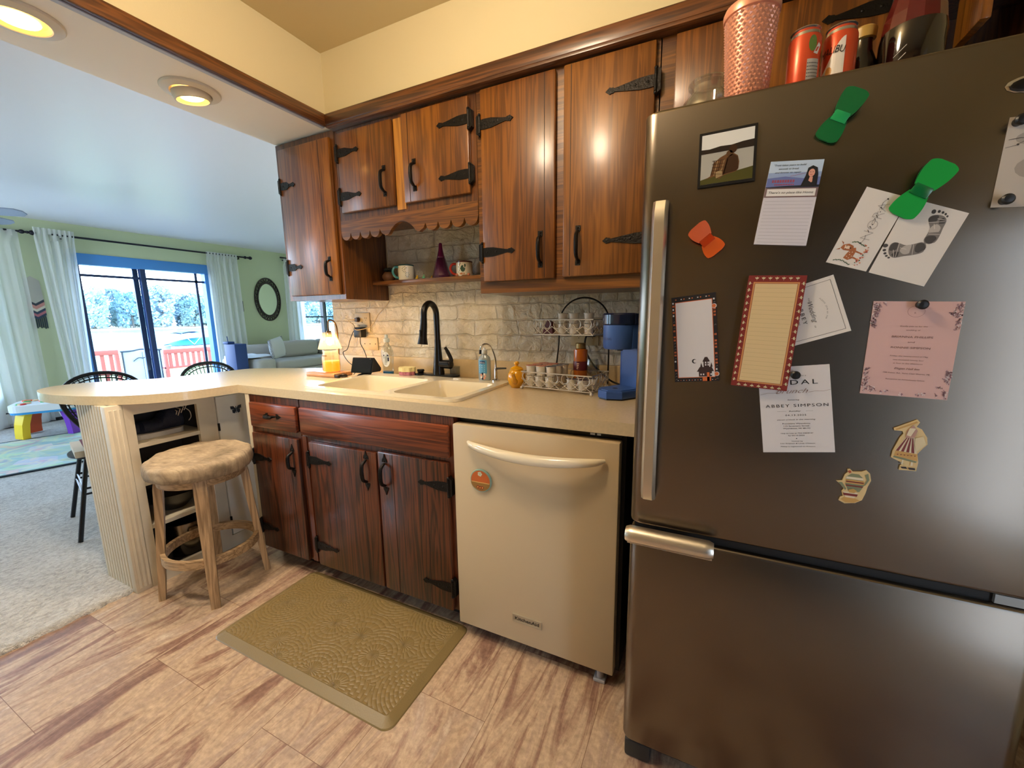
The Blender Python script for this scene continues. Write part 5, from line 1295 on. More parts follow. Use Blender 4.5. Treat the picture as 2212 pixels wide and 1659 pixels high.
for q in range(7): m.add([onh(-PI/2+.1+.4*math.cos(q*.9)*.8+.16*math.cos(k), .022+.012*math.sin(q*.9)+.006*math.sin(k), .0012+.0001*q) for k in [2*PI*i/8 for i in range(8)]], [list(range(8))], 3+q % 3)
build('label', m, [mat('soap_label_blue', '#58a0c8', .4), mat('soap_label_navy', '#1e2f66', .4), mat('soap_label_white', '#dfe9ee', .4), mat('soap_flower_peach', '#e0a086', .4), mat('soap_flower_white', '#e8e0d4', .4), mat('soap_flower_dark', '#23233a', .4)], b)

# ------------------------------------------------------------------ yellow teapot
tx, ty = .052, -.20
YEL = mat('mustard_glaze', '#e3a013', .18, coat=.6)
t = thing('teapot', 'small mustard yellow panelled teapot beside the wire basket', 'teapot', (tx, ty, ZC1))
build('pot_body', MB().lathe([(0, .0), (.026, .0), (.028, .004), (.038, .018), (.043, .038), (.041, .06), (.032, .078), (.024, .084)], (tx, ty, ZC1+.0005), 12, rib=.02, nrib=6), YEL, t)
build('lid', MB().lathe([(.028, .080), (.031, .083), (.026, .090), (.012, .097), (.007, .098), (.006, .101), (.0115, .105), (.0125, .111), (.009, .117), (0, .119)], (tx, ty, ZC1), 24), YEL, t)
build('spout', MB().tube(smoothpath([(tx+.008, ty-.032, ZC1+.03), (tx+.012, ty-.055, ZC1+.042), (tx+.014, ty-.064, ZC1+.06), (tx+.017, ty-.076, ZC1+.075)], 4), [.013]*4+[.010]*4+[.008]*4+[.0065], 10), YEL, t)
build('handle', MB().tube(smoothpath([(tx-.008, ty+.034, ZC1+.068), (tx-.014, ty+.06, ZC1+.07), (tx-.016, ty+.072, ZC1+.05), (tx-.014, ty+.06, ZC1+.025), (tx-.009, ty+.04, ZC1+.02)], 5), .0055, 8), YEL, t)

# ------------------------------------------------------------------ two tier wire basket stand
BX, BY, BR = .268, -.165, math.radians(-9)
WIRE = mat('silver_wire', '#cfc8bb', .4, .5); WIRED = mat('dark_wire', '#2e2b28', .35, .7)
bs = thing('wire_basket_stand', 'two tier wire basket stand with round handle holding coffee pods', 'basket stand', (BX, BY, ZC1), BR)
def tier(x0, x1, y0, y1, z0, z1, part):
    m = MB()
    R_ = [(x0, y0), (x1, y0), (x1, y1), (x0, y1)]
    for z, r_ in ((z0, .0024), (z1, .0026)): m.tube([(a, b_, z) for a, b_ in R_], r_, 6, closed=True)
    def side(p, q):
        L = math.hypot(q[0]-p[0], q[1]-p[1]); n = max(2, round(L/.046)); h = z1-z0
        for i in range(n):
            def at(u, z): u = (i+u)/n; return (p[0]+(q[0]-p[0])*u, p[1]+(q[1]-p[1])*u, z0+z*h)
            m.tube([at(0, 0), at(1, .56)], .0014, 5).tube([at(0, .56), at(1, 0)], .0014, 5)
            m.tube([at(0, .56), at(.5, .3), at(1, .56)], .0012, 5)
            m.tube([at(.5+.34*math.cos(a), .70+.29*math.sin(a)) for a in [2*PI*k/14 for k in range(14)]], .0014, 5, closed=True)
    for i in range(4): side(R_[i], R_[(i+1) % 4])
    n = 9
    for i in range(1, n): m.tube([(x0+(x1-x0)*i/n, y0, z0), (x0+(x1-x0)*i/n, y1, z0)], .0011, 5)
    for i in range(1, 5): m.tube([(x0, y0+(y1-y0)*i/5, z0), (x1, y0+(y1-y0)*i/5, z0)], .0011, 5)
    build(part, m, WIRE, bs, local=True)
tier(-.165, .165, -.095, .085, .014, .078, 'lower_basket')
tier(-.150, .135, -.02, .10, .236, .300, 'upper_basket')
for q in ((-.165, -.095), (.165, -.095), (.165, .085), (-.165, .085)): build('foot', MB().ell((q[0], q[1], .007), .0068, seg=10, rings=8), WIRE, bs, local=True)
hp = [(-.098, .088, .014), (-.092, .092, .1), (-.085, .10, .2), (-.088, .104, .27)]+[(.035+.118*math.cos(a), .104, .285+.108*math.sin(a)) for a in [PI-PI*k/16 for k in range(17)]]+[(.152, .102, .25), (.158, .094, .14), (.158, .088, .014)]
build('handle', MB().tube(smoothpath(hp, 3), .0036, 8), WIRED, bs, local=True)
# coffee pods
Mb = Matrix.Translation((BX, BY, ZC1)) @ Matrix.Rotation(BR, 4, 'Z')
pod_g = 'single serve coffee pods in the wire baskets'
WPOD = mat('pod_white', '#e4ddd0', .35)
FO = mat('foil_orange', '#b96a52', .35, .4, var=.35, bscale=160); FD = mat('foil_dark', '#4a4550', .3, .5, var=.3, bscale=160); FW = mat('foil_cream', '#cfc6b4', .35, .3)
protos = {}
def pod(x, y, z, lid, label, inv=False, h=.043):
    p = Mb @ Vector((x, y, z)); key = (lid.name, inv, h)
    if key in protos: return dup(protos[key], p, 0, label, pod_g)
    t = thing('coffee_pod', label, 'coffee pod', p, 0, pod_g)
    build('pod_cup', MB().lathe([(0, .0), (.0165, .0), (.0178, .002), (.0205, h-.004), (.0208, h-.003), (.0235, h-.0025), (.0238, h-.0005)], (0, 0, 0), 24), WPOD, t, local=True)
    build('pod_lid', MB().lathe([(.0236, h-.0006), (.023, h+.0004), (0, h+.0006)], (0, 0, 0), 24), lid, t, local=True)
    protos[key] = t; return t
z0p = .0165
cols = [(-.138, 'left'), (-.088, 'middle'), (-.038, 'right')]
rows = [(-.068, 'front'), (-.018, 'second'), (.032, 'third')]
for xi, (px, cn) in enumerate(cols):
    for yi, (py, rn) in enumerate(rows):
        lid = FO if xi < 2 else FD; ln = 'orange' if xi < 2 else 'dark'
        pod(px+.006*(yi == 0)*(1 if xi == 0 else 0), py, z0p, FW, 'lower white pod, %s row, %s column of stacked pods in the lower basket' % (rn, cn))
        pod(px+.004+.004*yi, py+.003, z0p+.0452, lid, 'upper %s lidded pod, %s row, %s column of stacked pods, lower basket' % (ln, rn, cn))
for px, py, wd in ((.065, -.068, 'front left'), (.116, -.068, 'front right'), (.086, -.018, 'back left'), (.134, -.016, 'back right')):
    pod(px, py, z0p, FD, 'dark lidded pod, %s of the four unstacked in the lower basket' % wd)
for px, wd in ((-.032, 'left'), (.022, 'middle'), (.092, 'right')):
    pod(px, .035, .2385, FW, 'lower white pod of the %s tall pair in the upper basket' % wd)
    pod(px, .035, .2385+.0452, FW, 'upper white pod of the %s tall pair in the upper basket' % wd)
pod(-.068, .060, .2385, FW, 'lone short white pod beside the red packet in the upper basket')
m = MB().prism([(-.125, .0), (-.075, .0), (-.08, .05), (-.1, .062), (-.118, .03)], 'xz', .02, .04); m.xf(Mb @ Matrix.Translation((0, 0, .2385)))
solo('tea_packet', m, mat('packet_maroon', '#5a1a1a', .5), 'dark red packet lying in the left of the upper wire basket', 'packet')
p_ = Mb @ Vector((.055, .035, .0165))
b = thing('syrup_bottle', 'amber syrup bottle with dark red label and gold cap in the lower basket', 'bottle', p_)
AMB = mat('amber_syrup', '#b5601a', .15, trans=.2, coat=.5)
build('bottle_body', MB().lathe([(0, 0), (.028, 0), (.030, .004), (.030, .152), (.0295, .156), (.019, .160), (.019, .166)], p_, 28), AMB, b)
build('label', MB().lathe([(.0304, .068), (.0306, .069), (.0306, .106), (.0304, .107)], p_, 28), mat('label_maroon', '#52121a', .4), b)
m = MB()
for i in range(4): m.add([(p_.x+.031*math.cos(-PI/2-.25+a), p_.y+.031*math.sin(-PI/2-.25+a), p_.z+.075+i*.007+z) for a, z in ((0, 0), (.2+.05*i, 0), (.2+.05*i, .003), (0, .003))], [[0, 1, 2, 3]])
build('label_print', m, mat('label_print_cream', '#d9b9a0', .4), b)
build('cap', MB().lathe([(.019, .160), (.0215, .162), (.0215, .182), (.019, .184), (0, .184)], p_, 24), mat('cap_gold', '#8a7448', .35, .6), b)
p_ = Mb @ Vector((.112, .032, .0165))
solo('wine_glass', MB().lathe([(.024, .0), (.024, .003), (.004, .006), (.0035, .044), (.016, .052), (.028, .075), (.0285, .095), (.024, .118), (.0235, .118), (.0275, .095), (.027, .075), (.015, .054), (0, .05)], p_, 28), glass('stem_glass', '#f2f4f4', .92, .5, .05), 'small stemmed glass standing in the right of the lower wire basket', 'glass')

# ------------------------------------------------------------------ coffee maker
KB = mat('coffee_blue', '#3a5fa6', .42, bump=.03, bscale=400); KD = mat('coffee_navy', '#121d3c', .18, coat=.4)
k = thing('coffee_maker', 'slim matte blue single serve coffee maker beside the fridge', 'coffee maker', (.545, -.215, ZC1), math.radians(-34))
octo = lambda x, y0, y1, c: [(-x, y1), (-x, y0+c), (-x+c, y0), (x-c, y0), (x, y0+c), (x, y1)]
m = MB().prism(octo(.062, -.135, .09, .04), 'xy', .006, .034)
for i in range(5): m.prism(octo(.0632, -.1364, .09, .0405), 'xy', .009+i*.005, .0115+i*.005)
build('base', m, KB, k, local=True)
build('drip_plate', MB().prism(octo(.052, -.124, -.0, .034), 'xy', .034, .037).lathe([(0, .0375), (.010, .0375), (.010, .038)], (.0, -.07, 0), 16, 1), [KB, mat('drip_dark', '#141c30', .4)], k, local=True)
build('sole', MB().prism(octo(.060, -.132, .088, .04), 'xy', 0.0005, .006), BLACK, k, local=True)
m = MB().prism(rrect(-.062, .062, .005, .1, .02), 'xy', .034, .29)
build('tower', m, KB, k, local=True)
m = MB().lathe([(0, .19), (.055, .19), (.060, .196), (.061, .275), (.061, .28)], (0, -.055, 0), 40).prism(rrect(-.0605, .0605, -.055, .06, .01), 'xy', .192, .28)
hd = build('brew_head', m, KB, k, local=True)
m = MB(); tv, tf, tw = textgeo('KEURIG', off=.01)
m.add([(.0616*math.cos(-PI/2-.45+a/tw*.75), -.055+.0616*math.sin(-PI/2-.45+a/tw*.75), .225+b_*.009) for a, b_ in tv], tf)
build('lettering', m, mat('coffee_blue_dark', '#22386b', .4), k, local=True)
m = MB().lathe([(.061, .281), (.0645, .284), (.065, .318), (.060, .324), (0, .325)], (0, -.055, 0), 40).prism(rrect(-.0645, .0645, -.05, .10, .015), 'xy', .282, .322)
build('lid', m, KD, k, local=True)
build('nozzle', MB().cyl((0, -.055, .19), (0, -.055, .183), .014, seg=14), BLACK, k, local=True)
m = MB().prism([(-.0624, .195), (-.0624, .235), (-.0624, .195)], 'xz', 0, 0) if 0 else MB().add([(.0628, .03, .175), (.0628, .075, .175), (.0628, .075, .225)], [[0, 1, 2]])
build('sticker', m, mat('sticker_yellow', '#dfc04a', .5), k, local=True)
pw = thing('power_cable', 'thick black coffee maker cord plugged in behind the basket stand', 'cord', (.35, -.05, 1.0))
build('plug', MB().box(.325, .36, -.035, -.009, 1.135, 1.165, bev=.004), BLACK, pw)
build('cable', MB().tube(smoothpath([(.335, -.022, 1.15), (.318, -.03, 1.13), (.318, -.03, 1.08), (.35, -.035, 1.02), (.40, -.045, .975), (.445, -.06, .945), (.50, -.07, .93), (.56, -.08, .925)], 6), .0042, 8), BLACK, pw)

# ------------------------------------------------------------------ mat, stool
m = MB()
x0, x1, y0, y1 = -.872, .028, -1.085, -.615
o_ = rrect(x0, x1, y0, y1, .035, 8); i_ = rrect(x0+.032, x1-.032, y0+.032, y1-.032, .012, 8); n = len(o_)
vs = [(a, b_, 0.0006) for a, b_ in o_]+[(a+(.003 if a < -.4 else -.003), b_+(.003 if b_ < -.85 else -.003), .004) for a, b_ in o_]+[(a, b_, .0165) for a, b_ in i_]+[(a+(.003 if a < -.4 else -.003), b_+(.003 if b_ < -.85 else -.003), .0155) for a, b_ in i_]
fs = []
for j in range(3):
    for q in range(n): fs.append([j*n+q, j*n+(q+1) % n, (j+1)*n+(q+1) % n, (j+1)*n+q])
fs += [list(range(n))[::-1]]
m.add(vs, fs, 0, False)
fm = thing('floor_mat', 'olive tan cushioned kitchen mat with embossed flowers in front of the sink', 'mat', (-.42, -.85, 0))
MATC = mat('mat_olive', '#806c42', .42, bump=.1, bscale=200)
build('border', m, MATC, fm)
def mat_mat():
    m, nt, b = newmat('mat_embossed')
    tc = N(nt, 'ShaderNodeTexCoord')
    b.inputs['Base Color'].default_value = hexc('#826c40'); b.inputs['Roughness'].default_value = .42
    cur = None
    # embossed petals: rings of lobes around several flower centres
    sep = N(nt, 'ShaderNodeSeparateXYZ'); nt.links.new(tc.outputs['Object'], sep.inputs[0])
    vo = N(nt, 'ShaderNodeTexVoronoi', Scale=5.2, feature='F1'); nt.links.new(tc.outputs['Object'], vo.inputs['Vector'])
    sub = N(nt, 'ShaderNodeVectorMath', operation='SUBTRACT'); nt.links.new(tc.outputs['Object'], sub.inputs[0]); nt.links.new(vo.outputs['Position'], sub.inputs[1])
    s2 = N(nt, 'ShaderNodeSeparateXYZ'); nt.links.new(sub.outputs[0], s2.inputs[0])
    at = N(nt, 'ShaderNodeMath', operation='ARCTAN2'); nt.links.new(s2.outputs['Y'], at.inputs[0]); nt.links.new(s2.outputs['X'], at.inputs[1])
    ln = N(nt, 'ShaderNodeVectorMath', operation='LENGTH'); nt.links.new(sub.outputs[0], ln.inputs[0])
    rk = N(nt, 'ShaderNodeMath', operation='MULTIPLY'); rk.inputs[1].default_value = 78; nt.links.new(ln.outputs['Value'], rk.inputs[0])
    fl = N(nt, 'ShaderNodeMath', operation='FLOOR'); nt.links.new(rk.outputs[0], fl.inputs[0])
    fr_ = N(nt, 'ShaderNodeMath', operation='FRACT'); nt.links.new(rk.outputs[0], fr_.inputs[0])
    ph = N(nt, 'ShaderNodeMath', operation='MULTIPLY_ADD'); ph.inputs[1].default_value = 1.57; nt.links.new(fl.outputs[0], ph.inputs[0])
    am = N(nt, 'ShaderNodeMath', operation='MULTIPLY'); am.inputs[1].default_value = 11.0; nt.links.new(at.outputs[0], am.inputs[0]); nt.links.new(am.outputs[0], ph.inputs[2])
    si = N(nt, 'ShaderNodeMath', operation='SINE'); nt.links.new(ph.outputs[0], si.inputs[0])
    ab = N(nt, 'ShaderNodeMath', operation='ABSOLUTE'); nt.links.new(si.outputs[0], ab.inputs[0])
    f2 = N(nt, 'ShaderNodeMath', operation='MULTIPLY'); f2.inputs[1].default_value = PI; nt.links.new(fr_.outputs[0], f2.inputs[0])
    sf = N(nt, 'ShaderNodeMath', operation='SINE'); nt.links.new(f2.outputs[0], sf.inputs[0])
    mm = N(nt, 'ShaderNodeMath', operation='MULTIPLY'); nt.links.new(ab.outputs[0], mm.inputs[0]); nt.links.new(sf.outputs[0], mm.inputs[1])
    pw_ = N(nt, 'ShaderNodeMath', operation='POWER'); pw_.inputs[1].default_value = .5; nt.links.new(mm.outputs[0], pw_.inputs[0])
    bp = N(nt, 'ShaderNodeBump', Strength=.7, Distance=.0028); nt.links.new(pw_.outputs[0], bp.inputs['Height'])
    nt.links.new(bp.outputs['Normal'], b.inputs['Normal'])
    return m
build('embossed_top', MB().prism([(a+(.003 if a < -.4 else -.003), b_+(.003 if b_ < -.85 else -.003)) for a, b_ in i_], 'xy', .008, .0158), mat_mat(), fm)

SXC, SYC = -1.212, -.872
st = thing('stool', 'round wooden counter stool with worn fabric cushion in front of the shelf unit', 'stool', (SXC, SYC, 0), math.radians(14))
W_ST = wood('stool_wood', '#866a48', '#c0a078', 'z', rough=.5, coat=0, ring=.7)
W_ST2 = wood('stool_wood_ring', '#866a48', '#c0a078', 'x', rough=.5, coat=0)
def leg(a):
    m = MB(); ca, sa = math.cos(a), math.sin(a)
    secs = [(.150, .567, .022, .016), (.158, .52, .024, .016), (.168, .38, .023, .015), (.185, .20, .020, .014), (.203, 0, .017, .012)]
    vs = []; fs = []
    for r_, z, hw, ht in secs:
        for s1, s2 in ((-1, -1), (1, -1), (1, 1), (-1, 1)): vs.append(((r_+s2*ht)*ca-s1*hw*sa, (r_+s2*ht)*sa+s1*hw*ca, z))
    for i in range(len(secs)-1):
        for q in range(4): fs.append([i*4+q, i*4+(q+1) % 4, (i+1)*4+(q+1) % 4, (i+1)*4+q])
    fs += [[0, 1, 2, 3], [19, 18, 17, 16]]
    return m.add(vs, fs)
for kq in range(4): build('leg', leg(PI/4+kq*PI/2), W_ST, st, local=True)
build('apron', MB().lathe([(.125, .535), (.163, .535), (.168, .562), (.168, .569), (.12, .569), (.125, .535)], (0, 0, 0), 40), W_ST2, st, local=True)
build('foot_ring', MB().lathe([(.168, .185), (.186, .185), (.186, .222), (.168, .222), (.168, .185)], (0, 0, 0), 48, smooth=False), W_ST2, st, local=True)
def fabric_mat():
    m, nt, b = newmat('worn_cushion_fabric')
    tc = N(nt, 'ShaderNodeTexCoord')
    n1 = N(nt, 'ShaderNodeTexNoise', Scale=7.0, Detail=6.0, Roughness=.65); nt.links.new(tc.outputs['Object'], n1.inputs['Vector'])
    n2 = N(nt, 'ShaderNodeTexNoise', Scale=120.0, Detail=3.0); nt.links.new(tc.outputs['Object'], n2.inputs['Vector'])
    mp = N(nt, 'ShaderNodeMapping'); mp.inputs['Scale'].default_value = (14, 60, 14); nt.links.new(tc.outputs['Object'], mp.inputs['Vector'])
    n3 = N(nt, 'ShaderNodeTexNoise', Scale=1.0, Detail=4.0, Distortion=1.5); nt.links.new(mp.outputs[0], n3.inputs['Vector'])
    r = N(nt, 'ShaderNodeValToRGB'); e = r.color_ramp.elements
    e[0].position = .32; e[0].color = hexc('#786850'); e[1].position = .66; e[1].color = hexc('#b5a080')
    x = e.new(.48); x.color = hexc('#98846a')
    nt.links.new(n1.outputs['Fac'], r.inputs['Fac'])
    mx = N(nt, 'ShaderNodeMix', data_type='RGBA', blend_type='OVERLAY'); mx.inputs[0].default_value = .55
    nt.links.new(r.outputs['Color'], mx.inputs[6]); nt.links.new(n3.outputs['Fac'], mx.inputs[7])
    nt.links.new(mx.outputs[2], b.inputs['Base Color']); b.inputs['Roughness'].default_value = .9
    ad = N(nt, 'ShaderNodeMath', operation='MULTIPLY_ADD'); ad.inputs[1].default_value = .4; nt.links.new(n2.outputs['Fac'], ad.inputs[0]); nt.links.new(n3.outputs['Fac'], ad.inputs[2])
    bp = N(nt, 'ShaderNodeBump', Strength=.5, Distance=.006); nt.links.new(ad.outputs[0], bp.inputs['Height']); nt.links.new(bp.outputs['Normal'], b.inputs['Normal'])
    return m
cp = [(0, .570), (.180, .570), (.193, .573), (.199, .582), (.2015, .600), (.2005, .620), (.196, .634), (.186, .642), (.165, .646), (.12, .645), (.06, .642), (0, .641)]
def cush(u, v):
    a = 2*PI*u; i = v*(len(cp)-1); i0 = min(int(i), len(cp)-2); f_ = i-i0
    r_ = cp[i0][0]*(1-f_)+cp[i0+1][0]*f_; z = cp[i0][1]*(1-f_)+cp[i0+1][1]*f_
    w = .0025*math.sin(5*a+2)*math.sin(3*a)+.0014*math.sin(13*a+z*90)+.001*math.sin(21*a)
    k_ = min(1, r_/.15); return ((r_+w*k_)*math.cos(a), (r_+w*k_)*math.sin(a), z+w*.7*k_*(1 if z > .59 else 0)+.006*math.cos(a-2.2)*k_*(1 if z > .59 else 0))
build('cushion', MB().grid(cush, 72, 30, closeu=True), fabric_mat(), st, local=True)

# ------------------------------------------------------------------ things on the peninsula shelves
m = MB(); 
def shoe_sec(u, v):
    a = 2*PI*u; y = -.955+.20*v; h = [.055, .062, .06, .055, .06, .085, .105, .112, .10, .07][min(9, int(v*9.99))]
    w = [.02, .042, .05, .05, .048, .045, .046, .046, .042, .02][min(9, int(v*9.99))]
    return (-1.575+w*math.cos(a), y, .7055+h*.5+h*.5*math.sin(a))
m.grid(shoe_sec, 16, 20, closeu=True)
sb = thing('shoe', 'dark navy high shoe with pale laces on the top shelf of the cream unit', 'shoe', (-1.575, -.86, .6835))
build('upper', m, mat('shoe_navy', '#1a1c2a', .75, bump=.3, bscale=120), sb)
build('sole', MB().prism([(a-1.575, b_-.857) for a, b_ in rrect(-.045, .045, -.105, .098, .035)], 'xy', .6835, .7065), mat('shoe_sole', '#b9b2a4', .6), sb)
lc = MB()
for i in range(4): lc.tube([(-1.535, -.80+i*.014, .755+i*.011), (-1.53, -.79+i*.015, .79+i*.008), (-1.56, -.795+i*.013, .80+i*.006)], .0022, 6)
lc.tube(smoothpath([(-1.531, -.755, .80), (-1.522, -.74, .78), (-1.527, -.735, .75), (-1.52, -.75, .735)], 4), .002, 6)
build('laces', lc, mat('lace_cream', '#c9b9a0', .8), sb)
solo('glass_cover', MB().lathe([(.105, 0), (.107, .004), (.095, .03), (.06, .052), (.02, .06), (0, .06)], (-1.585, -.90, .504), 36).ell((-1.585, -.90, .576), (.016, .016, .012)), glass('lid_glass', '#dfe6e4', .85, .5, .05), 'domed glass pot lid with knob on the second shelf behind the stool', 'lid')
solo('steel_bowl', MB().lathe([(0, 0), (.05, 0), (.095, .05), (.112, .09), (.115, .092), (.108, .088), (.09, .05), (.046, .006), (0, .006)], (-1.60, -.83, .294), 36), mat('bowl_steel_dark', '#5a564e', .35, .9), 'dull metal bowl on the third shelf behind the stool', 'bowl')
pt_ = thing('stock_pot', 'shiny stock pot on the bottom deck of the cream shelf unit', 'pot', (-1.60, -.80, .041))
build('pot_body', MB().lathe([(0, 0), (.085, 0), (.09, .006), (.092, .17), (.096, .174), (.089, .172), (.086, .008), (0, .006)], (-1.60, -.80, .041), 36), mat('pot_steel', '#8f8574', .22, 1), pt_)
build('handle', MB().tube(smoothpath([(-1.505, -.83, .17), (-1.488, -.825, .175), (-1.482, -.80, .175), (-1.488, -.775, .175), (-1.505, -.77, .17)], 4), .005, 8), MATS['pot_steel'], pt_)
solo('roasting_pan', MB().box(-1.70, -1.51, -1.00, -.90, .041, .16, bev=.012), mat('pan_black', '#0e0d0c', .4), 'black roasting pan beside the stock pot on the bottom deck', 'pan')

# ------------------------------------------------------------------ recessed lights in the beam
emis('can_glow', '#ffc36a', 14)
def recessed(x, y, label, eye):
    t = thing('recessed_light', label, 'ceiling light', (x, y, 2.1), group='recessed lights in the beam')
    build('trim_ring', MB().lathe([(.067, 2.108), (.070, 2.106), (.096, 2.112), (.099, 2.116), (.099, 2.1195), (.06, 2.1195)], (x, y, 0), 40), mat('can_trim', '#d3cab8', .5), t)
    if eye:
        Mx = Matrix.Translation((x, y, 2.112)) @ Matrix.Rotation(math.radians(9), 4, 'X')
        m = MB().lathe([(.064, .002), (.064, -.016), (.060, -.027), (.054, -.029), (.046, .0)], (0, 0, 0), 36).xf(Mx)
        build('eyeball', m, mat('eyeball_paint', '#c9bda6', .5), t)
        m = MB().lathe([(.052, -.024), (.046, -.010), (0, -.008)], (0, 0, 0), 30).xf(Mx)
        build('reflector', m, mat('can_reflector', '#ffb257', .4, emit='#ffb04a', es=1.6), t)
        m = MB().ell((0, 0, -.016), (.040, .040, .011), seg=24).xf(Mx)
    else:
        build('reflector', MB().lathe([(.067, 2.108), (.060, 2.116), (0, 2.117)], (x, y, 0), 36), MATS.get('can_reflector') or mat('can_reflector', '#ffb257', .4, emit='#ffb04a', es=1.6), t)
        m = MB().ell((x, y, 2.112), (.047, .047, .010), seg=24)
    build('bulb', m, MATS['can_glow'], t)
    return t
recessed(-1.065, -.795, 'recessed eyeball light nearer the cabinets in the white beam', True)
recessed(-1.065, -1.245, 'recessed downlight at the upper left edge of the white beam', False)
recessed(-1.065, -1.70, 'recessed downlight farthest from the cabinets in the white beam, out of view', False)
cl = thing('ceiling_lamp', 'flush round kitchen ceiling lamp out of view over the floor', 'ceiling light', (.14, -1.30, 2.36))
build('lamp_base', MB().lathe([(.0, 2.428), (.10, 2.428), (.09, 2.405), (.03, 2.395), (.03, 2.36), (0, 2.36)], (.14, -1.30, 0), 36), WHITE, cl)
build('globe', MB().ell((.14, -1.30, 2.262), .105, seg=32, rings=20), emis('lamp_globe', '#ffe6c6', 54), cl)

# ------------------------------------------------------------------ living room
def curtain_mat():
    m, nt, b = newmat('sheer_white_curtain'); nt.nodes.remove(b); out = nt.nodes['Material Output']
    d = N(nt, 'ShaderNodeBsdfDiffuse', Color=hexc('#f4f2ee')); t = N(nt, 'ShaderNodeBsdfTranslucent', Color=hexc('#f4f6f8')); tr = N(nt, 'ShaderNodeBsdfTransparent')
    m1 = N(nt, 'ShaderNodeMixShader'); m1.inputs[0].default_value = .6; m2 = N(nt, 'ShaderNodeMixShader'); m2.inputs[0].default_value = .14
    nt.links.new(d.outputs[0], m1.inputs[1]); nt.links.new(t.outputs[0], m1.inputs[2])
    nt.links.new(m1.outputs[0], m2.inputs[1]); nt.links.new(tr.outputs[0], m2.inputs[2]); nt.links.new(m2.outputs[0], out.inputs['Surface'])
    return m
CURT = curtain_mat()
XC = -6.40
def curtain(y0, y1, z0, z1, folds, seed, label, spread=.0):
    r = random.Random(seed); ph = [r.uniform(0, 6.3) for _ in range(4)]
    def fn(u, v):
        k = 1-v; fo = folds*2*PI
        y = y0+(y1-y0)*(u)+spread*(u-.5)*k+.018*math.sin(3*u*PI+ph[0])*k
        amp = .016+.020*k+.01*math.sin(ph[1]+u*5)
        x = XC+amp*math.sin(fo*u+ph[2]+.8*math.sin(2.3*u*PI+ph[3])*k)+.01*math.sin(fo*2.3*u+ph[1])
        if v > .955: x = XC+.012*math.sin(fo*2*u+ph[2])+(.028 if v < .985 else .0)*0+.018
        return (x, y, z0+(z1-z0)*v)
    t = thing('curtain', label, 'curtain', (XC, (y0+y1)/2, z0), group='sheer white curtains')
    build('fabric', MB().grid(fn, 90, 34), CURT, t)
    return t
curtain(-1.35, .13, .03, 2.27, 8, 1, 'white sheer curtain at the left edge, left of the wall hanging', .05)
curtain(.25, .60, .05, 2.33, 4, 2, 'white sheer curtain just left of the sliding door', -.16)
curtain(2.09, 2.56, .05, 2.29, 5, 3, 'white sheer curtain right of the sliding door, left of the mirror', .05)
curtain(3.40, 3.76, .05, 2.33, 4, 4, 'white sheer curtain beside the wall cabinet, right of the mirror', .06)
RODM = mat('rod_dark_bronze', '#1c1c26', .35, .5)
def rod(y0, y1, z, label, ends):
    t = thing('curtain_rod', label, 'curtain rod', (XC, (y0+y1)/2, z), group='dark curtain rods')
    build('bar', MB().cyl((XC, y0, z), (XC, y1, z), .0125, seg=12), RODM, t)
    for e in ends:
        y = y0 if e < 0 else y1
        m = MB()
        for o, r_ in ((.0, .024), (.045, .016), (.085, .028)): m.ell((XC, y+e*(o+.015), z), (r_, r_*1.1, r_), seg=14, rings=8)
        m.cyl((XC, y, z), (XC, y+e*.1, z), .012, seg=10)
        build('finial', m, RODM, t)
    for y in (y0+.1, y1-.1): build('bracket', MB().box(XC-.008, XC+.008, y-.008, y+.008, z-.035, z-.008).box(-6.489, XC+.008, y-.008, y+.008, z-.045, z-.03), RODM, t)
rod(-2.6, .15, 2.262, 'dark curtain rod over the left window behind the ceiling fan', [1])
rod(.38, 2.70, 2.268, 'dark curtain rod over the sliding door', [1])
rod(3.36, 5.1, 2.345, 'dark curtain rod partly hidden by the wall cabinet', [])
# oval mirror with lattice frame
mr = thing('wall_mirror', 'oval mirror in a dark openwork frame on the green wall', 'mirror', (-6.47, 3.09, 1.20))
cy_, cz_, ry_, rz_ = 3.09, 1.578, .245, .385
E_ = lambda k_, n_=56: [(cy_+ry_*k_*math.cos(2*PI*i/n_), cz_+rz_*k_*math.sin(2*PI*i/n_)) for i in range(n_)]
m = MB().holed(E_(1), [E_(.94)], -6.487, -6.465, pl='yz').holed(E_(.80), [E_(.72)], -6.487, -6.462, pl='yz')
n = 30
for i in range(n):
    a = 2*PI*i/n; b_ = 2*PI*(i+1)/n
    P = lambda an, k_: (-6.474, cy_+ry_*k_*math.cos(an), cz_+rz_*k_*math.sin(an))
    m.tube([P(a, .79), P((a+b_)/2, .95), P(b_, .79)], .0085, 5)
build('frame', m, mat('mirror_frame', '#2f2722', .5, .2), mr)
build('glass', MB().prism(E_(.77), 'yz', -6.486, -6.474), mat('mirror_silver', '#dfe6e4', .03, 1), mr)
solo('light_switch', MB().box(-6.4895, -6.478, 2.60, 2.64, 1.36, 1.54, bev=.003), mat('switch_dark', '#22303c', .4), 'thin dark switch plate between the curtain and the oval mirror', 'switch')
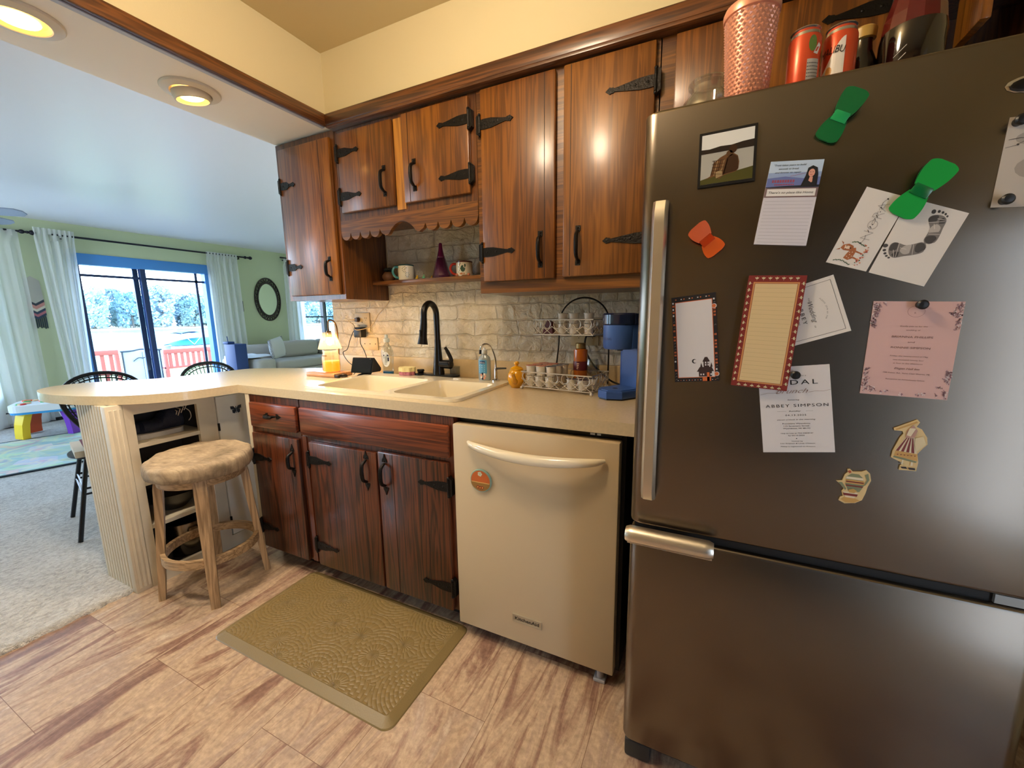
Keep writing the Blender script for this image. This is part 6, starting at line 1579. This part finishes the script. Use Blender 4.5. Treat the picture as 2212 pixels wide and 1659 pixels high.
# wall hanging
m = MB(); hb2 = [('#b9b6ac', 1.76, 1.50), ('#3d4450', 1.50, 1.47), ('#c98f86', 1.47, 1.43), ('#d8d0c0', 1.43, 1.40), ('#39465a', 1.40, 1.37), ('#b5707a', 1.37, 1.34), ('#39465a', 1.34, 1.31)]
ms = []
for i, (h, za, zb_) in enumerate(hb2):
    ms.append(mat('hanging_%d' % i, h, .9)); m.prism([(.11, za), (.185, za-(.0 if i == 0 else .05)), (.26, za), (.26, zb_), (.185, zb_-.05), (.11, zb_)] if i else [(.12, 1.72), (.185, 1.77), (.25, 1.72), (.26, 1.5), (.185, 1.45), (.11, 1.5)], 'yz', -6.489, -6.480, i)
wh = thing('wall_hanging', 'woven pale wall hanging with chevron stripes between two curtains', 'wall hanging', (-6.485, .185, 1.2))
build('weave', m, ms, wh)
m = MB()
for i in range(9): m.box(-6.488, -6.481, .113+i*.0165, .123+i*.0165, 1.17-.01*(i % 2)-.004*abs(i-4), 1.30)
build('fringe', m, mat('fringe_dark', '#2c3c48', .9), wh)
# blue bin, sofa
bn = thing('storage_bin', 'tall dark blue box beside the white curtain and the sofa', 'box', (-5.55, 1.86, .018))
build('box', MB().box(-5.68, -5.42, 1.79, 1.965, .0185, .87, bev=.008), mat('bin_blue', '#1c3f7d', .5), bn)
build('lid', MB().box(-5.685, -5.56, 1.78, 1.88, .87, .905, bev=.006).cyl((-5.62, 1.82, .90), (-5.62, 1.815, .985), .006), MATS['bin_blue'], bn)
SOFA = mat('sofa_grey', '#b6b3ac', .9, bump=.2, bscale=90)
sf = thing('sofa', 'light grey sofa under the right hand window behind the worktop', 'sofa', (-5.75, 3.6, .018))
build('base', MB().box(-6.25, -5.35, 2.10, 5.0, .06, .42, bev=.03), SOFA, sf)
build('arm', MB().box(-6.25, -5.30, 2.03, 2.34, .05, .62, bev=.06, seg=4), SOFA, sf)
build('backrest', MB().box(-6.30, -6.05, 2.2, 5.0, .30, .80, bev=.06, seg=4), SOFA, sf)
for y in (2.36, 3.24, 4.12): build('seat_cushion', MB().box(-6.06, -5.32, y, y+.86, .42, .56, bev=.04, seg=3), SOFA, sf)
for y in (2.75, 3.62): build('back_cushion', MB().box(-6.08, -5.86, y, y+.84, .55, .84, bev=.07, seg=4, M=None), SOFA, sf)
for a in ((-6.2, 2.1), (-5.4, 2.1), (-6.2, 4.9), (-5.4, 4.9)): build('leg', MB().cyl((a[0], a[1], .0185), (a[0], a[1], .07), .02), BLACK, sf)
def throwf(u, v):
    x = -6.10+.62*u; s_ = v*1.0
    if s_ < .35: y, z = 2.36-(.02), .60+.03-(.35-s_)*.0
    y = 2.37-.37*min(1, max(0, (s_-.1)/.5)); z = .652+.012*math.sin(u*9+v*4)+.02*math.sin(u*3)
    if s_ > .6: y = 2.005-.006*math.sin(u*14); z = .652-(s_-.6)*.55+.01*math.sin(u*9)
    return (x, y, z)
solo('throw_blanket', MB().grid(throwf, 30, 24), mat('throw_white', '#d9dde0', .9, bump=.3, bscale=60), 'white throw blanket draped over the near sofa arm', 'blanket')
Mp = Matrix.Translation((-5.68, 2.62, .752)) @ Matrix.Rotation(math.radians(10), 4, 'X') @ Matrix.Rotation(math.radians(20), 4, 'Z')
m = MB().grid(lambda u, v: (.06*math.sin(PI*min(1, max(0, v)))**.5*math.sin(2*PI*u), .165*math.copysign(abs(math.cos(2*PI*u))**.45, math.cos(2*PI*u)), .165*(2*v-1)), 28, 14, closeu=True).xf(Mp)
m2 = MB()
for i in range(14):
    for s_ in (-1, 1): m2.tube([tuple(Mp @ Vector((.0+.03*math.cos(a), s_*.15+.016*math.sin(a)*1, -.15+.30*i/13+.013*math.cos(a)))) for a in [2*PI*q/8 for q in range(8)]], .004, 4, closed=True)
cu = thing('cushion', 'white lace edged cushion leaning on the sofa back near its arm', 'cushion', (-5.72, 2.62, .56))
build('cushion_body', m, mat('cushion_white', '#d6d8d8', .9), cu); build('lace_edge', m2, mat('lace_dark', '#8b8d92', .9), cu)

# dining chairs: black woven hoop backs
def dining_chair():
    t = thing('dining_chair', 'x', 'chair', (0, 0, 0), 0, 'black woven hoop back chairs')
    FR = mat('chair_black', '#101218', .35, .3)
    RX, RZ, XO = .235, .225, -.205
    def ring(k, a): return (XO-.05*(math.sin(a)*k), RX*k*math.cos(a)*(.74+.36*math.sin(a)), .682+RZ*k*math.sin(a))
    A = [2*PI*i/40 for i in range(40)]
    build('back_hoop', MB().tube([ring(1, a) for a in A], .0115, 8, closed=True), FR, t, local=True)
    m = MB().tube([ring(.86, a) for a in A], .0045, 6, closed=True).tube([ring(.93, a) for a in A], .003, 6, closed=True)
    for i in range(56):
        a = 2*PI*i/56; m.tube([ring(.86, a), ring(1, a)], .003, 5)
    for i in range(-7, 8):
        c_ = i*.118; a = math.acos(max(-1, min(1, c_))); p_, q_ = ring(.86, a), ring(.86, -a)
        m.tube([q_, p_], .0028, 5)
    for i in range(-3, 4):
        a = math.asin(i*.24); m.tube([ring(.86, a), ring(.86, PI-a)], .0028, 5)
    build('back_weave', m, FR, t, local=True)
    build('seat', MB().lathe([(0, .455), (.20, .455), (.215, .462), (.215, .472), (0, .474)], (0, 0, 0), 36), FR, t, local=True)
    for sx_, sy_ in ((1, 1), (1, -1), (-1, 1), (-1, -1)):
        build('leg', MB().tube([(.15*sx_, .15*sy_, .46), (.235*sx_, .235*sy_, .0185)], .011, 8), FR, t, local=True)
    m = MB()
    for z, k in ((.27, .19), (.30, .182)): m.tube([(k, k, z), (k, -k, z), (-k, -k, z), (-k, k, z)], .006, 6, closed=True)
    build('stretcher', m, FR, t, local=True)
    return t
dc1 = dining_chair(); dc1.location = (-2.44, -.715, 0); dc1.rotation_euler = (0, 0, math.radians(-14))
dc1['label'] = 'black woven hoop back chair at the rounded end of the peninsula'
dc2 = dup(dc1, (-2.40, -.065, 0), math.radians(-4), 'black woven hoop back chair farther along the peninsula, near the sliding door curtain')
def cushpad(loc, rz, label):
    t = thing('seat_cushion', label, 'cushion', loc, rz, 'striped chair pads')
    m = MB()
    for i in range(9):
        y0 = -.19+i*.0422; m.box(-.185+.03*(i in (0, 8)), .185-.03*(i in (0, 8)), y0, y0+.0424, 0, .036, i % 3)
    build('pad', m, [mat('pad_cream', '#cfc4b0', .9), mat('pad_wine', '#6d2b38', .9), mat('pad_brown', '#a7866a', .9)], t, local=True)
    tm = MB()
    for s_ in (-1, 1): tm.box(-.23, -.18, s_*.12-.012, s_*.12+.012, .008, .014)
    build('tie', tm, MATS['pad_wine'], t, local=True)
    return t
cushpad((-2.44, -.715, .4755), math.radians(-14), 'wine and cream striped seat pad on the chair at the rounded end')
# rug and activity table, heater
def rug_mat():
    m, nt, b = newmat('map_rug')
    tc = N(nt, 'ShaderNodeTexCoord')
    vo = N(nt, 'ShaderNodeTexVoronoi', Scale=5.0); nt.links.new(tc.outputs['Object'], vo.inputs['Vector'])
    no = N(nt, 'ShaderNodeTexNoise', Scale=3.0, Detail=5.0, Distortion=1.5); nt.links.new(tc.outputs['Object'], no.inputs['Vector'])
    hs = N(nt, 'ShaderNodeMix', data_type='RGBA'); hs.inputs[0].default_value = .62
    r = N(nt, 'ShaderNodeValToRGB'); e = r.color_ramp.elements
    e[0].position = .3; e[0].color = hexc('#7fae9a'); e[1].position = .72; e[1].color = hexc('#c9c19a')
    for p_, h in ((.42, '#9cc0b4'), (.5, '#c6cf9a'), (.56, '#8fb0a8'), (.62, '#cf9f86')): x = e.new(p_); x.color = hexc(h)
    nt.links.new(no.outputs['Fac'], r.inputs['Fac'])
    sat = N(nt, 'ShaderNodeHueSaturation', Saturation=.55, Value=.62); nt.links.new(vo.outputs['Color'], sat.inputs['Color'])
    nt.links.new(sat.outputs[0], hs.inputs[6]); nt.links.new(r.outputs['Color'], hs.inputs[7]); nt.links.new(hs.outputs[2], b.inputs['Base Color'])
    b.inputs['Roughness'].default_value = .95
    return m
Rz = Matrix.Translation((-4.10, -.62, 0)) @ Matrix.Rotation(math.radians(-16), 4, 'Z')
rg_ = thing('rug', 'colourful play rug with dark border on the carpet under the activity table', 'rug', (-4.8, -.8, .018))
build('pile', MB().box(-1.42, -.03, -1.6, 1.25, .0185, .030).xf(Rz), rug_mat(), rg_)
build('border', MB().box(-.03, 0, -1.63, 1.28, .0185, .031).box(-1.45, -1.42, -1.63, 1.28, .0185, .031).box(-1.42, -.03, -1.63, -1.6, .0185, .031).box(-1.42, -.03, 1.25, 1.28, .0185, .031).xf(Rz), mat('rug_border', '#22303a', .9), rg_)
at = thing('activity_table', 'toddler activity table with red, yellow, green and purple arched legs', 'toy table', (-5.62, -.10, .03), math.radians(-28))
m = MB().prism(rrect(-.24, .24, -.26, .26, .10, 6), 'xy', .285, .355)
build('top', m, mat('toy_white', '#d8dadb', .4), at, local=True)
build('trim_band', MB().prism(rrect(-.235, .235, -.255, .255, .10, 6), 'xy', .262, .286), mat('toy_blue', '#2f8fc8', .4), at, local=True)
def tleg(sx_, sy_, col, nm):
    vs = []; fs = []
    secs = [(.185, .30, .075), (.215, .24, .07), (.24, .15, .066), (.25, .06, .064), (.252, 0.002, .064)]
    d = Vector((sx_*.62, sy_*.78)).normalized(); p = Vector((-d.y, d.x))
    for r_, z, hw in secs:
        for a, b_ in ((-1, -.03), (1, -.03), (1, .03), (-1, .03)):
            q = d*(r_+b_)+p*a*hw; vs.append((q.x, q.y, z))
    for i in range(4):
        for k_ in range(4): fs.append([i*4+k_, i*4+(k_+1) % 4, (i+1)*4+(k_+1) % 4, (i+1)*4+k_])
    fs += [[0, 1, 2, 3], [19, 18, 17, 16]]
    build('leg', MB().add(vs, fs), mat(nm, col, .4), at, local=True)
tleg(1, -1, '#e8c41c', 'toy_yellow'); tleg(1, 1, '#7a3fc0', 'toy_purple'); tleg(-1, 1, '#2a8f3c', 'toy_green'); tleg(-1, -1, '#d8562a', 'toy_orange')
m = MB(); rr_ = random.Random(9)
for i in range(26):
    x_, y_ = rr_.uniform(-.19, .19), rr_.uniform(-.20, .20); m.lathe([(0, 0), (.03, 0), (.026, .014), (0, .016)], (x_, y_, .355), 10, i % 4)
m.box(-.05, .01, -.03, .03, .355, .43, 4)
build('play_pieces', m, [MATS['toy_orange'], mat('toy_red', '#c9382f', .4), MATS['toy_green'], mat('toy_tan', '#d8b48a', .5), mat('toy_grey', '#6d8090', .4)], at, local=True)
bh = thing('baseboard_heater', 'low white baseboard heater along the far wall under the curtains', 'heater', (-6.45, -.8, .018))
build('cover', MB().box(-6.489, -6.43, -3.0, .5, .06, .22, bev=.006), mat('heater_white', '#c9cdc9', .5), bh)
build('slot', MB().box(-6.489, -6.44, -3.0, .5, .019, .06).box(-6.432, -6.428, -2.98, .48, .185, .20), mat('heater_dark', '#25282a', .6), bh)
solo('cloth_bag', MB().ell((-6.15, .30, .155), (.17, .19, .136), seg=20), mat('bag_white', '#c9c9c2', .9, bump=.5, bscale=12), 'soft white bag on the floor behind the activity table', 'bag')
# ceiling fan: only two blade tips enter the picture
fn = thing('ceiling_fan', 'blue grey ceiling fan, blade tips at the left edge', 'ceiling fan', (-4.55, -.80, 2.06))
FB = mat('fan_blade', '#8d98ab', .45); FBK = mat('fan_dark', '#2a3040', .4)
build('downrod', MB().cyl((-4.55, -.80, 2.15), (-4.55, -.80, 2.436), .02).lathe([(0, 2.436), (.07, 2.436), (.05, 2.38), (0, 2.38)], (-4.55, -.80, 0)), FBK, fn)
build('motor', MB().lathe([(0, 2.02), (.09, 2.03), (.12, 2.07), (.12, 2.13), (.06, 2.17), (0, 2.17)], (-4.55, -.80, 0)), FBK, fn)
for i, ang in enumerate((46, 118, 190, 262, 334)):
    a = math.radians(ang)
    P = [(.14, .04), (.22, .055), (.42, .064), (.50, .056), (.535, .025)]
    poly = P+[(q, -w) for q, w in P[::-1]]
    Mf = Matrix.Translation((-4.55, -.80, 2.095)) @ Matrix.Rotation(a, 4, 'Z') @ Matrix.Rotation(math.radians(-15), 4, 'X')
    build('blade', MB().prism(poly, 'xy', -.004, .004).xf(Mf), FB, fn)
    build('blade_iron', MB().box(.09, .24, -.018, .018, -.012, -.004).xf(Mf), FBK, fn)

# ------------------------------------------------------------------ outdoors
struct('deck', MB().box(-10.6, -6.62, -6, 12, -.25, -.14), mat('deck_grey', '#9a9690', .8))
struct('lawn', MB().box(-23, -10.6, -25, 45, -.8, -.45), mat('lawn_green', '#8b9a5e', .9, bump=.4, bscale=20, var=.25))
def water_mat():
    m, nt, b = newmat('lake_water')
    tc = N(nt, 'ShaderNodeTexCoord'); mp = N(nt, 'ShaderNodeMapping'); mp.inputs['Scale'].default_value = (1.3, .35, 1); nt.links.new(tc.outputs['Object'], mp.inputs['Vector'])
    n1 = N(nt, 'ShaderNodeTexNoise', Scale=1.4, Detail=5.0); nt.links.new(mp.outputs[0], n1.inputs['Vector'])
    bp = N(nt, 'ShaderNodeBump', Strength=1.0, Distance=.6); nt.links.new(n1.outputs['Fac'], bp.inputs['Height']); nt.links.new(bp.outputs['Normal'], b.inputs['Normal'])
    b.inputs['Base Color'].default_value = hexc('#5f8a9a'); b.inputs['Roughness'].default_value = .15
    return m
struct('lake', MB().box(-150, -23, -60, 190, -1.8, -1.5), water_mat())
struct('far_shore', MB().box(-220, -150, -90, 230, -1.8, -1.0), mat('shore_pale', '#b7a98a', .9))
RED = mat('bench_red', '#b25548', .6)
def bench(y0, y1, x, zt, label, n, group):
    t = thing('patio_bench', label, 'bench', (x, (y0+y1)/2, -.14), group=group)
    build('top_rail', MB().box(x-.03, x+.03, y0, y1, zt-.085, zt, bev=.006), RED, t)
    for y in (y0, y1-.05): build('leg', MB().box(x-.03, x+.03, y, y+.05, -.1395, zt-.085), RED, t)
    m = MB()
    for i in range(n):
        y = y0+.05+(y1-y0-.1)*(i+.5)/n; m.box(x-.012, x+.012, y-.027, y+.027, .30, zt-.085)
    build('slats', m, RED, t)
    build('seat', MB().box(x-.52, x+.02, y0, y1, .26, .30, bev=.005), RED, t)
    for y in (y0, y1-.05): build('leg', MB().box(x-.52, x-.47, y, y+.05, -.1395, .26), RED, t)
bench(1.10, 1.80, -9.0, .705, 'red slatted patio chair left of the grey covered seat, outside the door', 5, 'red patio seats')
bench(2.50, 3.75, -9.0, .650, 'red slatted patio bench right of the grey covered seat, outside the door', 11, 'red patio seats')
g = thing('sling_chair', 'grey fabric patio seat back with dark branch motif between the red benches', 'patio chair', (-9.0, 2.15, -.14))
build('fabric', MB().grid(lambda u, v: (-9.0+.02*math.sin(PI*u)*v, 1.86+.58*u, .02+.64*v), 12, 8).box(-9.42, -9.0, 1.88, 2.44, .22, .25), mat('sling_grey', '#a9b0be', .8), g)
build('top_tube', MB().tube(smoothpath([(-8.99, 1.83, .665), (-8.99, 2.0, .668), (-8.99, 2.15, .69), (-8.99, 2.3, .668), (-8.99, 2.47, .66)], 5), .016, 8), mat('sling_tube', '#2a3440', .4), g)
m = MB()
for s_ in (-1, 1): m.tube(smoothpath([(-8.975, 2.15, .52), (-8.975, 2.15+s_*.07, .53), (-8.975, 2.15+s_*.15, .47)], 5), .008, 6)
m.tube([(-8.972, 2.15, .64), (-8.972, 2.15, .05)], .004, 5)
build('motif', m, mat('motif_dark', '#3c4048', .7), g)
for y in (1.86, 2.44): build('leg', MB().cyl((-9.0, y, -.1395), (-9.0, y, .665), .014, seg=8).cyl((-9.4, y, -.1395), (-9.4, y, .24), .014, seg=8), MATS['sling_tube'], g)
# boat
bo = thing('boat', 'moored boat under a blue cover with a raised bimini top', 'boat', (-38, 18.6, -1.6))
def hull(u, v):
    y = 15.6+6.4*u; w = 1.15*math.sin(PI*min(1, (u+.25)/1.25))**.5; z = -1.75+.95*v; k = .6+.4*v
    return (-38+w*k*1.0, y, z)
m = MB()
def hl(u, v):
    a = PI*(1-2*v); y = 15.6+6.4*u; w = 1.2*(math.sin(PI*min(1, .12+u*.55))**.6)
    return (-38+w*math.sin(a/2)*1.0, y, -.85-.9*math.cos(a/2)**.7)
m.grid(hl, 16, 14)
build('hull', m, mat('boat_white', '#dfe3e6', .3), bo)
def cov(u, v):
    y = 15.7+6.2*u; w = 1.22*(math.sin(PI*min(1, .12+u*.55))**.6); t_ = 2*v-1
    h = .12+.55*math.sin(PI*min(1, u*1.1+.02))**.6*(1-t_*t_)
    return (-38+w*t_, y, -.90+h)
build('cover', MB().grid(cov, 20, 12), mat('cover_blue', '#2f7fb8', .6), bo)
m = MB().grid(lambda u, v: (-38+1.0*(2*v-1), 16.25+1.75*u, .22+.12*math.sin(PI*u)-.05*(2*v-1)**2), 12, 8)
m.grid(lambda u, v: (-38+1.0*(2*v-1), 16.25+1.75*u, .15+.12*math.sin(PI*u)-.05*(2*v-1)**2), 12, 8)
build('bimini_top', m, mat('bimini_navy', '#1f4a6d', .6), bo)
m = MB()
for s_ in (-1, 1):
    for q in (16.3, 17.9): m.tube([(-38+s_*.98, q, .16), (-38+s_*1.0, 17.1, -.75)], .02, 6)
build('bimini_frame', m, CHROME, bo)
# trees on the far shore: three crown shapes, copied
LEAF = [mat('leaf_haze_a', '#9dbcc6', .9), mat('leaf_haze_b', '#a6c2c2', .9), mat('leaf_haze_c', '#9db2bc', .9)]  # distance haze painted into the leaf colours
BARK = mat('bark_grey', '#6d675f', .9)
def tree(seed, H, Rr, lm):
    r = random.Random(seed)
    t = thing('tree', 'x', 'tree', (0, 0, 0), 0, 'hazy trees on the far shore')
    b = MB().tube([(0, 0, 0), (.1, 0, H*.4), (0, .1, H*.8)], [.28, .2, .06], 6); lv = MB()
    blobs = []
    for i in range(40):
        a = r.uniform(0, 6.28); h = r.uniform(.08, .92); rad = Rr*min(1, 1.9*math.sin(PI*(h*.86+.12)))**.7*r.uniform(.45, 1.0)
        p = Vector((rad*math.cos(a), rad*math.sin(a), H*h)); b.tube([(0, 0, H*(h*.7)), tuple(p)], [.09, .03], 4); blobs.append((p, r.uniform(.9, 1.6)))
    for p, s_ in blobs:
        for k_ in range(60):
            d = Vector((r.uniform(-1, 1), r.uniform(-1, 1), r.uniform(-1, .9))); d = p+d*s_*.95
            q_ = math.hypot(d.x, d.y)
            if q_ > 3.75: d.x *= 3.75/q_; d.y *= 3.75/q_
            if d.z < .4: continue
            u_ = Vector((r.gauss(0, 1), r.gauss(0, 1), r.gauss(0, 1))).normalized(); w_ = u_.orthogonal(); s2 = r.uniform(.16, .38)
            s2 *= 1.5; lv.add([tuple(d+u_*s2), tuple(d+w_*s2), tuple(d-u_*s2*.8), tuple(d-w_*s2)], [[0, 1, 2, 3]])
    build('trunk', b, BARK, t, local=True); build('crown', lv, lm, t, local=True)
    return t
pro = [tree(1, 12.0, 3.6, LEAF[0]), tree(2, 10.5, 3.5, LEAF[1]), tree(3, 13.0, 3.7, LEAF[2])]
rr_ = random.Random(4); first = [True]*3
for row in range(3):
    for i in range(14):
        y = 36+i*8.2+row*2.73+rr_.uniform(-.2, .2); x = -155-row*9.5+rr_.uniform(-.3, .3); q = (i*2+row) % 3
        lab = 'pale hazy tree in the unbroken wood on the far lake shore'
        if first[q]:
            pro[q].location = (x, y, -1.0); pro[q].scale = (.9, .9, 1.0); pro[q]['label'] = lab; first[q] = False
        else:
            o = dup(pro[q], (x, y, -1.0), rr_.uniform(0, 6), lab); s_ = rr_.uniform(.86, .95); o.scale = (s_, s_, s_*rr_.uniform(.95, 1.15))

# ------------------------------------------------------------------ light
def light(nm, typ, loc, energy, col, **k):
    l = D.lights.new(nm, typ); l.energy = energy; l.color = col
    for a, v in k.items(): setattr(l, a, v)
    o = D.objects.new(nm, l); COL.objects.link(o); o.location = loc
    return o
WARM = (1, .86, .68)
for x, y in ((-1.065, -.795), (-1.065, -1.245), (-1.065, -1.70)):
    o = light('can_light', 'SPOT', (x, y, 2.07), 30, WARM, spot_size=math.radians(120), spot_blend=.8, shadow_soft_size=.045)
light('warmer_bulb_light', 'POINT', (LX, LY, ZC1+.185), 6.5, (1, .72, .40), shadow_soft_size=.02)
# daylight: overcast sky; portals only guide sampling through the openings
wd = D.worlds.new('sky'); SC.world = wd; wd.use_nodes = True
bg = wd.node_tree.nodes['Background']
_wt = wd.node_tree; _tc = N(_wt, 'ShaderNodeTexCoord'); _sp = N(_wt, 'ShaderNodeSeparateXYZ'); _wt.links.new(_tc.outputs['Generated'], _sp.inputs[0])
_rp = N(_wt, 'ShaderNodeValToRGB'); _rp.color_ramp.elements[0].position = .0; _rp.color_ramp.elements[0].color = (.83, .87, 1, 1)
_rp.color_ramp.elements[1].position = .55; _rp.color_ramp.elements[1].color = (.40, .58, .85, 1)
_wt.links.new(_sp.outputs['Z'], _rp.inputs['Fac']); _wt.links.new(_rp.outputs['Color'], bg.inputs['Color'])
bg.inputs['Strength'].default_value = 12.5
def portal(loc, rot, sx_, sy_):
    o = light('window_portal', 'AREA', loc, 1, (1, 1, 1), shape='RECTANGLE', size=sx_, size_y=sy_)
    o.rotation_euler = rot; o.data.cycles.is_portal = True
for h in holes: portal((-6.64, (h[0]+h[1])/2, (h[2]+h[3])/2), (0, -PI/2, 0), h[3]-h[2], h[1]-h[0])
for a, c in lw: portal(((a+c)/2, -3.52, 1.3), (PI/2, 0, 0), c-a, 1.6)
portal((2.12, -2.0, 1.05), (0, PI/2, 0), 2.1, .6)

# ------------------------------------------------------------------ camera
cam = D.cameras.new('camera'); co = D.objects.new('camera', cam); COL.objects.link(co)
cam.sensor_fit = 'HORIZONTAL'; cam.sensor_width = 36; cam.lens = 884.423/2212*36; cam.clip_start = .02; cam.clip_end = 600
a, b, c = (math.radians(v) for v in (25.7526, -9.4962, -.7402))
fwd = Vector((-math.sin(a)*math.cos(b), math.cos(a)*math.cos(b), math.sin(b)))
rgt = Vector((math.cos(a), math.sin(a), 0)); up = rgt.cross(fwd)
r2 = rgt*math.cos(c)+up*math.sin(c); u2 = up*math.cos(c)-rgt*math.sin(c)
Mc = Matrix((r2, u2, -fwd)).transposed().to_4x4(); Mc.translation = Vector((.8245, -1.8517, 1.2351))
co.matrix_world = Mc
SC.camera = co
vs_ = SC.view_settings; vs_.view_transform = 'Standard'; vs_.look = 'None'; vs_.gamma = 1; vs_.use_curve_mapping = False; vs_.exposure = .54
